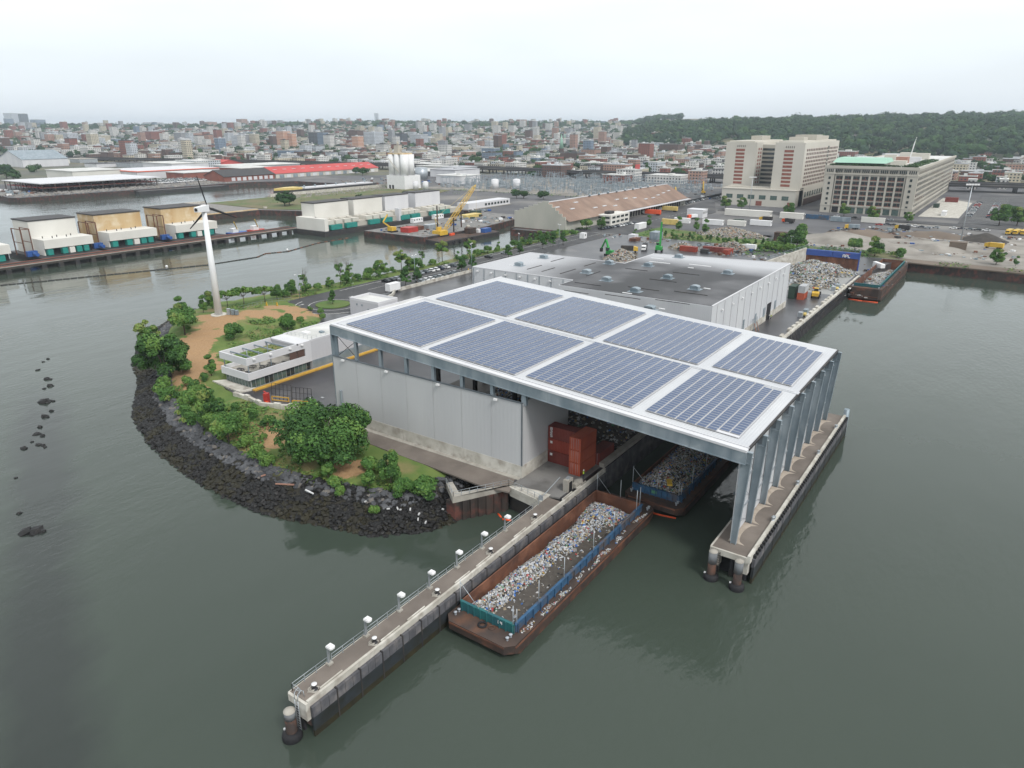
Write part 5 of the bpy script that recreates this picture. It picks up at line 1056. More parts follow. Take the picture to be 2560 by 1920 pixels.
def limbs(mb, base, blobs, r0, rnd, top=None, n=6):
    bx = (0, 0, base[0]); hub_ = (0, 0, base[1]); mb.cyl(bx, hub_, r0, r0 * .7, 8)
    for (x, y, z, r) in rnd.sample(blobs, min(n, len(blobs))):
        mid = ((x + 0) * .45 + rnd.uniform(-.2, .2), y * .45, hub_[2] + (z - hub_[2]) * .5); mb.cyl(hub_, mid, r0 * .55, r0 * .35, 6); mb.cyl(mid, (x, y, z), r0 * .35, r0 * .12, 5)
LM = ['leaf_dark', 'leaf_mid', 'leaf_light', 'leaf_yellow']
def tree_proto(name, cat, W, Hh, z0, nb, n, s, wts, trunk=(0, 2), r0=.25, seed=1, shape='round', br=(.28, .42), extra=None):
    rnd = random.Random(seed); blobs = []; cz = (z0 + Hh) / 2; hz = (Hh - z0) / 2
    for i in range(nb):
        for _ in range(50):
            a = rnd.random() * 6.28; q = sqrt(rnd.random()); t_ = rnd.uniform(-.75, 1)
            if shape == 'round': lim = sqrt(max(0, 1 - t_ * t_))
            elif shape == 'dome': lim = sqrt(max(0, 1 - max(0, t_) ** 2)); 
            elif shape == 'cone': lim = (1 - (t_ + .75) / 1.75) * 1.0 + .05
            else: lim = min(1, .55 + .45 * cos(t_ * 1.3))
            q = lim * (.55 + .45 * q)
            if lim > .05: break
        r = W / 2 * rnd.uniform(*br) * rnd.choice((.65, .85, 1, 1.12)); k = max(.1, 1 - r / (W / 2)) * (1.22 if i % 5 == 0 else 1)
        blobs.append((cos(a) * q * W / 2 * k, sin(a) * q * W / 2 * k, cz + t_ * hz * (1 - r / max(hz, r * 1.2) * .8), r))
    t = thing(name, 'x', cat, (0, 0, 0))
    mb = MB(); crown(mb, blobs, n, s, rnd, wts)
    o = bpy.data.objects.new('crown', mb.mesh('crown', LM[:len(wts)])); COL.objects.link(o); o.parent = t
    mb = MB(); limbs(mb, trunk, blobs, r0, rnd, n=8)
    if extra: extra(mb, rnd)
    o = bpy.data.objects.new('trunk', mb.mesh('trunk', 'bark')); COL.objects.link(o); o.parent = t
    return t
def twigs(h, w_, n=14):
    def f(mb, rnd):
        for _ in range(n):
            a = rnd.random() * 6.28; z = rnd.uniform(h * .45, h * .7); q = w_ * rnd.uniform(.3, 1); e_ = (cos(a) * q, sin(a) * q, h * rnd.uniform(.8, 1.05)); mb.cyl((cos(a) * .2, sin(a) * .2, z), e_, .07, .02, 4)
            for _ in range(3): mb.cyl(e_, (e_[0] + rnd.uniform(-.8, .8), e_[1] + rnd.uniform(-.8, .8), e_[2] + rnd.uniform(0, 1)), .03, .01, 3)
    return f
T_big = tree_proto('broad_tree', 'tree', 19.5, 11.5, .6, 46, 22000, .34, (4, 5, 1.2), (0, 3.5), .35, 5, 'dome', (.20, .32))
T_oak = tree_proto('broad_tree', 'tree', 15, 14, 1.0, 34, 14000, .36, (4, 4.5, 1), (0, 4), .35, 8, 'round', (.22, .34))
T_med = tree_proto('leafy_tree', 'tree', 8, 8.5, .5, 18, 5000, .29, (2, 4.5, 2, .6), (0, 3), .2, 12, 'round', (.3, .42))
T_med2 = tree_proto('leafy_tree', 'tree', 8.5, 7.5, 1.8, 16, 4400, .29, (1, 4, 3, .8), (0, 3), .2, 14, 'round', (.28, .4))
T_light = tree_proto('pale_tree', 'tree', 7, 9.5, 3.5, 14, 1700, .34, (0, 1, 4, 5), (0, 5), .18, 20, 'round', (.22, .34))
T_pop = tree_proto('slim_tree', 'tree', 3.6, 7.5, .2, 14, 2000, .28, (1, 4, 3), (0, 2), .12, 22, 'col', (.38, .5))
T_con = tree_proto('dark_tree', 'tree', 6.2, 9, .7, 24, 3600, .30, (7, 2), (0, 2), .2, 25, 'cone', (.26, .38))
T_round = tree_proto('round_shrub', 'shrub', 5.8, 5.2, .0, 18, 3600, .30, (1.5, 4, 2), (0, 1), .12, 28, 'dome', (.34, .46))
T_shrub = tree_proto('shrub', 'shrub', 3.2, 2.2, 0, 9, 900, .21, (2, 4, 2, 1), (0, .6), .06, 30, 'dome', (.4, .55))
T_lshrub = tree_proto('pale_shrub', 'shrub', 3.4, 2.6, 0, 9, 800, .24, (0, 2, 5, 2), (0, .6), .06, 33, 'dome', (.4, .55))
T_bare = tree_proto('thin_tree', 'tree', 4.5, 8.5, .6, 9, 700, .26, (2, 3, 2), (0, 4), .14, 36, 'col', (.28, .4), twigs(10.5, 2.6))
T_umb = tree_proto('flat_topped_tree', 'tree', 8, 6.3, 3.2, 16, 2500, .32, (0, 3, 3, 3), (0, 3), .16, 40, 'dome', (.22, .32))
def plant(proto, x, y, s, label, group=None, rz=None, zs=None, z=None):
    z = gz(x, y) if z is None else z; return place(proto, (x, y, z - .1), R.random() * 6.28 if rz is None else rz, label, group, s, zs)
def pz(zx, zy, cx=300, cy=660, z=5.): return at(cx + zx * 640 / 2212, cy + zy * 480 / 1659, z)
GP = 'trees and shrubs on the green point'
plant(T_big, -105.5, 85.0, 1.0, 'very broad dark green tree in front of the clad wall', GP)
plant(T_oak, -178.5, 93.5, 1.0, 'largest tree leaning over the rocks at the left tip of the point', GP)
plant(T_med, -181.5, 98.5, 1.0, 'dark tree merging behind the largest left tree', GP)
plant(T_med2, -205, 116, 1.25, 'leafy tree left of the turbine with forked dark trunks', GP)
plant(T_med, -213, 120.5, .95, 'darker tree behind the forked tree, left of the turbine', GP)
plant(T_light, -207.5, 105.5, 1.15, 'pale yellow-green airy tree at the far left of the point', GP)
plant(T_pop, -224.5, 127, 1.15, 'tall slim tree just left of the turbine tower', GP)
plant(T_pop, -225.5, 135.5, .9, 'slim bush touching the left side of the turbine tower', GP)
plant(T_umb, -228.5, 147.0, 1.0, 'first flat-topped tree right of the turbine', GP); plant(T_umb, -228, 153.5, 1.1, 'second flat-topped tree right of the turbine', GP); plant(T_umb, -226.5, 161.5, 1.0, 'third, yellowish flat-topped tree right of the turbine', GP)
plant(T_med, -231, 142.5, .8, 'dark bushy tree directly right of the turbine tower', GP)
plant(T_round, -189.8, 122.8, 1.0, 'round weeping shrub alone on the mulched slope', GP); plant(T_round, -187, 140.5, 1.05, 'round weeping shrub behind the office terrace', GP)
plant(T_pop, -167.5, 100.2, .85, 'slim bright tree at the office corner', GP)
plant(T_med, -137.5, 80.8, 1.0, 'tall shrubby tree, left of two over the rocks', GP, zs=1.15); plant(T_med2, -128.6, 78.6, .95, 'lighter bushy tree, right of two over the rocks', GP)
plant(T_pop, -139.5, 84.5, .7, 'pointed sapling rising behind the rock-side bushes', GP)
plant(T_med, -86.5, 84.2, .62, 'rounded tree between the broad tree and the landing', GP, zs=.85); plant(T_round, -80.2, 86.6, .95, 'low dense dark bush beside the landing railing', GP, zs=.75); plant(T_round, -83.0, 83.8, .7, 'small dense bush next to the landing bush', GP, zs=.7)
plant(T_pop, -89.5, 81.5, .8, 'slender pale sapling before the rounded tree', GP); plant(T_pop, -98.5, 79.5, .75, 'upright bright bush at the foot of the broad tree', GP)
for i, (x, y, k, s, q) in enumerate([(-95.5, 78.6, 1, .9, 'bright bush on the rock edge under the broad tree'), (-93, 77.6, 1, .8, 'yellowish bush at the rock edge, right of the broad tree'), (-122.5, 78.6, 1, 1.2, 'pale bush beside the mulch patch'), (-117.0, 77.2, 1, 1.3, 'feathery pale grass clump above the rocks'), (-112.5, 76.4, 1, 1.1, 'pale reedy clump under the broad tree'), (-150.5, 82.0, 0, 1.3, 'green bush above the bend of the rocks'), (-145.5, 80.3, 0, 1.4, 'dense bush left of the tall shrubby tree'), (-154.8, 86.5, 1, 1.3, 'bright weeds between mulch and rocks'), (-163.5, 85.8, 0, 1.6, 'leafy bush along the left rock edge'), (-168.5, 87.0, 1, 1.4, 'bright bush along the left rock edge'), (-172.8, 90.3, 1, 1.3, 'bright low shrub on the far left rock edge'), (-163.0, 92.2, 0, 1.1, 'small bush in the middle of the mulch'), (-158.4, 89.8, 1, 1.0, 'low bright shrub below the middle mulch'), (-165.5, 97.0, 0, .9, 'bluish shrub near the office corner'), (-167.8, 98.2, 0, .7, 'small shrub by the entrance paving'), (-164.3, 103.2, 0, .8, 'shrub against the office end'), (-178, 141.5, 1, .9, 'weedy shrub between office and roundabout'), (-190.5, 148.8, 1, .9, 'yellowish shrub on the verge by the roundabout'), (-195.5, 161.5, 1, .9, 'tan-green shrub before the roundabout loop'), (-189.5, 157.5, 1, .8, 'scrubby shrub at the loop edge near the office roof'), (-203, 163.0, 0, .7, 'small dark shrub on the orange verge'), (-84.5, 77.5, 1, .7, 'lone green tuft growing low in the rocks'), (-176.5, 129.5, 1, 1.2, 'weedy bush behind the office, left'), (-182.5, 133.5, 1, 1.1, 'weedy bush behind the office, right'), (-141, 88.8, 0, 1.0, 'creeping green shrub on the slope below the block wall'), (-134, 88.6, 0, 1.2, 'dark creeping shrub right of the slope centre'), (-127.5, 88.0, 0, 1.2, 'dark creeping shrub beside the broad tree')]):
    plant((T_shrub, T_lshrub)[k], x, y, s, q, GP)
plant(T_con, -203.2, 174, .62, 'small dark tree on the roundabout island', 'dark round trees by the car park', z=5.3)
for i, (x, y, s, q) in enumerate([(-203.2, 213.5, .95, 'left of the pair at the near car rows'), (-202.3, 219.5, .85, 'right of the pair at the near car rows'), (-201.5, 248.5, .9, 'left of the pair at the barrier end'), (-201, 256, .85, 'right of the pair at the barrier end'), (-206.5, 292, .8, 'left of two behind the warehouse wing'), (-207, 303, .8, 'right of two behind the warehouse wing'), (-209, 328, .9, 'left of three at the inlet'), (-208, 337, .95, 'middle of three at the inlet'), (-207, 346, .85, 'right of three at the inlet')]):
    plant(T_con, x, y, s, f'dark dense tree, {q}', 'dark round trees by the car park', z=5.0)
for k in range(0, 34, 2):
    f_ = k / 33 * (len(SHORE_N) - 5) + 2; i_ = int(f_); a_, c_ = SHORE_N[i_], SHORE_N[i_ + 1]; t_ = f_ - i_; l_ = hypot(c_[0] - a_[0], c_[1] - a_[1]); o_ = 9.5 + (k * 7 % 5) * 1.3 + R.uniform(-1, 1)
    x, y = a_[0] + (c_[0] - a_[0]) * t_ + (c_[1] - a_[1]) / l_ * o_, a_[1] + (c_[1] - a_[1]) * t_ - (c_[0] - a_[0]) / l_ * o_
    plant((T_lshrub, T_shrub, T_lshrub, T_round, T_lshrub)[k % 5], x, y, (.8, .95, .6, .36, 1.0)[k % 5] * (1 + .15 * (k % 3)), f'bushy growth behind the riprap, {ORD[k // 2]} from the landing', 'bushes behind the riprap')
# shore hedge beside the road
GH = 'thicket of small trees along the channel shore'; rs = random.Random(9)
kinds_ = [(T_med, 'bushy green tree'), (T_med2, 'loose leafy tree'), (T_shrub, 'low shrub'), (T_lshrub, 'pale low shrub'), (T_pop, 'slim young tree'), (T_bare, 'thin tree with bare upper twigs'), (T_light, 'airy pale tree')]
cnt = {}
seq = [(168, 0, .7), (172, 2, 1.4), (176, 0, .75), (180, 5, 1.0), (184, 2, 1.5), (188, 3, 1.2), (192, 4, .7), (196, 2, 1.3), (200, 5, 1.15), (203, 0, .7), (207, 5, .95), (210, 2, 1.5), (214, 3, 1.3), (217, 1, .7), (221, 4, .9), (225, 0, .85), (229, 3, 1.1), (233, 2, 1.2), (237, 6, 1.05), (241, 0, .8), (245, 1, .75), (249, 2, 1.4), (252, 5, .9), (257, 3, 1.2), (262, 3, 1.0), (267, 6, 1.1), (272, 4, .7), (277, 2, 1.3), (281, 5, 1.1), (285, 6, 1.0), (290, 3, 1.4), (294, 2, 1.3), (299, 1, .6), (304, 3, 1.2), (309, 4, .7), (314, 2, 1.4), (320, 1, .7), (326, 3, 1.3), (331, 0, .6), (336, 2, 1.4), (341, 4, .8), (347, 0, .8), (352, 0, .7), (358, 2, 1.6), (364, 1, .7), (370, 0, .6), (376, 3, 1.5), (383, 2, 1.5)]
for (y, k, s) in seq:
    x = -227.5 + rs.uniform(-2.5, 2.0) + (4 if y > 270 else 0); p_, nm = kinds_[k]; cnt[k] = cnt.get(k, 0) + 1
    plant(p_, x, y, s, f'{nm} on the channel bank, {ORD[cnt[k] - 1]} of its kind', GH)
# rough ground cover
def cover(name, pts, n, s, mats_, label, rnd, zf=None, wts=None):
    mb = MB()
    for _ in range(n):
        cx, cy, r = rnd.choice(pts); a = rnd.random() * 6.28; q = r * sqrt(rnd.random()); x, y = cx + cos(a) * q, cy + sin(a) * q; z = (zf or gz)(x, y) if zf else None
        mb.v.append((x, y, 0)) if 0 else None
        P_.append((x, y)); 
    return
P_ = []; rg_ = random.Random(4)
areas = [(-150, 84, 6), (-140, 82, 6), (-130, 80, 5), (-120, 79, 5), (-140, 90, 5), (-128, 89, 6), (-118, 88, 6), (-160, 87, 5), (-170, 89, 4), (-110, 80, 6), (-100, 80, 5), (-90, 81, 6), (-82, 83, 4), (-185, 95, 4), (-195, 100, 4), (-175, 115, 6), (-180, 125, 8), (-185, 135, 8), (-200, 140, 4), (-225, 150, 6), (-228, 180, 5), (-228, 200, 5), (-228, 220, 5), (-227, 240, 5), (-225, 260, 5), (-225, 280, 5), (-224, 300, 5), (-224, 320, 5), (-226, 340, 6), (-228, 360, 6), (-185, 150, 4), (-200, 165, 3)]
for _ in range(30000):
    cx, cy, r = rg_.choice(areas); a = rg_.random() * 6.28; q = r * 1.2 * sqrt(rg_.random()); P_.append((cx + cos(a) * q, cy + sin(a) * q))
PA = np.array(P_); zz, ss = ground_z(PA); fl_ = inside(PA, flat); mb = MB()
for (x, y), z, s_, f_ in zip(P_, zz, ss, fl_):
    if s_ < 8 and y < 150 or s_ < 3 or f_ or mnoise.noise((x * .15, y * .15, 2)) < -.12 or (x > -118 and y > 93.5) or (-163 < x < -148 and y > 97) or (-222 < x < -184 and y > 158): continue
    leaf(mb, (x, y, z + rg_.uniform(0, .5)), (0, 0, 1), rg_.uniform(.2, .42), rg_.choices((0, 1, 2, 3), (1, 4, 5, 2.5))[0], rg_)
o = mb.build('ground_cover', LM); tag(o, 'weeds and creeping plants over the green point and verge', 'ground cover', kind='stuff')
# driftwood
for i, (p, q_, m_, q) in enumerate([((1340, 975), (1505, 1020), 'brick_pink', 'long orange-brown plank'), ((1600, 1030), (1670, 1080), 'white', 'white branch'), ((1215, 915), (1260, 935), 'brick_pink', 'short brown plank')]):
    a = pz(*p, 300, 920, 4); c = pz(*q_, 300, 920, 3.4); mb = MB(); mb.bar((a[0], a[1], gz(*a) + .9), (c[0], c[1], gz(*c) + .9), .22); single(mb, 'driftwood', m_, f'{q} stranded on the dark rocks', 'driftwood', (a[0], a[1], gz(*a) + .8))
mb = MB()
for (zx, zy) in [(245, 1095), (325, 1090), (350, 1095), (510, 1110), (500, 1135), (715, 1060), (130, 1090), (50, 1050), (565, 1145), (435, 1090)]:
    x, y = at(900 + zx * .2893, 960 + zy * .2893, 2.5); mb.cbox(x, y, gz(x, y) + .7, rg_.uniform(.3, .9), .25, .2, rg_.random() * 3)
o = mb.build('rock_litter', 't_white'); tag(o, 'scraps of pale litter caught among the dark rocks', 'litter', kind='stuff')
# ================================================================ channel side: docks, floating power plants, crane barge
def atx(px, py, X):
    """point on the plane x = X"""
    u, v = px - 1280, py - 960; dn = v * CP + FPX * SP; fw = FPX * CP - v * SP; dx = u * RD[0] + fw * FD[0]; dy = u * RD[1] + fw * FD[1]; t = X / dx; return (X, t * dy, CAMH - t * dn)
def zz_(zx, zy, cx, cy): return (cx + zx * 640 / 2212, cy + zy * 480 / 1659)
dk = thing('timber_dock', 'long dark piled dock carrying red pipes in front of the power barges', 'dock', (-403, 170, 3))
mb = MB(); mb.box(-409, 10, 2.2, -397.5, 318, 3.2); mb.build('deck', 'dirt_dark', dk)
for k in range(39): mb = MB(); mb.box(-399.5, 12 + k * 8, -2, -396.8, 14.2 + k * 8, 2.2); mb.build('pile_bent', 'steel_dark', dk)
mb = MB(); mb.cyl((-399.0, 10, 3.6), (-399.0, 316, 3.6), .22, n=6); mb.cyl((-406.5, 10, 3.6), (-406.5, 316, 3.6), .2, n=6); mb.build('red_pipes', 'brick_red', dk)
mb = MB(); mb.bar((-397.8, 10, 3.3), (-397.8, 316, 3.3), .5); mb.build('edge_beam', 'concrete', dk)
rq = random.Random(21)
for k, (y, h) in enumerate([(140, 9), (150, 10), (166, 16), (172, 16), (206, 13), (214, 9), (232, 15), (238, 15), (258, 9), (290, 10), (302, 9)]):
    mb = MB(); mb.cyl((0, 0, 0), (0, 0, h), .14, .09, 6); mb.bar((-1.2, 0, h - .3), (1.2, 0, h - .3), .12); single(mb, 'utility_pole', 'steel_dark', f'thin dark pole on the timber dock, {ORD[k]} from the left', 'pole', (-401.5, y, 3.2), 'poles on the timber dock')
for k in range(26):
    y = 60 + k * 9.6 + rq.uniform(-2, 2); m_, nm, lb = rq.choice([('yellow', 'pump_set', 'yellow pump set'), ('blue_machine', 'pump_set', 'blue pump set'), ('orange', 'equipment_crate', 'orange equipment crate'), ('white', 'equipment_crate', 'white equipment crate'), ('rust', 'scrap_skip', 'rusty skip'), ('galv', 'equipment_crate', 'grey equipment crate')])
    mb = MB(); l = rq.uniform(1.5, 3.6); mb.cbox(0, 0, 0, 2, l, rq.uniform(1, 1.7), rq.uniform(-.2, .2)); mb.cyl((0, -l / 2, 1.4), (0, l / 2, 1.4), .45, n=8); mb.bar((.6, 0, .5), (1.2, l * .6, .4), .3)
    single(mb, nm, m_, f'{lb} on the timber dock, position {k + 1} from the left end', 'equipment', (-403 + rq.uniform(-2.5, 2.5), y, 3.2), 'gear standing on the timber dock')
def power_barge(y0, y1, m_top, label, frames=True):
    t = thing('power_barge', label, 'power barge', (-435, (y0 + y1) / 2, 0), 0, 'floating power plants behind the timber dock')
    mb = MB(); mb.box(-453, y0 - 4, -1, -411, y1 + 3, 3.0); mb.build('hull', 'steel_dark', t)
    mb = MB(); mb.box(-450, y0, 3, -431, y1, 20.0); mb.build('tall_block', m_top, t)
    mb = MB(); mb.box(-450.3, y0 - .3, 20, -430.7, y1 + .3, 20.6); mb.build('roof_rim', 'steel_dark', t)
    mb = MB(); mb.box(-431, y0 + .5, 6.7, -418, y1 + 1.5, 11.2); mb.box(-431, y0 + .5, 3, -420, y0 + 1.2, 6.7); mb.build('front_block', 'cream', t)
    n = 6; w_ = (y1 - y0 - 2) / n
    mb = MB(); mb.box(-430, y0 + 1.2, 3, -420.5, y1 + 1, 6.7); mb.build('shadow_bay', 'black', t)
    for k in range(n):
        m_ = 'teal' if k in (0, 2, 4) or k == 5 else ('cream' if k == 3 else None)
        if m_: mb = MB(); mb.box(-420.5, y0 + 1.5 + k * w_, 3.3, -417.5, y0 + 1 + (k + .85) * w_, 6.3); mb.build('machine_unit', m_, t)
    for k in range(5): mb = MB(); mb.cyl((-427 + (k % 2) * 3, y0 + 4 + k * (y1 - y0 - 6) / 5, 11.2), (-427 + (k % 2) * 3, y0 + 4 + k * (y1 - y0 - 6) / 5, 12.3), .25, n=6); mb.build('roof_vent', 'steel_dark', t)
    if frames:
        f = MB()
        for yy in (y0 - 6.5, y0 - 2.5):
            f.bar((-425, yy, 3), (-425, yy, 17), .45); f.bar((-436, yy, 3), (-436, yy, 17), .45); f.bar((-425, yy, 17), (-436, yy, 17), .35); f.bar((-425, yy, 10), (-436, yy, 10), .3)
        f.bar((-425, y0 - 6.5, 17), (-425, y0 - 2.5, 17), .35); f.build('gantry', 'rust', t)
    mb = MB(); mb.cbox(-424, y0 - 4, 3, 3, 5, 2.8); mb.cyl((-421, y0 - 4, 4.5), (-417, y0 - 4, 4.5), 1.0, n=8); mb.build('blue_pump', 'blue_machine', t)
power_barge(118, 150, 'cream', 'white power plant barge cut off by the left picture edge'); power_barge(167, 191, 'cream', 'white windowless power plant barge, second from the left'); power_barge(201, 228, 'cream_rust', 'rust-stained tan power plant barge, third from the left'); power_barge(241, 268, 'cream_rust', 'rust-stained power plant barge half hidden by the turbine')
for i, (y0, l) in enumerate(((282, 11), (298, 9))):
    t = thing('work_boat', f'small work craft moored behind the timber dock, the {["left", "right"][i]} one', 'boat', (-425, y0 + l / 2, 0)); mb = MB(); mb.prism([(-429, y0), (-422, y0), (-422, y0 + l), (-425.5, y0 + l + 3), (-429, y0 + l)], -.5, 1.6); mb.build('hull', 'red' if i else 'blue_machine', t); mb = MB(); mb.box(-427.5, y0 + 2, 1.6, -423.5, y0 + 6, 4.2); mb.build('cabin', 'white', t); mb = MB(); mb.bar((-425, y0 + 7, 1.6), (-420, y0 + 1, 9), .5); mb.build('boom', 'yellow', t)
mb = MB()
pts = [(-392, 60, .1), (-371, 127, .1), (-357, 164, .1), (-340, 211, .1), (-339, 240, .1), (-345, 250, .1), (-340.5, 262, .1), (-351, 292, .1), (-352, 322, .1)]
for a, c in zip(pts[:-1], pts[1:]):
    l = (Vector(c) - Vector(a)).length; n = int(l / 3)
    for k in range(n): p = Vector(a).lerp(Vector(c), (k + .04) / n); q = Vector(a).lerp(Vector(c), (k + .96) / n); mb.cyl(p, q, .32, n=6, m=0 if a[1] < 240 or k % 2 else 1)
o = mb.build('oil_boom', ['steel_dark', 'rust']); tag(o, 'long dark floating boom strung across the channel', 'boom')
for i, (zx, zy, cx) in enumerate([(1440, 1475, 0), (270, 1330, 640)]): x, y = at(*zz_(zx, zy, cx, 240), 0); mb = MB(); mb.lathe((x, y, -.2), [(.5, 0), (.7, .4), (.4, .9), (.01, 1)], 10); single(mb, 'buoy', 'white', f'white buoy on the channel beside the boom, the {["left","right"][i]} one', 'buoy', (x, y, 0), 'white channel buoys')
# second group of power plants
g2 = thing('power_plant_barge', 'row of four white power plant blocks on one dark barge by the crane', 'power barge', (-383, 385, 0))
mb = MB(); mb.box(-399, 313, -1, -367, 462, 3.2); mb.build('hull', 'steel_dark', g2)
mb = MB(); mb.box(-397, 315, 3.2, -369, 318, 11); mb.box(-397, 318, 3.2, -385, 322, 11); mb.build('end_block', 'cream', g2)
for k, (a, c) in enumerate([(321, 351), (356, 384), (387, 412), (420, 449)]):
    mb = MB(); mb.box(-398, a, 3.2, -385, c, 19.4); tb_ = mb.build('tall_block', 'cream' if k < 2 else 'white_panel', g2); mb = MB(); mb.box(-398.2, a - .2, 19.4, -384.8, c + .2, 20); mb.build('roof_rim', 'steel_dark', tb_)
    n = 4
    for q in range(n):
        y = a - 2 + q * (c - a) / n; mb = MB(); mb.box(-384.5, y, 6.8, -371, y + 5.6, 9.2); mb.cyl((-378, y + 2.8, 9.2), (-378, y + 2.8, 10), 2, n=10); mb.build('cooling_box', 'tan_light', g2)
    for q in range(2): y = a - 1 + q * (c - a) * .45; mb = MB(); mb.box(-371, y, 3.6, -368.4, y + 9.5, 6.6); mb.build('machine_unit', 'teal', g2)
mb = MB(); mb.box(-384.6, 318, 3.2, -372, 458, 6.8); mb.build('lower_deckhouse', 'tan_concrete', g2)
mb = MB(); mb.box(-373, 384.5, 3.2, -369, 387, 12); mb.build('riser', 'white_panel', g2)
lw = thing('pier_house', 'long low white house with square windows on dark piles', 'building', (-372, 490, 4)); mb = MB(); mb.box(-378, 462, 4.6, -366, 520, 9.2); mb.build('wall', 'white_panel', lw)
for k in range(8): mb = MB(); mb.box(-366, 484 + k * 4.4, 6, -365.8, 486.6 + k * 4.4, 7.8); mb.build('window', 'glass_dark', lw)
mb = MB(); mb.box(-379, 461, 4.0, -365, 521, 4.6); mb.build('floor', 'concrete', lw)
for k in range(7): mb = MB(); mb.box(-367, 464 + k * 8, 0, -366, 465 + k * 8, 4); mb.build('pile', 'steel_dark', lw)
# work quay and crane barge
cb = thing('crane_barge', 'flat work barge with stacked gear beside the quay', 'barge', (-291, 360, 0)); mb = MB(); mb.prism([(-303, 330), (-280, 326), (-278, 383), (-300, 392)], -.6, 2.6); mb.build('hull', 'steel_dark', cb); mb = MB(); mb.prism([(-302.5, 331), (-281, 327), (-279, 382), (-299.5, 390)], 2.6, 2.75); mb.build('deck', 'rust_deck', cb)
for k in range(9): mb = MB(); mb.torus((-278.6 - .1 * k, 331 + k * 6, 1.4), .9, .35, axis=0, n=10, k=6); mb.build('tyre', 'black', cb)
for (zx, zy, sy) in ((1570, 1160, 965), (1710, 1190, 1065), (1775, 1150, 960)):
    x, y = at(*zz_(zx, zy, 640, 240), 3); h = 19 if sy < 1000 else 13; mb = MB(); mb.cyl((x, y, 0), (x, y, h), .45, n=8); mb.build('spud_pole', 'rust_dark', cb)
cr = thing('crawler_crane', 'yellow crane with long lattice boom raised over the work barge', 'crane', (-296, 345, 2.75))
mb = MB(); mb.box(-300, 341.5, 3.6, -293.5, 349, 6.2); mb.box(-299, 344, 6.2, -297, 347, 8.2); mb.build('cab', 'yellow', cr); mb = MB(); mb.box(-300.5, 342, 2.75, -298.5, 349.5, 3.6); mb.box(-295, 342, 2.75, -293, 349.5, 3.6); mb.build('tracks', 'black', cr)
tip = Vector(atx(*zz_(1900, 765, 640, 240), -296.5)); base_ = Vector((-296.5, 348, 5)); mb = MB()
d_ = (tip - base_); L_ = d_.length; d_.normalize(); s_ = d_.cross(Vector((0, 0, 1))).normalized(); u_ = s_.cross(d_)
def bp(k, i, j): f = sin(pi * min(1, max(.12, k))) ** .3; w_ = 1.0 * (f if k > .5 else 1) * (1 if k > .08 else .6); return base_ + d_ * L_ * k + s_ * i * w_ + u_ * j * w_
n = 16
for k in range(n):
    for (i, j) in ((-1, -1), (1, -1), (1, 1), (-1, 1)):
        mb.bar(bp(k / n, i, j), bp((k + 1) / n, i, j), .22); i2, j2 = (-j, i); mb.bar(bp(k / n, i, j), bp((k + 1) / n, i2, j2), .14)
mb.build('lattice_boom', 'yellow', cr); mb = MB(); mb.bar(tuple(tip), (-297, 341, 14), .08); mb.bar((-297, 341, 14), (-297, 343, 6), .25); mb.bar((-297, 341, 14), (-297, 349, 6), .2); mb.bar(tuple(tip), (tip.x, tip.y, 9), .06); mb.build('mast', 'yellow_pale', cr)
def blk(nm, x, y, z, sx, sy, sz, m, label, cat, a=0, grp=None, top=None):
    """a cabin or crate with a slightly overhanging lid"""
    t = thing(nm, label, cat, (x, y, z), a, grp); mb = MB(); mb.cbox(0, 0, 0, sx, sy, sz * .94); o = bpy.data.objects.new('body', mb.mesh('body', m)); COL.objects.link(o); o.parent = t
    mb = MB(); mb.cbox(0, 0, sz * .94, sx * 1.03, sy * 1.02, sz * .06); 
    if top == 'win':
        mb2 = MB(); n = max(1, int(sy / 2.5))
        for k in range(n): mb2.cbox(sx / 2, -sy / 2 + (k + .5) * sy / n, sz * .5, .08, min(1, sy / n * .5), sz * .28)
        o = bpy.data.objects.new('windows', mb2.mesh('windows', 'glass_dark')); COL.objects.link(o); o.parent = t
    o = bpy.data.objects.new('lid', mb.mesh('lid', m)); COL.objects.link(o); o.parent = t; return t
blk('trailer_cabin', -347, 379, 4.3, 3, 10, 3, 'white', 'white trailer on the work quay in front of the teal units', 'trailer', top='win'); blk('trailer_cabin', -349, 404, 4.3, 3, 10, 3, 'white', 'white windowed trailer farther along the work quay', 'trailer', top='win'); blk('scrap_skip', -318, 340, 4.3, 7, 9, 3, 'red', 'red open skip with gear at the work quay edge', 'skip'); blk('scrap_skip', -320, 350, 4.3, 5, 7, 2.4, 'rust', 'rusty skip behind the red one', 'skip'); blk('tank_rack', -318, 362, 4.3, 5, 12, 2.6, 'galv_light', 'pale grey tank rack on the work quay', 'tank'); blk('deck_cabin', -289, 366, 2.75, 5, 6, 3.4, 'rust_dark', 'dark cabin on the crane barge', 'cabin'); blk('deck_cabin', -284, 376, 2.75, 4, 7, 2.6, 'blue_machine', 'blue machinery box on the crane barge end', 'cabin'); blk('deck_cabin', -287, 372, 2.75, 3, 3, 2.2, 'white', 'small white box on the crane barge', 'cabin'); blk('fuel_drums', -293, 352, 2.75, 2, 4, 1.3, 'orange', 'orange crate beside the crane cab', 'crate'); blk('deck_cabin', -335, 425, 4.3, 7, 18, 2.2, 'yellow_pale', 'yellow steel frames on the quay below the long white house', 'steelwork'); blk('deck_cabin', -342, 440, 4.3, 5, 8, 3, 'container_green', 'dark green hut on the far work quay', 'hut')
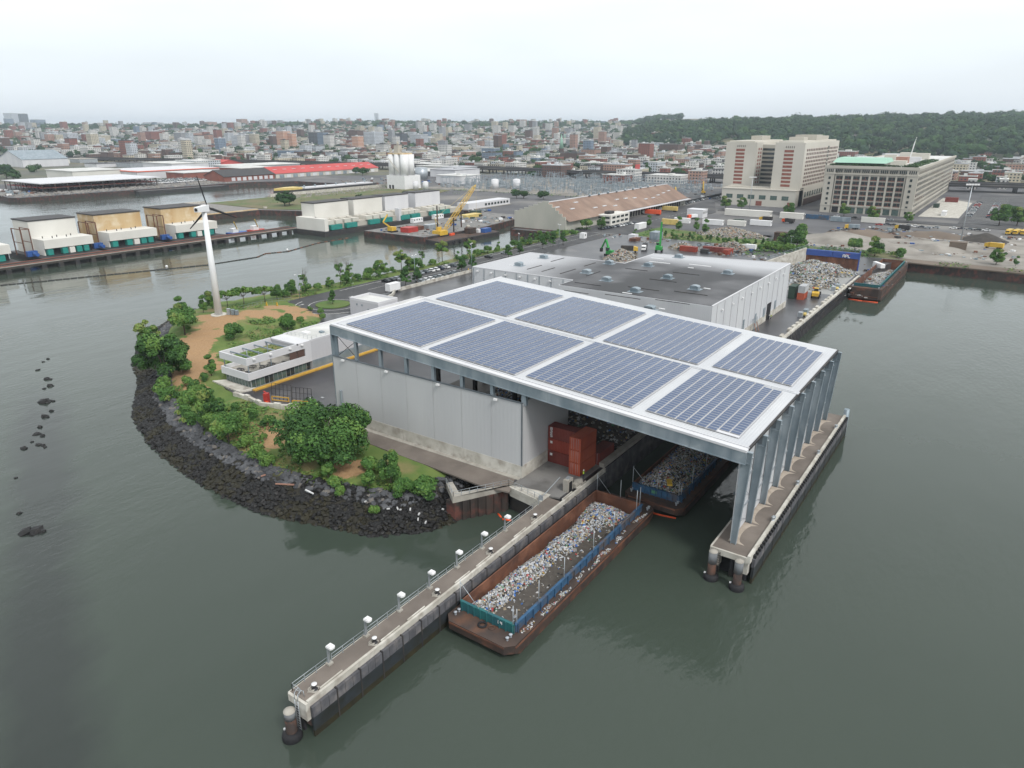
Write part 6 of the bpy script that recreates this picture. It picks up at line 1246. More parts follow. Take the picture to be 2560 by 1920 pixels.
t = thing('excavator', 'yellow excavator with raised arm beside the red skip', 'excavator', (-326, 333, 4.2)); mb = MB(); mb.box(-328.5, 331, 5.2, -324.5, 335, 7.6); mb.build('cab', 'yellow', t); mb = MB(); mb.box(-329, 330.5, 4.2, -324, 336, 5.2); mb.build('tracks', 'black', t); mb = MB(); p_ = Vector(atx(*zz_(1135, 1025, 640, 240), -330)); mb.bar((-326, 332, 7), (-328, 327, 11), .8); mb.bar((-328, 327, 11), tuple(p_), .6); mb.build('arm', 'yellow', t)
for k in range(14): x, y = -300 - rq.random() * 40, 345 + rq.random() * 90; blk('equipment_crate', x, y, 4.25, rq.uniform(1.5, 3), rq.uniform(2, 5), rq.uniform(.8, 2), rq.choice(('galv', 'rust', 'white', 'container_green', 'tan_concrete')), f'small yard crate on the work quay, number {k + 1} from the water', 'crate', rq.random(), 'crates on the work quay')
# middle pier: grass, concrete wall, ship, silos
sheet('grass_bank', [(-588, 372), (-590, 600), (-500, 600), (-470, 520), (-462, 392), (-506, 372)], 4.6, 'weeds', .6); sheet('rubble_bank', [(-589, 318), (-589, 372), (-509, 368), (-509, 322)], 4.5, 'rubble', .5)
mb = MB(); mb.box(-590.4, 318, 0, -589.6, 372, 6.2); mb.box(-589.6, 440, 4, -588.6, 600, 7.4); mb.box(-509, 372, 4, -508, 375, 6); single(mb, 'sea_wall', 'concrete_light', 'long stained concrete wall along the middle pier', 'wall', (-590, 460, 4)); mb = MB(); mb.box(-509.6, 320, 0, -508, 366, 4.9); mb.box(-589, 318.8, 0, -509, 320.4, 4.9); single(mb, 'sea_wall', 'cream_rust', 'low rust-stained wall along the near end of the middle pier', 'wall', (-550, 320, 4))
sh = thing('cargo_barge', 'long black-hulled barge with yellow bow moored at the middle pier', 'barge', (-600, 520, 0)); mb = MB(); mb.prism([(-608, 470), (-600, 452), (-592, 470), (-592, 584), (-608, 584)], -1, 9); mb.build('hull', 'steel_dark', sh); mb = MB(); mb.prism([(-607.5, 471), (-600, 453), (-592.5, 471), (-593, 482), (-607, 482)], 9, 11); mb.build('bow', 'yellow_pale', sh); mb = MB(); mb.box(-606, 486, 9, -594, 580, 10.2); mb.build('hold_cover', 'white_panel', sh)
for k in range(7): mb = MB(); mb.cyl((-600, 490 + k * 14, 10.2), (-600, 490 + k * 14, 12), .8, n=8); mb.build('deck_pipe', 'galv', sh)
so = thing('silo_tower', 'white concrete silos on a square base with rusty top works', 'silo', (-556, 588, 4))
mb = MB(); mb.box(-570, 578, 4.2, -544, 603, 18.5); mb.build('base_block', 'white', so)
for k in range(3):
    for j in range(2): mb = MB(); mb.cyl((-565.5 + k * 8.6, 583.5 + j * 9, 18.5), (-565.5 + k * 8.6, 583.5 + j * 9, 40), 4.35, n=24); mb.build('silo_cylinder', 'white', so)
mb = MB(); mb.box(-569, 580, 40, -548, 596, 41.3); mb.build('top_deck', 'cream_rust', so); mb = MB(); mb.box(-563, 584, 41.3, -557, 590, 49); mb.cyl((-560, 587, 49), (-560, 587, 53), 1.6, 1.0, 10); mb.bar((-563, 584, 41), (-552, 590, 47), .8); mb.box(-569, 583, 41.3, -567, 585, 46); mb.build('head_house', 'tan_concrete', so)
mb = MB(); mb.bar((-566, 577.9, 36), (-552, 577.9, 22), .7, .5); mb.build('conveyor', 'tan_concrete', so)
for k in range(2): mb = MB(); mb.box(-567 + k * 4.5, 577.8, 4.4, -564.5 + k * 4.5, 578.05, 8.5); mb.build('doorway', 'black', so)
for i, (x, y, r, h, q) in enumerate([(-535, 585, 3, 8, 'small pale tank at the silo foot, left'), (-527, 592, 3, 8, 'small pale tank at the silo foot, right'), (-640, 712, 8, 14, 'wide grey storage tank behind the silos'), (-470, 640, 4, 10, 'pale tank left of the substation'), (-452, 655, 4, 10, 'pale tank right of its twin at the substation')]):
    mb = MB(); mb.cyl((x, y, 4.2), (x, y, 4.2 + h), r, n=20); mb.lathe((x, y, 4.2 + h), [(r, 0), (r * .5, .8), (.01, 1)], 20); single(mb, 'storage_tank', 'galv_light' if r > 5 else 'white_panel', q, 'tank', (x, y, 4.2), 'storage tanks')
# red roofed pier shed
def gable(nm, x0, x1, y0, y1, ze, zr, wall, roof, label, cat='shed', parts=None, grp=None, z0=4.2, along='y', skyl=0):
    t = thing(nm, label, cat, ((x0 + x1) / 2, (y0 + y1) / 2, z0), 0, grp); mb = MB(); xm = (x0 + x1) / 2; ym = (y0 + y1) / 2
    if along == 'y': mb.add([(x0, y0, z0), (x1, y0, z0), (x1, y1, z0), (x0, y1, z0), (x0, y0, ze), (x1, y0, ze), (x1, y1, ze), (x0, y1, ze), (xm, y0, zr), (xm, y1, zr)], [(0, 1, 5, 8, 4), (1, 2, 6, 5), (2, 3, 7, 9, 6), (3, 0, 4, 7)])
    else: mb.add([(x0, y0, z0), (x1, y0, z0), (x1, y1, z0), (x0, y1, z0), (x0, y0, ze), (x1, y0, ze), (x1, y1, ze), (x0, y1, ze), (x0, ym, zr), (x1, ym, zr)], [(0, 1, 5, 4), (1, 2, 6, 9, 5), (2, 3, 7, 6), (3, 0, 4, 8, 7)])
    mb.build('wall', wall, t); mb = MB(); e_ = .8; th_ = .35
    if along == 'y':
        for s_, xa in ((-1, x0 - e_), (1, x1 + e_)): zl = ze - e_ * (zr - ze) / (xm - x0); mb.add([(xa, y0 - e_, zl + .1), (xm, y0 - e_, zr + .1), (xm, y1 + e_, zr + .1), (xa, y1 + e_, zl + .1), (xa, y0 - e_, zl + .1 + th_), (xm, y0 - e_, zr + .1 + th_), (xm, y1 + e_, zr + .1 + th_), (xa, y1 + e_, zl + .1 + th_)], [(3, 2, 1, 0), (4, 5, 6, 7), (0, 1, 5, 4), (2, 3, 7, 6), (3, 0, 4, 7)])
    else:
        for s_, ya in ((-1, y0 - e_), (1, y1 + e_)): zl = ze - e_ * (zr - ze) / (ym - y0); mb.add([(x0 - e_, ya, zl + .1), (x1 + e_, ya, zl + .1), (x1 + e_, ym, zr + .1), (x0 - e_, ym, zr + .1), (x0 - e_, ya, zl + .1 + th_), (x1 + e_, ya, zl + .1 + th_), (x1 + e_, ym, zr + .1 + th_), (x0 - e_, ym, zr + .1 + th_)], [(3, 2, 1, 0), (4, 5, 6, 7), (0, 1, 5, 4), (1, 2, 6, 5), (3, 0, 4, 7)])
    mb.build('roof', roof, t)
    if skyl:
        mb = MB()
        for k in range(skyl): y = y0 + (k + .5) * (y1 - y0) / skyl; a = .45; xx = xm + (x1 - xm) * a; zz0 = zr + (ze - zr) * a + .5; mb.cbox(xx, y, zz0 - .2, 3, (y1 - y0) / skyl * .35, .4)
        mb.build('skylights', 'white_panel', t)
    return t
s1 = gable('pier_shed', -848, -806, 538, 612, 10, 17, 'brick_red', 'steel_dark', 'brick pier shed with dark and white roof at the far channel'); s2 = gable('pier_shed', -850, -806, 614, 800, 10, 17.5, 'tan_light', 'bright_red', 'long pier shed with bright red roof at the far channel', skyl=12)
mb = MB(); mb.add([(-829, 552, 16.9), (-812, 552, 11.9), (-812, 611, 11.9), (-829, 611, 16.9)], [(0, 1, 2, 3)]); mb.build('roof_panel', 'white_panel', s1)
for k in range(8): mb = MB(); mb.box(-806, 548 + k * 8, 4.6, -805.7, 553 + k * 8, 8.6); mb.build('shutter_door', 'white_panel', s1)
for k in range(16): mb = MB(); mb.box(-806, 620 + k * 11, 4.6, -805.7, 627 + k * 11, 8.6); mb.build('shutter_door', 'white_panel' if k % 2 else 'galv', s2)
# steel skeleton shed and others on the far left wharf
sk_ = thing('steel_frame_hall', 'unfinished steel frame hall under a flat pale roof on the far wharf', 'building', (-870, 400, 4)); mb = MB(); mb.box(-905, 335, 13, -815, 462, 13.8); mb.build('roof', 'white_panel', sk_); mb = MB(); mb.box(-902, 338, 8.6, -818, 459, 9.2); mb.build('floor_slab', 'red', sk_)
mb = MB()
for x in np.arange(-903, -815, 12.5):
    for y in np.arange(337, 462, 12): mb.bar((x, y, 4.2), (x, y, 13), .7)
for y in np.arange(337, 462, 12): mb.bar((-903, y, 12.6), (-816, y, 12.6), .8)
mb.bar((-816, 337, 8.8), (-816, 461, 8.8), .8); mb.build('frame', 'rust_dark', sk_)
gable('assembly_hall', -1425, -1335, 530, 600, 18, 31, 'white_panel', 'galv', 'big white gabled hall with a round emblem at the left edge', 'building', along='y')
for (x, y, sx, sy, h, m, q) in [(-980, 560, 90, 120, 9, 'white_panel', 'long low white shed with orange roof edge behind the frame hall'), (-1010, 470, 70, 60, 11, 'cream', 'pale low shed left of the frame hall'), (-960, 700, 60, 110, 10, 'galv_light', 'grey long shed behind the red roof'), (-905, 640, 50, 50, 10, 'brick_red', 'brick shed behind the dark pier shed'), (-900, 555, 40, 50, 8, 'brick_red', 'low brick shed by the parked white vans'), (-1080, 640, 80, 60, 12, 'white_panel', 'broad white shed below the raised road'), (-880, 930, 70, 60, 9, 'white_panel', 'white shed right of the red roof'), (-790, 900, 60, 40, 8, 'white_panel', 'white tent-like shed left of the silos'), (-740, 860, 50, 40, 8, 'white_panel', 'second white tent-like shed left of the silos'), (-700, 790, 60, 50, 6, 'steel_dark', 'dark low shed behind the cargo barge')]:
    t = thing('storage_shed', q, 'shed', (x, y, 4.2)); mb = MB(); mb.cbox(x, y, 4.2, sx, sy, h); mb.build('wall', m, t); mb = MB(); mb.cbox(x, y, 4.2 + h, sx + 1.5, sy + 1.5, .8); mb.build('roof', 'office_roof' if 'orange' not in q else 'orange', t)
    if 'orange' in q: mb = MB(); mb.cbox(x, y, 5.0 + h, sx - 4, sy - 4, .3); mb.build('roof_panel', 'white_panel', t)
gable('warehouse_shed', -1130, -1095, 655, 715, 11, 18, 'bright_red', 'galv', 'grey shed with red gable ends in front of the motorway', along='x')
gable('storage_shed', -1090, -1055, 690, 745, 11, 18, 'bright_red', 'bright_red', 'small red gabled shed in front of the raised road', along='x')
for i, (px, py, h) in enumerate([(72, 445, 40), (358, 450, 52)]):
    x, y = at(px, py, 4.2); mb = MB(); mb.cyl((0, 0, 0), (0, 0, h), .6, .3, 6); 
    for k in range(int(h / 4)): mb.bar((-.8, 0, k * 4), (.8, 0, k * 4 + 2), .2)
    single(mb, 'lattice_mast', 'rust', f'thin reddish lattice mast on the far wharf, the {["left","right"][i]} one', 'mast', (x, y, 4.2), 'masts on the far wharf')
mb = MB(); rnd = random.Random(2)
for _ in range(900): x, y = rnd.uniform(-835, -785), rnd.uniform(300, 530); mb.rock((x, y, 4.2), rnd.uniform(.6, 2.2), rnd.choice((0, 0, 1)), rnd)
for _ in range(700): x, y = rnd.uniform(-600, -560), rnd.uniform(440, 600); mb.rock((x, y, 4.4), rnd.uniform(.5, 1.5), rnd.choice((0, 0, 1)), rnd)
o = mb.build('wharf_rubble', ['rubble', 'sand']); tag(o, 'pale rubble strewn on the far wharves', 'rubble', kind='stuff')
t = thing('rubble_barge', 'flat dark barge heaped with rubble off the far wharf', 'barge', (-690, 430, 0)); mb = MB(); mb.prism([(-778, 410), (-765, 408), (-765, 505), (-772, 520), (-778, 505)], -1, 3.4); mb.build('hull', 'steel_dark', t)
# substation: a thicket of grey steel gantries
mb = MB(); rnd = random.Random(5)
for _ in range(650):
    x, y = rnd.uniform(-540, -275), rnd.uniform(625, 800); h = rnd.choice((4, 6, 8, 11)); mb.bar((x, y, 4.2), (x, y, 4.2 + h), .28, m=rnd.choice((0, 0, 1)))
    if rnd.random() < .45: l = rnd.uniform(6, 16); mb.bar((x, y, 4.2 + h), (x, y + l, 4.2 + h), .3, m=0); mb.bar((x, y + l, 4.2), (x, y + l, 4.2 + h), .35, m=0)
    if rnd.random() < .45: mb.bar((x, y, 3.6 + h), (x + 8, y, 3.6 + h), .3, m=0)
    if rnd.random() < .35: mb.cbox(x + 1, y + 2, 4.2, rnd.uniform(2, 4), rnd.uniform(2, 5), rnd.uniform(2, 4), 0, 1)
o = mb.build('substation_gear', ['galv', 'galv_light']); tag(o, 'dense grey gantries and transformers of the electric substation', 'substation', kind='stuff')
sheet('substation_ground', [(-545, 610), (-545, 805), (-270, 805), (-270, 620)], 4.26, 'sand', .3)
# ---------------------------------------------------------------- brown-roofed dock warehouse
bw_ = thing('dock_warehouse', 'long dock warehouse with brown ribbed roof and stepped pale gable', 'warehouse', (-255, 490, 4.2))
X0, X1, XM, YA, YB = -276, -237, -254.5, 399, 598
mb = MB(); mb.add([(X0, YA, 4.2), (X1, YA, 4.2), (X1, YB, 4.2), (X0, YB, 4.2), (X0, YA, 14.6), (X1, YA, 10.6), (X1, YB, 10.6), (X0, YB, 14.6), (XM, YA, 20.8), (XM, YB, 20.8)], [(0, 1, 5, 8, 4), (1, 2, 6, 5), (2, 3, 7, 9, 6), (3, 0, 4, 7)]); mb.build('wall', 'shed_wall', bw_)
mb = MB(); nst = 6
P = [(X0 - .5, 4.2), (X0 - .5, 15.2)]
for k in range(nst): x = X0 + (XM - X0) * (k + 1) / nst; z = 15.2 + (22.4 - 15.2) * (k + 1) / nst; P += [(x, P[-1][1]), (x, z)]
for k in range(nst): x = XM + 2 + (X1 - XM - 2) * (k + 1) / nst; z = 22.4 - (22.4 - 11.4) * (k + 1) / nst; P += [(x, P[-1][1]), (x, z)] if k < nst else []
P += [(X1 + .4, P[-1][1]), (X1 + .4, 4.2)]
n = len(P); mb.add([(p[0], YA - .8, p[1]) for p in P] + [(p[0], YA, p[1]) for p in P], [tuple(range(n))[::-1], tuple(range(n, 2 * n))] + [(i, (i + 1) % n, n + (i + 1) % n, n + i) for i in range(n)]); mb.build('gable_wall', 'shed_wall', bw_)
mb = MB(); mb.add([(XM, YA + .1, 21.0), (X1 + 2.5, YA + .1, 10.4), (X1 + 2.5, YB, 10.4), (XM, YB, 21.0)], [(0, 1, 2, 3)]); mb.add([(X0 - .5, YA + .1, 14.7), (XM, YA + .1, 21.0), (XM, YB, 21.0), (X0 - .5, YB, 14.7)], [(0, 1, 2, 3)]); mb.build('roof', 'brown_roof', bw_)
mb = MB(); mb.bar((XM, YA, 21.2), (XM, YB, 21.2), .8, .5)
for k in range(14): y = YA + 8 + k * 13.5; a = rnd.uniform(.1, .8); x = XM + (X1 - XM) * a; z = 21 - 10.4 * a * (X1 - XM) / (X1 + 2.5 - XM); mb.cbox(x, y, z - .2, 1.2, 5, .6)
mb.build('skylights', 'white_panel', bw_)
for k in range(9): mb = MB(); mb.cyl((XM + 1, YA + 60 + k * 14, 21), (XM + 1, YA + 60 + k * 14, 22.6), .8, n=8); mb.build('roof_vent', 'galv', bw_)
for k in range(24): mb = MB(); mb.box(X1, 478 + k * 4.6, 4.5, X1 + .15, 481 + k * 4.6, 9.0); mb.build('dock_door', 'black', bw_)
mb = MB(); mb.box(X1, 468, 9.6, X1 + 5, YB, 10.1); mb.build('dock_canopy', 'white_panel', bw_)
mb = MB(); mb.box(X0 - 1, YA - 5, -1, X1 + 5, YA - .8, 4.4); mb.build('wharf_apron', 'sheetpile', bw_)
an = thing('office_annex', 'two-storey white annex with ribbon windows beside the brown roof', 'building', (-232, 455, 4.2)); mb = MB(); mb.box(-237, 440, 4.2, -226, 468, 11.2); mb.build('wall', 'cream', an)
for f_ in range(2):
    for k in range(4): mb = MB(); mb.box(-226, 442 + k * 6.4, 5.8 + f_ * 3, -225.8, 446.4 + k * 6.4, 7.2 + f_ * 3); mb.build('window', 'glass_dark', an)
    for k in range(2): mb = MB(); mb.box(-235.5 + k * 4.8, 439.8, 5.8 + f_ * 3, -231.8 + k * 4.8, 440, 7.2 + f_ * 3); mb.build('window', 'glass_dark', an)
mb = MB(); mb.cbox(-232, 449, 11.2, 4, 7, 1.8); mb.build('roof_plant', 'steel_dark', an)
blk('gatehouse', -210.5, 375, 5, 3, 3.4, 3.2, 'white', 'small white gatehouse booth on the access road', 'booth', top='win')
for i, (x, y, h, q) in enumerate([(-236, 399.5, 27, 'tall dark mast at the corner of the brown-roofed warehouse')]): mb = MB(); mb.cyl((0, 0, 0), (0, 0, h), .3, .18, 6); single(mb, 'mast', 'rust_dark', q, 'mast', (x, y, 4.2))
lt = thing('street_lamp', 'x', 'street lamp', (0, 0, 0), 0, 'tall lamp posts along the road'); mb = MB(); mb.cyl((0, 0, 0), (0, 0, 12.3), .13, .08, 6); 
o = bpy.data.objects.new('pole', mb.mesh('pole', 'galv')); COL.objects.link(o); o.parent = lt
for s_ in (-1, 1): mb = MB(); mb.bar((0, 0, 12.2), (s_ * .5, s_ * .9, 12.5), .08); mb.cbox(s_ * .6, s_ * 1.1, 12.4, .5, .8, .2); o = bpy.data.objects.new('lamp_head', mb.mesh('lamp_head', 'white')); COL.objects.link(o); o.parent = lt
for i, (x, y, s, q) in enumerate([(-219.8, 172.3, .78, 'beside the roundabout'), (-213.7, 194, .28, 'short one on the island corner'), (-202.3, 218.4, 1, 'among the near car rows'), (-199.3, 253, 1.05, 'between the two dark trees'), (-210, 306.5, .85, 'behind the white warehouse wing'), (-204.2, 337, 1, 'at the inlet trees'), (-97.3, 400, .6, 'beside the lone tree behind the bunker')]): place(lt, (x, y, 5), .3 * i, f'grey twin-head lamp post {q}', None, s)
mp2 = thing('floodlight_mast', 'x', 'lamp mast', (0, 0, 0), 0, 'high floodlight masts'); mb = MB(); mb.cyl((0, 0, 0), (0, 0, 30), .35, .2, 8); o = bpy.data.objects.new('pole', mb.mesh('pole', 'galv_light')); COL.objects.link(o); o.parent = mp2
mb = MB(); mb.bar((-3, 0, 30), (3, 0, 30), .4); 
for k in range(5): mb.cbox(-2.8 + k * 1.4, -.3, 29.5, 1, .8, .8)
o = bpy.data.objects.new('lamp_array', mb.mesh('lamp_array', 'white')); COL.objects.link(o); o.parent = mp2
place(mp2, (-25.2, 495.8, 4.2), .5, 'very tall pale floodlight mast in the gravel yard at the right', None, 1.08); place(mp2, (-181, 596, 4.2), .5, 'floodlight mast in front of the left tower block', None, .85)
# ================================================================ tower blocks and the long industrial block
mat('red_win', (.26, .10, .075), (.20, .075, .06), .5); mat('pier_stone', (.46, .435, .38), (.41, .385, .335), .03, rough=.85)
def winrow(parent, face, c, us, z0, z1, w_, m, name='window', sub=None):
    """one window per entry of us on the plane face='x'/'y' at coordinate c (recess shown by a dark pane in a projecting frame)"""
    for u in us:
        mb = MB()
        if face == 'y': mb.box(u, c - .12, z0, u + w_, c + .05, z1)
        else: mb.box(c - .05, u, z0, c + .12, u + w_, z1)
        o = mb.build(name, m, parent)
tb_ = thing('detention_block', 'cream concrete block with two tall towers and red window columns', 'building', (-185, 690, 4.2))
mb = MB(); mb.box(-216, 628, 4.2, -154, 651, 17.5); mb.build('podium', 'tan_light', tb_)
mb = MB(); mb.box(-216.4, 627.6, 17.5, -153.6, 651, 18.1); mb.box(-216, 640, 17.5, -154, 651, 19); mb.build('podium_parapet', 'pier_stone', tb_)
mb = MB(); mb.box(-224, 651, 4.2, -197, 745, 55); mb.box(-222, 653, 55, -200, 740, 56.2); mb.build('left_tower', 'tan_light', tb_)
mb = MB(); mb.box(-178, 638, 4.2, -154, 765, 55.4); mb.box(-176, 640, 55.4, -156, 760, 56.6); mb.build('right_tower', 'tan_light', tb_)
mb = MB(); mb.box(-197, 668, 4.2, -178, 750, 53); mb.build('link_block', 'tan_concrete', tb_)
mb = MB(); mb.box(-176, 690, 56.6, -158, 712, 61); mb.box(-172, 655, 56.6, -160, 668, 59.5); mb.box(-172, 720, 56.6, -160, 745, 60); mb.box(-215, 690, 56.2, -205, 715, 60); mb.build('roof_plant', 'tan_concrete', tb_)
for k in range(10): z = 20.2 + k * 3.05; winrow(tb_, 'y', 651, [-214.8], z, z + 1.9, 7.6, 'red_win', 'window_band'); winrow(tb_, 'y', 638, [-170.0], z, z + 1.9, 7.6, 'red_win', 'window_band')
for k in range(5): winrow(tb_, 'y', 651, [-214 + k * 1.6], 51, 52.6, .5, 'steel_dark', 'slit'); winrow(tb_, 'y', 638, [-169.2 + k * 1.6], 51, 52.6, .5, 'steel_dark', 'slit')
for k in range(9): mb = MB(); z = 20 + k * 3.5; mb.box(-196.5, 667.7, z, -178.5, 668, z + 1.9); mb.build('window_band', 'glass_dark', tb_)
mb = MB()
for r in range(10):
    for c in range(20):
        y = 646 + c * 5.8; z = 20.5 + r * 3.1
        if c == 13: continue
        mb.box(-154.05, y, z, -153.9, y + 3.2, z + 1.9)
        for q in range(4): mb.box(-153.9, y + .2 + q * .8, z + .2, -153.85, y + .65 + q * .8, z + 1.7, 1)
o = mb.build('side_windows', ['red_win', 'glass_dark'], tb_); o['kind'] = 'stuff'
mb = MB()
for r in range(10):
    for c in range(14): y = 656 + c * 6; z = 20.5 + r * 3.1; mb.box(-197.05, y, z, -196.9, y + 3.2, z + 1.9)
o = mb.build('inner_windows', 'red_win', tb_); o['kind'] = 'stuff'
for r in range(9): mb = MB(); mb.box(-154.05, 721, 20 + r * 3.6, -153.85, 725, 22.6 + r * 3.6); mb.build('stair_window', 'glass_dark', tb_)
for k in range(6): winrow(tb_, 'y', 628, [-212 + k * 9.4], 9.8, 13.2, 5.5, 'glass_green'); 
winrow(tb_, 'y', 628, [-213, -186, -160], 4.6, 8.4, 5, 'red_win', 'door')
mb = MB(); mb.box(-154.02, 655, 4.4, -153.7, 760, 9.5); mb.build('arcade', 'brick_brown', tb_)
for k in range(12): winrow(tb_, 'x', -154, [656 + k * 8.6], 11, 15, 5, 'glass_green')
mb = MB(); mb.box(-178.3, 645, 18, -177.8, 765, 55); mb.build('edge_strip', 'galv', tb_)
hb = thing('industrial_block', 'long cream industrial block with gridded windows and roof garden', 'building', (-98, 755, 4.2))
hx0, hx1, hy0, hy1, hh = -130.5, -66, 612, 905, 38.6
mb = MB(); mb.box(hx0 + .6, hy0 + .6, 4.2, hx1 - .6, hy1, hh); mb.build('wall', 'tan_concrete', hb)
mb = MB(); mb.box(hx0, hy0, 4.2, hx0 + 8, hy0 + 1, hh - .5); mb.box(hx1 - 8, hy0, 4.2, hx1, hy0 + 1, hh - .5)
bw0 = (hx1 - hx0 - 16) / 8
for k in range(9): x = hx0 + 8 + k * bw0; mb.box(x - .6, hy0, 4.2, x + .6, hy0 + .9, 33.4)
for z in (9.6, 33.2): mb.box(hx0 - .3, hy0 - .3, z, hx1 + .3, hy0 + 1, z + .9); mb.box(hx1 - 1, hy0 + 1, z, hx1 - .2, hy1, z + .9)
for k in range(37): y = hy0 + 8 + k * 7.8; mb.box(hx1 - .8, y - .5, 4.2, hx1 - .35, y + .5, 37.6)
mb.box(hx0 - .3, hy0 - .3, 37.6, hx1 + .3, hy0 + 1, hh + 1); mb.box(hx1 - 1, hy0 + 1, 37.6, hx1 + .3, hy1, hh + 1); mb.box(hx0 - .3, hy0 + 1, 37.6, hx0 + 1, hy1, hh + 1); mb.build('pilasters', 'pier_stone', hb)
for r in range(6):
    for k in range(8):
        x = hx0 + 8 + k * bw0 + .8; z = 11.2 + r * 3.7; mb = MB(); mb.box(x, hy0 + .35, z, x + bw0 - 1.6, hy0 + .62, z + 2.3, 0); mb.box(x, hy0 + .3, z - .5, x + bw0 - 1.6, hy0 + .65, z - .1, 1); mb.box(x + 2.4, hy0 + .3, z, x + 2.6, hy0 + .36, z + 2.3, 1); mb.build('window', ['glass_dark', 'red_win'], hb)
for r in range(7):
    for x in (hx0 + 3.2, hx1 - 4.8): winrow(hb, 'y', hy0, [x], 6 + r * 3.9, 7.9 + r * 3.9, 1.6, 'glass_dark')
for k in range(8): x = hx0 + 8 + k * bw0 + .8; mb = MB(); mb.box(x, hy0 + .4, 4.6, x + bw0 - 1.6, hy0 + .63, 8.8); mb.build('doorway', 'black' if k in (0, 1) else ('red_win' if k == 5 else 'glass_green'), hb)
for k in range(10):
    x = hx0 + 1.3 + k * 6.35; mb = MB()
    for q in range(4): mb.box(x + q * 1.35, hy0 - .1, 34.7, x + .8 + q * 1.35, hy0 + .02, 37)
    mb.build('attic_window', 'glass_dark', hb)
mb = MB()
for r in range(8):
    for k in range(36): y = hy0 + 9 + k * 7.8; mb.box(hx1 - .65, y, 6 + r * 3.95, hx1 - .5, y + 5.8, 8.3 + r * 3.95)
o = mb.build('side_windows', 'glass_dark', hb); o['kind'] = 'stuff'
mb = MB(); mb.box(hx0 + 1, hy0 + 1, hh, hx1 - 1, hy1, hh + .2); mb.build('roof', 'office_roof', hb)
mb = MB(); mb.box(-126, 622, hh + .2, -91, 650, 41.5); mb.build('pavilion', 'glass_dark', hb)
mb = MB(); mb.add([(-127.5, 619, 41.5), (-89.5, 619, 41.5), (-89.5, 655, 42), (-127.5, 655, 42), (-126, 628, 44.6), (-91, 628, 44.6), (-91, 653, 44.8), (-126, 653, 44.8)], [(0, 1, 5, 4), (1, 2, 6, 5), (2, 3, 7, 6), (3, 0, 4, 7), (4, 5, 6, 7), (3, 2, 1, 0)]); mb.build('pavilion_roof', 'mint_roof', hb)
rh = random.Random(6)
for k in range(12): x, y = rh.uniform(-122, -80), 665 + k * 19; mb = MB(); s_ = rh.uniform(6, 16); mb.cbox(x, y, hh + .2, s_, rh.uniform(6, 14), rh.uniform(2.5, 6)); mb.build('roof_house', rh.choice(('tan_light', 'tan_light', 'white_panel', 'brick_pink')), hb)
mb = MB()
for _ in range(2600):
    x, y = (rh.uniform(hx0 + 2, hx1 - 2), rh.uniform(hy0 + 2, hy0 + 8)) if rh.random() < .5 else (rh.uniform(hx1 - 12, hx1 - 2), rh.uniform(hy0, 760)); leaf(mb, (x, y, hh + rh.uniform(.5, 2)), (0, 0, 1), rh.uniform(.5, 1), rh.choice((0, 1, 2)), rh)
o = mb.build('roof_garden', ['leaf_far_dark', 'leaf_far', 'leaf_far_light'], hb); o['kind'] = 'stuff'
mb = MB(); mb.bar((-95, 790, hh), (-93, 790, hh + 16), .8); mb.bar((-93, 790, hh + 16), (-92.2, 790, hh + 20), .4); mb.build('chimney', 'white', hb)
# ================================================================ yards between the basin and the blocks
sheet('gravel_yard', [(-100, 412), (70, 405), (90, 535), (-20, 525), (-100, 470)], 4.5, 'sand', .5)
sheet('bank', [(-112, 400), (-47, 401), (-47, 422), (-112, 425)], 4.7, 'weeds', .6); sheet('bank', [(-47, 398), (140, 392), (140, 404), (-47, 409)], 4.72, 'dirt', .6)
sheet('access_road', [(-232, 398), (-195, 398), (-196, 560), (-226, 640), (-235, 640), (-228, 500)], 4.45, 'asphalt', .3)
sheet('yard_back', [(-195, 400), (-112, 404), (-112, 430), (-195, 450)], 4.6, 'grass', .5)
sheet('vacant_lot', [(-262, 600), (-330, 760), (-240, 800), (-226, 640), (-236, 606)], 4.42, 'asphalt_grey', .3)
sheet('concrete_lot', [(-62, 620), (-36, 625), (-36, 760), (-62, 800)], 4.4, 'concrete_light', .3)
sheet('car_park', [(-34, 590), (60, 600), (60, 860), (-34, 860)], 4.36, 'asphalt', .3)
sheet('street', [(-200, 575), (90, 568), (90, 583), (-200, 590)], 4.48, 'asphalt', .3)
mb = MB()
for k in range(18): mb.quad((-215, 470 + k * 6, 4.456), (-214.7, 470 + k * 6, 4.456), (-214.7, 473 + k * 6, 4.456), (-215, 473 + k * 6, 4.456))
for k in range(24): mb.quad((-32, 600 + k * 10, 4.366), (-10, 600 + k * 10, 4.366), (-10, 600.4 + k * 10, 4.366), (-32, 600.4 + k * 10, 4.366))
struct(mb, 'road_markings', 'road_paint')
def mound(cx, cy, rx, ry, h, m, label, n=0, nm='gravel_mound', mats_=None, seed=1, z0=4.4):
    rn = random.Random(seed); mb = MB(); F = lambda x, y: z0 - .2 + h * max(0, 1 - hypot((x - cx) / rx, (y - cy) / ry)) ** .85 + (nz2(x, y, .12, h * .15) if hypot((x - cx) / rx, (y - cy) / ry) < .9 else 0)
    heap_mesh(mb, F, cx - rx, cx + rx, cy - ry, cy + ry, max(1.2, rx / 14), 0)
    if n: bits(mb, lambda x, y: F(x, y) if F(x, y) > z0 + .2 else None, cx - rx, cx + rx, cy - ry, cy + ry, n, .4, .9, [0, .3, 3, 4, 1.5, .5], rn)
    o = mb.build(nm, mats_ or m); tag(o, label, 'mound'); 
    if n: o['kind'] = 'stuff'
RB = ['rubble', 't_white', 't_grey', 't_tan', 't_dark', 'brick_pink']
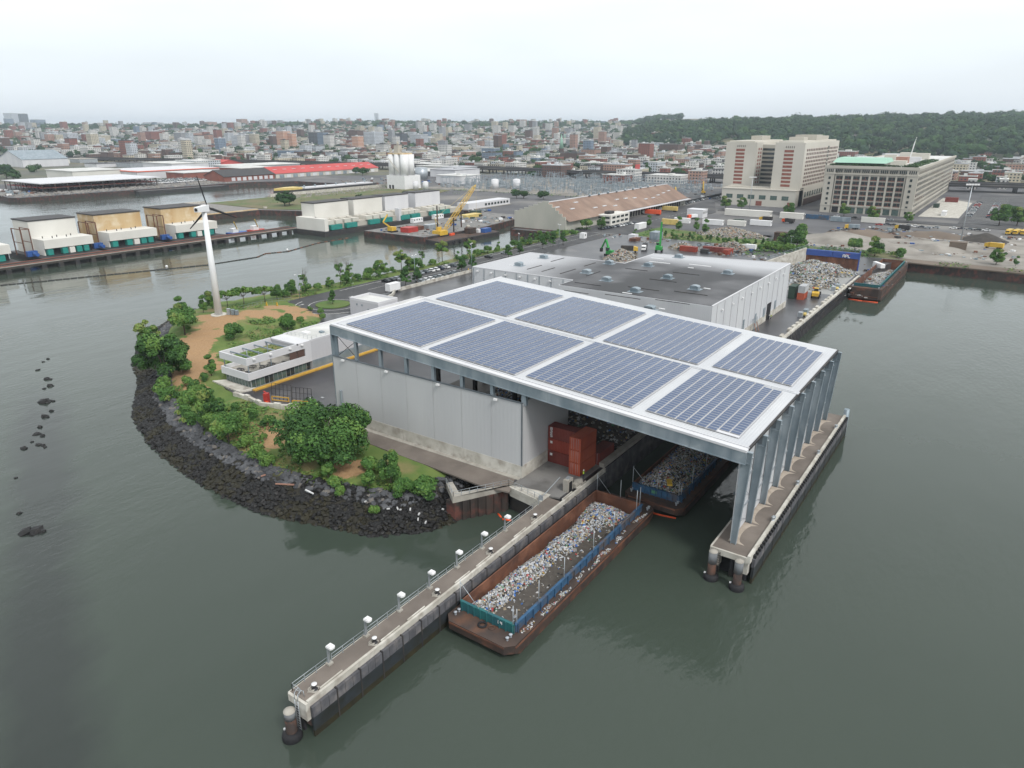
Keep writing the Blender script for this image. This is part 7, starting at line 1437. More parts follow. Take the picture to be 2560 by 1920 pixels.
mound(-84, 458, 26, 22, 5.5, 'sand', 'long pale gravel mound behind the bunker wall'); mound(-58, 438, 20, 16, 4.5, 'sand', 'pale gravel cone right of the bunker wall', seed=2); mound(-34, 452, 16, 13, 3.6, 'sand', 'smaller gravel mound in the middle of the yard', seed=3); mound(-14, 505, 13, 12, 5.0, 'dirt_dark', 'dark earth mound right of the floodlight mast', seed=4); mound(-75, 492, 24, 12, 3.6, 'dirt', 'brown rubble ridge in front of the industrial block', seed=5); mound(-40, 508, 26, 12, 3.6, 'dirt', 'brown earth ridge under the yellow truck', seed=7)
mound(-144, 441, 22, 15, 5, 'rubble', 'broad pale rubble pile behind the row of saplings', 2600, 'rubble_pile', RB, 8); mound(-158, 320, 9, 9, 6.2, 'rubble', 'tan rubble pile just behind the warehouse roof', 1300, 'rubble_pile', RB, 9, 5); mound(-147, 372, 8, 7, 3.5, 'rubble', 'small pale rubble heap beside the green crane', 800, 'rubble_pile', RB, 10, 5); mound(-124, 386, 10, 6, 4, 'rubble', 'brown waste heap in the red bins', 500, 'rubble_pile', RB, 12, 5)
gh = 'yard sheds and cabins'
for k, (x, y, sx, sy, sz, m, q, tp) in enumerate([(-203, 438, 3, 12, 3.6, 'white', 'white box trailer at the yard entrance', None), (-196, 470, 11, 3, 3.4, 'yellow_pale', 'row of yellow and white lorries, left', 'win'), (-192, 482, 11, 3, 3.4, 'white', 'row of white lorries, right', 'win'), (-171, 485, 14, 3.2, 3.4, 'white', 'long white trailer behind the rubble pile, left', 'win'), (-156, 489, 12, 3.2, 3.4, 'cream', 'long cream trailer behind the rubble pile, middle', 'win'), (-143, 500, 14, 3.2, 3.4, 'white', 'long white trailer behind the rubble pile, right', 'win'), (-196, 520, 12, 10, 6, 'white_panel', 'white boxy cabins by the parked tank lorry', 'win'), (-167, 548, 34, 5, 4.6, 'cream', 'long cream site cabins below the left tower', 'win'), (-136, 551, 16, 4.6, 4.2, 'cream', 'cream site cabin right of the tree', 'win'), (-120, 559, 16, 1.2, 3, 'barge_blue', 'pale blue hoarding in front of the block, left', None), (-103, 553, 13, 2, 3.2, 'galv', 'pale blue container row in front of the block', None), (-83, 559, 15, 2, 3.6, 'cream', 'cream hoarding below the block corner', None), (-184, 388, 4, 5, 3, 'white_panel', 'pale container on the green island', None), (-174, 398, 5, 8, 4.2, 'galv', 'grey plant cabin with fence on the green island', None), (-181, 384, 4, 7, 1.6, 'rust', 'rusty tanks on the green island', None), (-141, 366, 9, 3, 2.6, 'container_red', 'red open bin beside the rubble heap', None), (-128, 372, 14, 3, 2.6, 'container_maroon', 'long dark red bin in the recycling yard', None), (-121, 370, 3, 8, 2.4, 'container_red', 'red bin at the right of the recycling yard', None), (-132, 366, 4, 3, 2, 'steel_dark', 'dark scrap machinery between the red bins', None), (-160, 505, 6, 4, 2.4, 'container_green', 'dark green tank by the rubble pile', None), (-112, 436, 7, 6, 5, 'rust_dark', 'dark sorting machine at the rubble pile edge', None), (-104, 440, 4, 4, 3.4, 'tan_concrete', 'tan hopper machine beside the sorting machine', None), (-24, 458, 8, 6, 4.4, 'dirt', 'dusty crusher machine in the gravel yard', None), (-58, 700, 4, 9, 3, 'container_green', 'dark green container on the concrete lot', None), (-52, 760, 10, 5, 4, 'container_maroon', 'dark red lorry body by the block side', None), (-47, 640, 3, 12, 3.2, 'white', 'white coach parked below the concrete lot', 'win')]):
    blk(('storage_cabin' if sz > 2.5 else 'yard_bin'), x, y, 4.45 if y > 398 else 5.02, sx, sy, sz, m, q, 'cabin' if sz > 2.5 else 'bin', .0, gh, tp)
def excav(x, y, z, a, m, label, reach=1.0, mastlike=False):
    t = thing('excavator', label, 'excavator', (x, y, z), a)
    def P_(nm, mt, f):
        mb = MB(); f(mb); o = bpy.data.objects.new(nm, mb.mesh(nm, mt)); COL.objects.link(o); o.parent = t
    P_('track', 'black', lambda q: q.box(-1.9, -2.6, 0, -1.1, 2.6, 1.1)); P_('track', 'black', lambda q: q.box(1.1, -2.6, 0, 1.9, 2.6, 1.1)); P_('body', m, lambda q: (q.box(-1.7, -3, 1.2, 1.7, 1.6, 2.8), q.box(-1.6, -2.8, 2.8, 0, -.4, 3.4))); P_('cab', 'glass_dark', lambda q: q.box(-1.6, .2, 2.8, -.3, 1.8, 4.4)); P_('cab_roof', m, lambda q: q.box(-1.7, .1, 4.4, -.2, 1.9, 4.6))
    if mastlike: P_('arm', m, lambda q: (q.bar((.3, 1, 2.5), (.3, 1.6, 17 * reach), .9), q.bar((.3, 1.6, 17 * reach), (.3, 3, 12 * reach), .5)))
    else: P_('arm', m, lambda q: (q.bar((.3, 1, 2.5), (.3, 4.5 * reach, 9 * reach), .8), q.bar((.3, 4.5 * reach, 9 * reach), (.3, 8 * reach, 3.5 * reach), .6)))
    P_('grab', 'steel_dark', lambda q: q.bar((.3, 8 * reach if not mastlike else 3, 3.6 * reach if not mastlike else 12), (.3, 8.2 * reach if not mastlike else 3, 1.6 * reach if not mastlike else 10), 1.2))
excav(-168, 328, 5, 1.2, 'green_machine', 'bright green material handler behind the warehouse roof', .9); excav(-153.5, 356, 5, .3, 'green_machine', 'green crane with upright arm in the recycling yard', .9, True)
excav(-262, 640, 4.4, .8, 'yellow', 'yellow excavator on the vacant lot, left of two', 1.2); excav(-264, 712, 4.4, .5, 'yellow', 'yellow excavator on the vacant lot, right of two', 1.3)
gable_off = 0
def lorry(x, y, z, a, cab, body, label, L_=9, h=3.2, grp='lorries in the yards'):
    t = thing('lorry', label, 'lorry', (x, y, z), a, grp)
    def P_(nm, mt, f):
        mb = MB(); f(mb); o = bpy.data.objects.new(nm, mb.mesh(nm, mt)); COL.objects.link(o); o.parent = t
    P_('cab', cab, lambda q: q.prism([(-1.2, L_ / 2 - 2.2), (1.2, L_ / 2 - 2.2), (1.1, L_ / 2), (-1.1, L_ / 2)], .7, [3.1, 3.1, 2.6, 2.6])); P_('windscreen', 'glass_dark', lambda q: q.box(-1.05, L_ / 2 - .5, 1.9, 1.05, L_ / 2 + .03, 2.5)); P_('body', body, lambda q: (q.box(-1.25, -L_ / 2, 1.1, 1.25, L_ / 2 - 2.5, h), q.box(-.5, -L_ / 2, .7, .5, L_ / 2 - 1, 1.1)))
    for sx in (-1, 1):
        for yy in (L_ / 2 - 1.3, -L_ / 2 + 1.2, -L_ / 2 + 2.4): P_('wheel', 'black', lambda q: q.cyl((sx * .8, yy, .5), (sx * 1.2, yy, .5), .5, n=10))
lorry(-162, 356, 5.0, -2.8, 'white', 'black', 'dump truck with black body and white cab in the yard'); lorry(-166, 346, 5.0, -1.2, 'yellow', 'dirt_dark', 'brown and yellow truck beside the dump truck'); lorry(-237 + 7, 514, 4.45, 1.57, 'white', 'orange', 'long trailer with orange pictures at the loading dock', 15, 4); lorry(-229, 544, 4.45, 1.57, 'white', 'yellow_pale', 'long trailer with yellow-green pictures at the loading dock', 15, 4); lorry(-60.5, 529, 4.5, 1.4, 'yellow', 'steel_dark', 'yellow truck with dark body on the brown ridge'); lorry(-88, 514, 4.5, 1.8, 'yellow', 'galv', 'yellow recovery truck with raised ramp'); lorry(-8, 474, 4.5, 1.3, 'yellow', 'yellow', 'orange-yellow truck in the gravel yard')
for k in range(3): lorry(-3 + k * 3.8, 545 + k * 1.5, 4.45, 2.9, 'yellow', 'yellow_pale', f'yellow lorry in the row at the right edge, {ORD[k]} from the left', 8)
lorry(-116, 388, 5, 1.5, 'white', 'white', 'white tank lorry by the green verge', 8); lorry(-147, 525, 4.5, 1.5, 'yellow', 'steel_dark', 'yellow-cab truck with dark bed near the cream cabins'); lorry(-131, 523, 4.5, 1.2, 'orange', 'steel_dark', 'orange-cab truck in the dark yard'); lorry(-195, 508, 4.5, 2.6, 'orange', 'white', 'red and white tank lorry by the boxy cabins', 8)
# trees around the yards
gy = 'trees around the yards'
for k, (p_, x, y, s, q) in enumerate([(T_med, -96, 408, 1.7, 'large bright tree behind the bunker wall'), (T_med, -104, 410, 1.0, 'dark bush left of the large bright tree'), (T_med2, -68, 414, 1.15, 'wide bush behind the blue containers'), (T_med, -57, 408, 1.25, 'broad bush right of the blue containers'), (T_shrub, -46, 411, 2.4, 'lone round bush on the basin bank'), (T_med, -4.6, 417, .95, 'bright bush on the far basin bank'), (T_pop, 3.3, 418, .7, 'thin bush right of the bank bush'), (T_med, -199, 590, 1.25, 'dark round tree below the left tower, left'), (T_med, -186, 592, 1.15, 'dark round tree below the left tower, right'), (T_med, -142, 566, 1.2, 'bushy tree between cabins below the tower'), (T_med, -108, 590, 1.15, 'round tree before the block doorways'), (T_med, -86, 575, 1.2, 'round tree before the block corner'), (T_med, -63, 575, .9, 'low tree at the block corner'), (T_med, -10, 592, 1.7, 'dark tree clump at the right edge road'), (T_med, 0, 600, 1.5, 'second dark clump at the right edge road'), (T_med, -225, 425, .9, 'bushy tree left of the access road'), (T_med2, -229, 412, 1.0, 'bush at the warehouse corner mast'), (T_pop, -201, 447, 1.1, 'slim tree by the yard entrance'), (T_pop, -177, 440, 1.3, 'bright poplar beside the rubble pile, left'), (T_pop, -168, 446, 1.2, 'bright poplar beside the rubble pile, middle'), (T_pop, -158, 436, 1.3, 'bright poplar beside the rubble pile, right'), (T_pop, -187, 396, .8, 'dark bush on the green island')]): plant(p_, x, y, s, q, gy, z=4.4)
for k in range(20):
    x = -176 + k * 3.6; plant((T_con, T_con, T_pop, T_shrub)[k % 4], x, 406 + (k % 3) * 2.0, (.42, .5, .7, 1.3)[k % 4], f'sapling in the row behind the recycling yard, {ORD[k]} from the left', 'row of saplings', z=4.6)
for k in range(9): plant((T_shrub, T_lshrub)[k % 2], -110 + k * 2.8, 392 + (k * 7) % 5, 1.6 + .2 * (k % 3), f'weedy bush between warehouse and bunker, {ORD[k]} from the left', 'weedy bushes', z=4.9)
mb = MB(); rk = random.Random(44)
for (x0, x1, y0, y1, n, s0, s1) in [(-98, 60, 425, 470, 900, .3, 1.1), (-98, 20, 485, 530, 900, .4, 1.5), (-145, -112, 352, 392, 260, .4, 1.3), (-110, -60, 360, 400, 200, .4, 1.2), (-210, -150, 380, 400, 120, .3, 1), (-340, -297, 330, 440, 420, .4, 1.4), (-380, -348, 452, 470, 60, .5, 1.5), (-500, -440, 400, 520, 220, .4, 1.2), (-900, -800, 300, 335, 200, .6, 2), (-700, -560, 600, 760, 500, .6, 2), (-270, -235, 640, 760, 120, .5, 1.4), (-58, -38, 300, 400, 120, .3, .8)]:
    for _ in range(n):
        x, y = rk.uniform(x0, x1), rk.uniform(y0, y1)
        if mnoise.noise((x * .06, y * .06, 7)) < -.05: continue
        z = 4.3 if y > 402 or x < -240 else 5; k = rk.choices(range(7), (6, 4, 2, 1.2, .6, .5, 1))[0]; r = rk.uniform(s0, s1)
        if k < 2: mb.rock((x, y, z), r, k, rk, .5)
        else: mb.cbox(x, y, z, r * rk.uniform(.6, 2), r * rk.uniform(.6, 2.4), r * rk.uniform(.4, 1.2), rk.random() * 3, k)
o = mb.build('yard_clutter', ['rubble', 'dirt', 'galv', 'rust', 'white', 'blue_machine', 'steel_dark']); tag(o, 'loose rubble, planks and small clutter scattered over the yards and quays', 'clutter', kind='stuff')
mb = MB(); 
for _ in range(9000):
    x0, x1, y0, y1, z = rk.choice([(-112, -50, 398, 424, 4.9), (-112, -50, 398, 424, 4.9), (-47, 130, 394, 406, 4.9), (-195, -112, 402, 440, 4.8), (-125, -85, 372, 402, 5.1), (-240, -225, 395, 430, 4.5), (-590, -462, 380, 600, 4.8), (-500, -280, 600, 622, 4.4)]); x, y = rk.uniform(x0, x1), rk.uniform(y0, y1)
    if mnoise.noise((x * .07, y * .07, 3)) < 0: continue
    leaf(mb, (x, y, z + rk.uniform(-.2, .9)), (0, 0, 1), rk.uniform(.4, .9), rk.choices((0, 1, 2, 3), (3, 4, 3, 1))[0], rk)
o = mb.build('rough_weeds', LM); tag(o, 'patches of rough weeds on the banks and yard verges', 'weeds', kind='stuff')
# ================================================================ cars
def make_car(m):
    t = thing('car', 'x', 'car', (0, 0, -50)); 
    def P_(nm, mt, f):
        mb = MB(); f(mb); o = bpy.data.objects.new(nm, mb.mesh(nm, mt)); COL.objects.link(o); o.parent = t
    def body(q):
        S = [(-2.25, .35), (-2.25, .85), (-1.9, .95), (1.0, .93), (2.1, .78), (2.25, .6), (2.25, .35)]; w_ = .9
        n = len(S); q.add([(-w_, s[0], s[1]) for s in S] + [(w_, s[0], s[1]) for s in S], [tuple(range(n)), tuple(range(2 * n - 1, n - 1, -1))] + [(i, i + n, (i + 1) % n + n, (i + 1) % n) for i in range(n)])
    P_('body', m, body)
    P_('windows', 'glass_dark', lambda q: q.add([(-.84, -1.85, .93), (.84, -1.85, .93), (.84, .95, .93), (-.84, .95, .93), (-.68, -1.3, 1.4), (.68, -1.3, 1.4), (.68, .25, 1.42), (-.68, .25, 1.42)], [(0, 1, 5, 4), (1, 2, 6, 5), (2, 3, 7, 6), (3, 0, 4, 7)]))
    P_('roof', m, lambda q: q.box(-.7, -1.32, 1.4, .7, .3, 1.46))
    for sx in (-.92, .74):
        for y in (-1.4, 1.4): P_('wheel', 'black', lambda q: q.cyl((sx, y, .33), (sx + .18, y, .33), .33, n=10))
    return t
CM = {'white': 'white', 'black': 'car_paint_black', 'silver': 'galv_light', 'grey': 'galv_dark', 'blue': 'cloth_dark', 'red': 'red'}
CARS = {k: make_car(v) for k, v in CM.items()}
rc = random.Random(17)
def park(col, x, y, a, label, grp, z=5.06): return place(CARS[col], (x, y, z), a, label, grp)
for k, (y, c) in enumerate(zip((215.2, 218.2, 221, 224, 236.5, 240.2, 243.8, 247.2, 250.6, 254.5, 259.5, 288.3, 302.4), ('black', 'black', 'silver', 'grey', 'silver', 'grey', 'white', 'white', 'blue', 'white', 'grey', 'black', 'silver'))): park(c, -216.2, y, 1.57 + rc.uniform(-.06, .06), f'{c} car in the channel-side row, {ORD[k]} from the roundabout', 'cars parked on the channel side')
for k, (y, c) in enumerate(zip((223, 226, 229.2, 232.2, 235.3, 238.4, 241.5, 245.5), ('silver', 'white', 'white', 'grey', 'silver', 'black', 'grey', 'silver'))): park(c, -203.9, y, 1.57 + rc.uniform(-.06, .06), f'{c} car along the concrete barrier, {ORD[k]} from the roundabout', 'cars parked along the barrier')
for k in range(12): c = rc.choice(list(CM)[:5]); park(c, -221.5 + k * .35, 418 + k * 3.6, 1.2, f'{c} car below the office annex, {ORD[k]} from the left', 'cars below the annex', 4.47)
for k in range(20): c = rc.choice(('white', 'white', 'silver', 'grey', 'black')); park(c, -238.5 - k * .3 + (6 if k > 12 else 0), 585 + k * 6.4, 1.4, f'{c} car along the black fence, {ORD[k]} from the left', 'cars along the black fence', 4.47)
for k in range(8): c = rc.choice(('white', 'silver', 'grey', 'black')); park(c, -180 + k * 3.1, 560 - k, .2, f'{c} car by the white cabins, {ORD[k]} from the left', 'cars by the cabins', 4.5)
for k in range(9): c = rc.choice(list(CM)); park(c, -77 + k * 4.2, 546 + (k * 5) % 7, 1.5 + rc.uniform(-.2, .2), f'{c} car in front of the block corner, {ORD[k]} from the left', 'cars by the gravel yard', 4.47)
for k in range(5): c = ('white', 'blue', 'grey', 'black', 'white')[k]; park(c, -34 + k * 4.6, 554, 1.5, f'{c} car right of the gravel yard, {ORD[k]} from the left', 'cars by the gravel yard', 4.5)
for r, x in enumerate((-31, -18)):
    for k in range(14): c = rc.choice(('white', 'white', 'silver', 'blue', 'red')); park(c, x + (k % 2) * .3, 640 + k * 9.4, 1.57, f'{c} car in the {["left", "right"][r]} car park row, {ORD[k]} from the street', 'cars in the right-hand car park', 4.38)
for k in range(7): c = rc.choice(('white', 'silver', 'black')); park(c, -150 + k * 12 + 3, 579, 1.57, f'{c} car on the street below the block, {ORD[k]} from the left', 'cars on the street', 4.5)
fe = thing('hoarding_fence', 'long black fence between car row and vacant lot', 'fence', (-240, 660, 4.4)); mb = MB(); mb.bar((-240.5, 580, 5.6), (-243, 720, 5.6), .3, 2.4); mb.build('panel', 'black', fe)
fe = thing('hoarding_fence', 'orange-topped barrier along the far side of the vacant lot', 'fence', (-300, 700, 4.4)); mb = MB(); mb.bar((-264, 604, 5.3), (-330, 760, 5.3), .4, 1.2); mb.build('panel', 'orange', fe)
# ================================================================ raised motorway
HWP = [(-1800, 640), (-1464, 700), (-1164, 790), (-920, 837), (-732, 870), (-470, 862), (-300, 876), (-64, 898), (10, 912), (200, 950)]
hw = thing('raised_motorway', 'long dark raised motorway crossing in front of the city', 'viaduct', (-600, 870, 4.2))
mb = MB(); m2 = MB(); m3 = MB()
def hwo(i, off):
    a = Vector(HWP[max(0, i - 1)]); c = Vector(HWP[min(len(HWP) - 1, i + 1)]); d = (c - a).normalized(); p = HWP[i]; return (p[0] - d.y * off, p[1] + d.x * off)
for i in range(len(HWP) - 1):
    a0, a1, b0, b1 = hwo(i, -12), hwo(i, 12), hwo(i + 1, -12), hwo(i + 1, 12)
    mb.prism([a0, b0, b1, a1], 11, 12.4)
    for (p, q) in ((a0, b0), (a1, b1)): m2.bar((*p, 12.9), (*q, 12.9), .5, 1.3); m2.bar((*p, 10.2), (*q, 10.2), 1, 1.6)
    l = hypot(b0[0] - a0[0], b0[1] - a0[1]); n = int(l / 26)
    for k in range(n):
        f = (k + .5) / n
        for w_ in (.12, .5, .88): x = (a0[0] * (1 - f) + b0[0] * f) * (1 - w_) + (a1[0] * (1 - f) + b1[0] * f) * w_; y = (a0[1] * (1 - f) + b0[1] * f) * (1 - w_) + (a1[1] * (1 - f) + b1[1] * f) * w_; m3.bar((x, y, 4), (x, y, 11), 1.4)
mb.build('deck', 'asphalt_grey', hw); m2.build('parapet', 'steel_dark', hw); m3.build('columns', 'steel_dark', hw)
# ================================================================ city
WM = {}
def cw(nm, c, word, win=(.05, .055, .06)): WM[nm] = (winmat('wall_' + nm, c, win, 3.8, 3.4, .5, .5), word)
cw('white', (.60, .59, .57), 'white'); cw('cream', (.52, .47, .37), 'cream'); cw('grey', (.33, .34, .36), 'grey'); cw('brick', (.26, .105, .08), 'red brick'); cw('brown', (.13, .08, .065), 'dark brick'); cw('pink', (.38, .24, .19), 'tan brick'); cw('blue', (.20, .26, .34), 'blue-grey'); cw('dark', (.06, .065, .075), 'dark glass', (.15, .18, .2)); cw('orange', (.42, .20, .12), 'orange brick', (.55, .5, .45)); cw('pale', (.50, .53, .57), 'pale grey')
RF = ['office_roof', 'roof_metal', 'asphalt_grey', 'wh_roof_light', 'concrete']
FOOT = []
def free(x, y, r):
    for (a, b, c) in FOOT:
        if abs(a - x) < r + c and abs(b - y) < r + c: return False
    return True
def house(mbw, mbr, x, y, z, sx, sy, h, rnd, mi, ri):
    mbw.box(x - sx / 2, y - sy / 2, z - 8, x + sx / 2, y + sy / 2, z + h, mi); mbr.box(x - sx / 2 - .2, y - sy / 2 - .2, z + h, x + sx / 2 + .2, y + sy / 2 + .2, z + h + .6, ri)
    if rnd.random() < .5: a, b = rnd.uniform(-.3, .2) * sx, rnd.uniform(-.3, .2) * sy; mbr.box(x + a, y + b, z + h + .6, x + a + min(5, sx * .3), y + b + min(5, sy * .3), z + h + rnd.uniform(2, 4), ri)
def city_building(x, y, z, sx, sy, h, wk, ri, label, rnd, a=0, nm='city_building', grp=None):
    t = thing(nm, label, 'building', (x, y, z), a, grp); mb = MB(); mb.box(-sx / 2, -sy / 2, -8, sx / 2, sy / 2, h); o = bpy.data.objects.new('wall', mb.mesh('wall', WM[wk][0])); COL.objects.link(o); o.parent = t
    mb = MB(); mb.box(-sx / 2 - .25, -sy / 2 - .25, h, sx / 2 + .25, sy / 2 + .25, h + .5); mb.box(-sx / 2 - .25, -sy / 2 - .25, h + .5, sx / 2 + .25, -sy / 2 + .3, h + 1.1); mb.box(sx / 2 - .3, -sy / 2 + .3, h + .5, sx / 2 + .25, sy / 2 + .25, h + 1.1)
    k = rnd.randint(1, 3)
    for _ in range(k): u, v = rnd.uniform(-.35, .15) * sx, rnd.uniform(-.35, .15) * sy; mb.box(u, v, h + .5, u + rnd.uniform(.1, .25) * sx, v + rnd.uniform(.1, .25) * sy, h + rnd.uniform(1.5, 3.5))
    o = bpy.data.objects.new('roof', mb.mesh('roof', RF[ri])); COL.objects.link(o); o.parent = t; FOOT.append((x, y, max(sx, sy) / 2)); return t
def gat(px, py):
    z = 4.2; x, y = az(px, 3900)
    if py < 322: return x, y, tz(x, y)
    for _ in range(40):
        if (CAMH - z) < 6 or (py - 960) * CP + FPX * SP < 25: break
        x, y = at(px, py, z); z = z * .5 + tz(x, y) * .5
    return x, y, z
def hpx(x, y, py):
    r = x * RD[0] + y * RD[1]; g = x * FD[0] + y * FD[1]; q = (py - 960) / FPX; # (d CP - g SP)/(g CP + d SP) = q
    d = g * (SP + q * CP) / (CP - q * SP); return CAMH - d
# landmarks: (crop x origin, left, right, base y, top y in crop pixels, material, roof, label)
LMK = [(0, 380, 450, 425, 330, 'pink', 1, 'tan apartment slab below the left skyline towers'), (0, 455, 520, 425, 335, 'cream', 1, 'cream apartment slab right of the tan one'), (0, 520, 625, 418, 322, 'pale', 1, 'pale blue-white apartment block, left city'), (0, 700, 760, 420, 330, 'brick', 1, 'narrow red brick tower, left city'), (0, 765, 830, 425, 335, 'dark', 2, 'dark tower beside the narrow brick tower'), (0, 820, 912, 425, 342, 'cream', 0, 'cream stepped building, left city'), (0, 1210, 1345, 400, 305, 'brick', 1, 'wide brick slab under the hospital'), (0, 1385, 1475, 415, 345, 'cream', 0, 'cream domed building, left city'), (0, 1485, 1600, 420, 318, 'grey', 1, 'grey ribbed apartment slab, left of two'), (0, 1605, 1710, 425, 320, 'pink', 1, 'grey and tan apartment slab, right of two'), (0, 1715, 1790, 400, 310, 'brick', 1, 'brick slab right of the grey pair'), (0, 2060, 2150, 445, 335, 'grey', 1, 'grey ribbed tower with white stripe'), (0, 2165, 2212, 440, 330, 'dark', 2, 'dark tower left of the orange block'), (0, 665, 805, 522, 450, 'white', 0, 'white office building with square windows'), (0, 805, 850, 500, 430, 'brick', 1, 'red brick block beside the white office'), (0, 1440, 1550, 550, 490, 'brown', 2, 'dark brick block behind the long pale depot'), (0, 1450, 1770, 640, 560, 'pale', 0, 'long pale depot with wide windows'), (0, 1890, 1990, 520, 455, 'white', 0, 'white building left of the porticoed one'), (0, 2010, 2150, 525, 470, 'cream', 0, 'white porticoed building behind the motorway'),
 (640, 165, 270, 462, 305, 'orange', 1, 'big orange brick apartment block, left wing'), (640, 270, 335, 462, 325, 'orange', 1, 'big orange brick apartment block, right wing'), (640, 105, 165, 440, 345, 'brown', 1, 'dark block left of the orange block'), (640, 445, 520, 445, 315, 'dark', 2, 'dark glass apartment block, left half'), (640, 520, 605, 450, 315, 'blue', 2, 'dark glass apartment block, right half'), (640, 780, 905, 400, 300, 'brown', 2, 'dark brown slab behind the orange box'), (640, 815, 905, 460, 348, 'orange', 1, 'plain orange box building, city centre'), (640, 908, 1060, 450, 312, 'pale', 1, 'white gridded apartment building, city centre'), (640, 1190, 1285, 430, 325, 'dark', 2, 'dark blue tower behind the silos'), (640, 1310, 1448, 445, 335, 'pale', 1, 'white and grey balconied tower right of the silos'), (640, 150, 340, 545, 470, 'blue', 0, 'blue and white storage building by the motorway'), (640, 420, 550, 500, 430, 'pale', 2, 'pale building with blue screen'), (640, 850, 935, 510, 465, 'brick', 2, 'low red shed behind the motorway'), (640, 1580, 1730, 580, 515, 'orange', 2, 'orange brick square building right of the silos'), (640, 1460, 1600, 560, 490, 'white', 0, 'white building between silos and orange square'), (640, 1640, 1800, 500, 440, 'cream', 0, 'cream long building behind the orange square'), (640, 1905, 1960, 490, 390, 'pink', 2, 'brown slab tower right of the silos'), (640, 1965, 2035, 490, 385, 'pale', 0, 'pale grey slab tower beside the brown one'), (640, 1700, 1820, 390, 340, 'white', 0, 'large white building, upper city'), (640, 345, 430, 300, 240, 'brown', 2, 'brown block on the ridge'), (640, 0, 180, 285, 215, 'pale', 1, 'wide pale hospital-like block on the skyline'), (0, 1205, 1345, 295, 230, 'pale', 1, 'pale hospital-like block on the left skyline'), (0, 1550, 1665, 320, 255, 'brick', 1, 'brown brick complex on the left skyline'), (0, 1720, 1830, 290, 225, 'pink', 1, 'pinkish slab on the left skyline'), (0, 2030, 2110, 280, 200, 'pink', 1, 'stepped tan tower on the left skyline'), (0, 1940, 2030, 285, 230, 'dark', 1, 'dark slab on the left skyline'), (0, 1420, 1540, 285, 240, 'cream', 1, 'long cream block on the left skyline'),
 (1280, 150, 410, 320, 280, 'brick', 2, 'long red brick institution on the ridge'), (1280, 812, 910, 360, 262, 'brick', 2, 'red stepped tower, right city'), (1280, 1070, 1195, 580, 410, 'brick', 1, 'dark red brick tower with white disc'), (1280, 1200, 1240, 510, 440, 'white', 0, 'white block beside the dark red tower'), (1280, 1245, 1450, 505, 420, 'brown', 2, 'long brown block right of the red tower'), (1280, 1290, 1480, 590, 505, 'cream', 0, 'cream building below the brown block'), (1280, 222, 455, 705, 600, 'brown', 1, 'large dark brick block at the motorway'), (1280, 460, 575, 700, 645, 'white', 0, 'white arched-window building beside the dark brick block'), (1280, 745, 990, 765, 685, 'brick', 0, 'long brick shed with white roof by the substation'), (1280, 870, 1080, 740, 640, 'white', 0, 'white building with pink sign'), (1280, 1500, 1655, 755, 650, 'pink', 0, 'pink building with white billboard'), (1280, 1105, 1495, 755, 690, 'white', 0, 'long low white building by the motorway'), (1280, 1020, 1070, 470, 380, 'grey', 2, 'grey slab left of the dark red tower'), (1280, 840, 960, 440, 380, 'pink', 0, 'tan block in the right city'), (1280, 385, 590, 570, 495, 'brown', 2, 'dark church nave with steep grey roof'), (1280, 550, 800, 640, 580, 'white', 0, 'long white building below the church'), (1280, 575, 735, 530, 465, 'pink', 2, 'wide tan-brown building behind the church'), (1280, 1720, 1890, 620, 545, 'white', 0, 'white building left of the tower blocks'), (1280, 1500, 1670, 560, 520, 'cream', 0, 'long cream low building at the hill foot'),
 (1920, 520, 740, 560, 480, 'brick', 0, 'brick building between tower and industrial block'), (1920, 2030, 2212, 620, 545, 'brown', 1, 'dark brick house row at the right edge'), (1920, 1820, 1920, 525, 490, 'brick', 2, 'red house behind the block end'), (1920, 1790, 1920, 600, 545, 'white', 0, 'white-roofed houses right of the block'), (1920, 1640, 1780, 640, 580, 'white', 0, 'low white sheds right of the block')]
rn = random.Random(33)
for (ox, l, r, b_, tp, wk, ri, lab) in LMK:
    pxl, pyb = ox + l * .28933, 240 + b_ * .28933; pxr = ox + r * .28933; pyt = 240 + tp * .28933
    x, y, z = gat((pxl + pxr) / 2, pyb); d = hypot(x, y); wtot = (pxr - pxl) * d / 1840; sx = wtot * .82; sy = max(12, wtot * .7); h = hpx(x, y, pyt) - z
    city_building(x, y + sy / 2, z, sx, sy, max(6, h), wk, ri, lab, rn)
# skyline towers: far off
for (ox, l, r, tp, wk, D_, lab) in [(0, 60, 180, 150, 'pale', 5200, 'tall pale glass tower at the far left skyline'), (0, 178, 262, 154, 'dark', 4800, 'tall dark tower at the far left skyline'), (0, 45, 130, 195, 'blue', 4300, 'lower bluish tower left on the skyline'), (0, 268, 405, 205, 'blue', 4600, 'stepped dark blue block at the far left skyline'), (0, 0, 40, 250, 'pale', 4400, 'low tower cut by the left picture edge'), (640, 1024, 1068, 150, 'pale', 6200, 'hazy twin-topped tower on the centre skyline'), (640, 1400, 1600, 215, 'pale', 6400, 'faint wide block on the centre skyline'), (640, 450, 600, 250, 'pale', 4300, 'low pale block on the ridge, left of centre'), (640, 230, 330, 235, 'pale', 4500, 'small white block on the ridge'), (1280, 500, 590, 210, 'pale', 6000, 'faint blocks on the skyline left of the wooded hill')]:
    px = ox + (l + r) / 2 * .28933; x, y = az(px, D_); z = tz(x, y); d = hypot(x, y); w_ = (r - l) * .28933 * d / 1800; h = hpx(x, y, 240 + tp * .28933) - z; city_building(x, y, z, w_ * .56, w_ * .5, h, wk, 0, lab, rn, .3 if wk in ('pale',) else 0, 'skyline_tower')
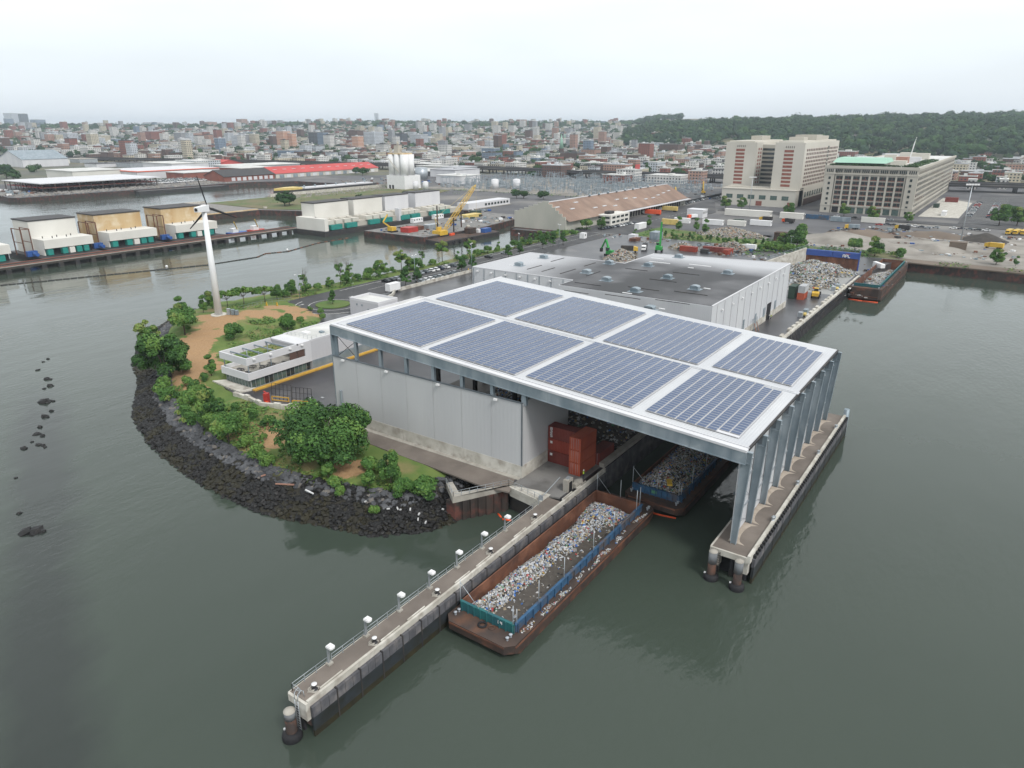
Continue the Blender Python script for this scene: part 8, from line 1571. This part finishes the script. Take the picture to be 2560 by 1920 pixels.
# church spires, round sign
for i, (zx, b_, tp, q) in enumerate([(425, 520, 325, 'tall pale green spire rising over the dark church'), (455, 400, 318, 'small green spire behind the tall one')]):
    x, y, z = gat(1280 + zx * .28933, 240 + b_ * .28933); h = hpx(x, y, 240 + tp * .28933) - z; r = 5 if i == 0 else 3; t = thing('church_spire', q, 'spire', (x, y, z)); mb = MB(); mb.cbox(x, y, z - 5, r * 1.6, r * 1.6, h * .35 + 5); mb.build('tower', WM['brown'][0] if i == 0 else 'white_panel', t); mb = MB(); mb.cyl((x, y, z + h * .35), (x, y, z + h), r, .1, 8); mb.build('spire', 'mint_roof', t)
x, y, z = gat(1280 + 1130 * .28933, 240 + 575 * .28933); mb = MB(); mb.cyl((x, y - .8, z + 33), (x, y - .2, z + 33), 3.4, n=20); single(mb, 'round_sign', 'white', 'white disc sign on the dark red brick tower', 'sign', (x, y, z + 33))
mb = MB(); x, y = at(1280 + 1065 * .28933, 240 + 690 * .28933); mb.cbox(x + 3, y - 1, 12, .8, 14, 8); single(mb, 'wall_poster', 'bright_red', 'pink-red sign panel on the white building', 'sign', (x + 3, y - 1, 12))
def where(px):
    for lim, s_ in [(110, 'at the far left'), (300, 'left of the lattice mast'), (430, 'above the lattice mast'), (560, 'left of the red roof'), (720, 'above the bright red roof'), (860, 'between red roof and silos'), (960, 'just left of the silos'), (1060, 'just right of the silos'), (1180, 'above the crane'), (1320, 'over the substation'), (1420, 'around the green spire'), (1540, 'right of the green spire'), (1660, 'near the dark red tower'), (1820, 'left of the tower blocks'), (2060, 'behind the tower blocks'), (2350, 'behind the long block'), (2700, 'at the right edge')]:
        if px < lim: return s_
# nearer houses as things, the rest of the city as one mass
FOOT += [(-185, 700, 60), (-98, 760, 170), (-827, 670, 140), (-860, 410, 110), (-255, 500, 110), (-405, 715, 140), (-556, 590, 40), (-640, 712, 20), (20, 700, 60), (-300, 700, 60), (-985, 560, 70), (-1010, 470, 50), (-960, 700, 80), (-1085, 360, 60), (-1080, 640, 60)]
def hw_near(x, y):
    for a, c in zip(HWP[:-1], HWP[1:]):
        if a[0] - 5 <= x <= c[0] + 5: f = (x - a[0]) / (c[0] - a[0]); return abs(y - (a[1] + (c[1] - a[1]) * f)) < 30
    return False
def on_land(x, y):
    if y < 610: return False
    for a, c in zip(HWP[:-1], HWP[1:]):
        if a[0] <= x < c[0] and y < a[1] + (c[1] - a[1]) * (x - a[0]) / (c[0] - a[0]) + 20: return False
    if x < -780 and y < 640: return False
    return True
for k in range(44):   # sheds and depots between the wharves and the motorway
    x, y = R.uniform(-1500, -560), R.uniform(590, 850); sx, sy = R.uniform(22, 60), R.uniform(25, 60)
    if hw_near(x, y) or not on_land(x, y + 240) or on_land(x, y + 5) or not free(x, y, max(sx, sy) / 2) or (x > -790 and y < 620): continue
    px, _ = inv(x, y); g_ = R.choice(('white_panel', 'galv_light', 'brick_red', 'cream', 'asphalt_grey', 'brick_pink')); FOOT.append((x, y, max(sx, sy) / 2)); hh_ = R.uniform(5, 10); t = thing('storage_shed', f'{dict(white_panel="white", galv_light="light grey", brick_red="brick red", cream="cream", asphalt_grey="dark grey", brick_pink="tan brick")[g_]} low depot shed {where(px)}, {int(sx)} metres wide', 'shed', (x, y, 4.2), 0, 'depot sheds'); mb = MB(); mb.cbox(x, y, 4.2, sx, sy, hh_); mb.build('wall', g_, t); mb = MB(); mb.cbox(x, y, 4.2 + hh_, sx + 1, sy + 1, .7); mb.cbox(x, y, 4.9 + hh_, 3, 4, 1.2); mb.build('roof', R.choice(('office_roof', 'wh_roof_light', 'concrete', 'asphalt_grey')), t)
for k in range(46): x, y = -880 + (k % 4) * 13 + R.uniform(-2, 2), 478 + (k // 4) * 5.5; t = park('white' if k % 5 else 'silver', x, y, .1, f'{"white" if k % 5 else "silver"} van-sized car in the far wharf lot, row {k // 4 + 1} place {k % 4 + 1}', 'vehicles in the far wharf lot', 4.25); t.scale = (1.5, 1.6, 2)
cand = []; rn = random.Random(71)
for bx in range(-60, 34):
    for by in range(0, 70):
        X, Y = bx * 62, 625 + by * 62
        for _ in range(4 if by < 20 else 3):
            x, y = X + rn.uniform(4, 54), Y + rn.uniform(4, 52); d = hypot(x, y); g = x * FD[0] + y * FD[1]
            if g < 400 or d > 4600: continue
            px = 1280 + 1887 * (x * RD[0] + y * RD[1]) / g
            if px < -60 or px > 2620 or not on_land(x, y) or hw_near(x, y): continue
            if px > 1560 and d > 1560 + max(0, (1900 - px)) * 2.6: continue
            if px > 1560 and px <= 1700 and d > 2400: continue
            r = rn.random(); sx = rn.choice((8, 10, 14, 18, 24, 34)) if d < 2200 else rn.choice((12, 18, 26, 40)); sy = rn.choice((12, 16, 22, 30)); h = rn.choice((8, 9, 10, 11, 12, 13, 9, 10, 15)) + (rn.choice((0, 6, 14, 24)) if d > 1500 and px < 1560 and rn.random() < .16 else 0)
            if h > 20: sx, sy = rn.choice((14, 18, 24)), rn.choice((14, 18))
            if not free(x, y, max(sx, sy) / 2 + 1): continue
            FOOT.append((x, y, max(sx, sy) / 2 * .8)); z = tz(x, y)
            wk = rn.choices(('white', 'cream', 'grey', 'brick', 'brown', 'pink', 'pale', 'blue'), (6, 3, 1.8, 3.8, 2.4, 3, 2.4, .8))[0]
            cand.append((d / sqrt(sx * h), d, px, x, y, z, sx, sy, h, wk))
cand.sort(); used_l = {}
NTH = 300 - len(LMK) - 10
band = lambda d: 'beside the motorway' if d < 1080 else 'in the middle of the city' if d < 1500 else 'on the rising slope' if d < 2300 else 'in the far city'
for i, (_, d, px, x, y, z, sx, sy, h, wk) in enumerate(cand[:NTH]):
    size = ('wide low' if sx > 20 else 'small low') if h < 11 else ('broad' if sx > 20 else 'narrow') if h < 16 else 'tall'; lab = f'{size} {WM[wk][1]} building {where(px)}, {band(d)}'; used_l[lab] = used_l.get(lab, 0) + 1
    if used_l[lab] > 1: lab = f'{ORD[min(used_l[lab] - 1, 20)]} {size} {WM[wk][1]} building {where(px)}, {band(d)}'.replace(', in the middle of the city', ', mid city')
    city_building(x, y, z, sx, sy, h, wk, rn.choice((0, 0, 1, 2, 3, 4)), lab, rn, grp='houses of the city')
wl = list(WM); mbw, mbr = MB(), MB()
for (_, d, px, x, y, z, sx, sy, h, wk) in cand[NTH:]: house(mbw, mbr, x, y, z, sx, sy, h, rn, wl.index(wk), rn.choice((0, 0, 1, 2, 3, 4)))
o = mbw.build('far_houses', [WM[k][0] for k in wl]); tag(o, 'countless distant houses of the city beyond the motorway', 'houses', kind='stuff')
o = mbr.build('far_roofs', RF); tag(o, 'flat pale roofs of the countless distant houses', 'roofs', kind='stuff')
# trees in the city
def lump(mb, x, y, z, r, rnd, n, m0, hs=.85):
    mb.rock((x, y, z + r * .8), r * 1.0, m0, rnd, .75)
    for _ in range(n):
        while 1:
            d = Vector((rnd.gauss(0, 1), rnd.gauss(0, 1), rnd.gauss(0, 1))).normalized()
            if d.z > -.3: break
        rr_ = r * rnd.uniform(.85, 1.15); leaf(mb, (x + d.x * rr_, y + d.y * rr_, z + r * .8 + d.z * rr_ * hs), d, r * rnd.uniform(.2, .36), m0 if rnd.random() < .7 else rnd.choice((0, 1, 2)), rnd)
FT = ['leaf_far_dark', 'leaf_far', 'leaf_far_light']
protos = []
for k in range(4):
    t = thing('city_tree', 'x', 'tree', (0, 0, -60)); mb = MB(); q = random.Random(k); 
    for j in range(4): a = q.random() * 6.28; lump(mb, cos(a) * 3.0, sin(a) * 3.0, 1.5 + q.uniform(0, 3), q.uniform(3.2, 4.6), q, 60, q.choice((0, 1, 1)))
    o = bpy.data.objects.new('crown', mb.mesh('crown', FT)); COL.objects.link(o); o.parent = t; mb = MB(); mb.cyl((0, 0, -1), (0, 0, 4), .4, n=6); o = bpy.data.objects.new('trunk', mb.mesh('trunk', 'bark')); COL.objects.link(o); o.parent = t; protos.append(t)
tc_ = 0; used_t = {}; far = MB(); rn = random.Random(99); spots = []
for (ox, zx, zy, s) in [(0, 60, 700, 2.6), (0, 120, 720, 2.2), (0, 30, 650, 2.0), (0, 320, 640, 1.6), (0, 280, 650, 1.5), (0, 615, 420, 1.6), (0, 1160, 430, 1.8), (0, 1220, 440, 1.9), (0, 1300, 450, 1.8), (0, 330, 440, 1.6), (0, 870, 440, 1.7), (0, 1680, 430, 1.6), (0, 2150, 460, 1.9), (0, 1850, 480, 1.8), (640, 60, 500, 1.8), (640, 380, 500, 1.6), (640, 520, 530, 1.9), (640, 560, 530, 1.7), (640, 1540, 475, 2.2), (640, 1600, 480, 2.0), (640, 1870, 590, 2.6), (640, 1910, 600, 2.4), (640, 2000, 520, 2.0), (640, 2080, 530, 2.2), (640, 1780, 500, 1.8), (640, 2100, 600, 1.8), (640, 1300, 860, 1.0), (640, 250, 940, 1.8), (640, 290, 930, 1.5), (640, 900, 920, 1.2), (640, 860, 660, 1.4), (640, 920, 670, 1.5), (640, 960, 660, 1.3), (1280, 50, 430, 2.0), (1280, 70, 530, 1.8), (1280, 20, 590, 1.8), (1280, 550, 430, 2.0), (1280, 590, 560, 1.8), (1280, 780, 550, 2.4), (1280, 800, 480, 2.2), (1280, 870, 480, 2.2), (1280, 540, 370, 2.4), (1280, 600, 380, 2.3), (1280, 660, 370, 2.0), (1280, 1180, 640, 2.0), (1280, 1220, 640, 1.8), (1280, 1290, 590, 1.8), (1280, 1350, 590, 1.8), (1280, 1530, 580, 1.6), (1280, 1690, 530, 1.7), (1280, 1820, 620, 1.4), (1280, 170, 700, 1.4), (1280, 40, 870, 1.2), (1280, 100, 870, 1.2), (1280, 270, 880, 1.3), (1280, 650, 630, 1.5), (1920, 1830, 620, 2.2), (1920, 1900, 680, 2.4), (1920, 1980, 680, 2.4), (1920, 2080, 560, 2.2), (1920, 1680, 560, 2.0), (1920, 2180, 600, 1.8), (1920, 1750, 600, 1.6), (1920, 2150, 1060, 1.4), (1920, 2060, 1030, 1.3)]:
    x, y, z = gat(ox + zx * .28933, 240 + (zy + 15) * .28933); spots.append((hypot(x, y), ox + zx * .289, x, y, z, s * .62))
for bx in range(-60, 34):
    for by in range(0, 66):
        for _ in range(4 if by < 22 else 5):
            x, y = bx * 62 + rn.uniform(0, 62), 625 + by * 62 + rn.uniform(0, 62); d = hypot(x, y); g = x * FD[0] + y * FD[1]
            if g < 400 or d > 4600 or not on_land(x, y): continue
            px = 1280 + 1887 * (x * RD[0] + y * RD[1]) / g
            if px < -60 or px > 2620 or hw_near(x, y) or not free(x, y, 2) or (px > 1560 and d > 1600 + max(0, 1900 - px) * 3): continue
            if -260 < x < 200 and y < 870: continue
            if mnoise.noise((x * .006, y * .006, 1)) < -.22 and d < 2500: continue
            spots.append((d, px, x, y, tz(x, y), rn.uniform(.5, 1.15)))
spots.sort(key=lambda s: s[0] / s[5])
for i, (d, px, x, y, z, s) in enumerate(spots):
    if i < 140:
        lab = f'{"large" if s > 1 else "medium" if s > .75 else "small"} dark green tree {where(px)}, {band(d)}'; used_t[lab] = used_t.get(lab, 0) + 1
        if used_t[lab] > 1: lab = f'{ORD[min(used_t[lab] - 1, 20)]} ' + lab
        place(protos[i % 4], (x, y, z), rn.random() * 6, lab, 'trees of the city', s * 1.0)
    else:
        r = 5.5 * s + 1.5; lump(far, x, y, z + 1, r, rn, 22 if d < 2500 else 12, rn.choice((0, 0, 1)))
        if d > 2300 and rn.random() < .8: lump(far, x + rn.uniform(-14, 14), y + rn.uniform(-14, 14), z + 1, r * 1.2, rn, 10, rn.choice((0, 0, 1)))
o = far.build('far_trees', FT); tag(o, 'distant street trees scattered through the city', 'trees', kind='stuff')
# ridge trees along the skyline and the wooded hill
wood = MB(); rn = random.Random(5)
for k in range(1500):
    px = rn.uniform(-100, 1700); d = rn.uniform(3300, 4500) if px > 350 else rn.uniform(3000, 4600); x, y = az(px, d); d2 = hypot(x, y); z = tz(x, y); lump(wood, x, y, z + 1, rn.uniform(9, 17), rn, 9, rn.choice((0, 0, 1)))
for k in range(4600):
    px = rn.uniform(1545, 2680); lo = 1540 - min(190, max(0, px - 2050)) + max(0, 1900 - px) * 1.3 + (120 if 1700 < px < 1850 else 0); d = lo + (2750 - lo) * rn.random() ** .85; x, y = az(px, d)
    if px < 1720 and rn.random() < .4: continue
    z = tz(x, y); dd = hypot(x, y)
    if mnoise.noise((x * .004, y * .004, 9)) > .42: continue
    lump(wood, x, y, z + rn.choice((-3, 0, 1, 4, 7)), rn.uniform(5, 12) * (1.25 if rn.random() < .1 else 1), rn, 22, 0 if rn.random() < .62 else (1 if rn.random() < .8 else 2))
o = wood.build('wooded_hill', FT); tag(o, 'dense dark wood covering the ridge behind the city', 'wood', kind='stuff')
for i, (px, D_, h) in enumerate([(1690 + 240 * .0, 1750, 40), (2250, 1500, 40)][:0]): pass
# ================================================================ haze
HAZE = 0.00009
hm = bpy.data.materials.new('haze'); hm.use_nodes = True; t = hm.node_tree; t.nodes.clear()
pv = N('ShaderNodeVolumePrincipled', t); pv.inputs['Color'].default_value = (.80, .90, 1, 1); pv.inputs['Density'].default_value = HAZE; pv.inputs['Anisotropy'].default_value = .2
mo = N('ShaderNodeOutputMaterial', t); t.links.new(pv.outputs[0], mo.inputs['Volume'])
mb = MB(); mb.box(-9100, -3100, -3.5, 9100, 9100, 160); o = mb.build('haze', hm); o['kind'] = 'stuff'; o['label'] = 'thin pale haze over the harbour and city'
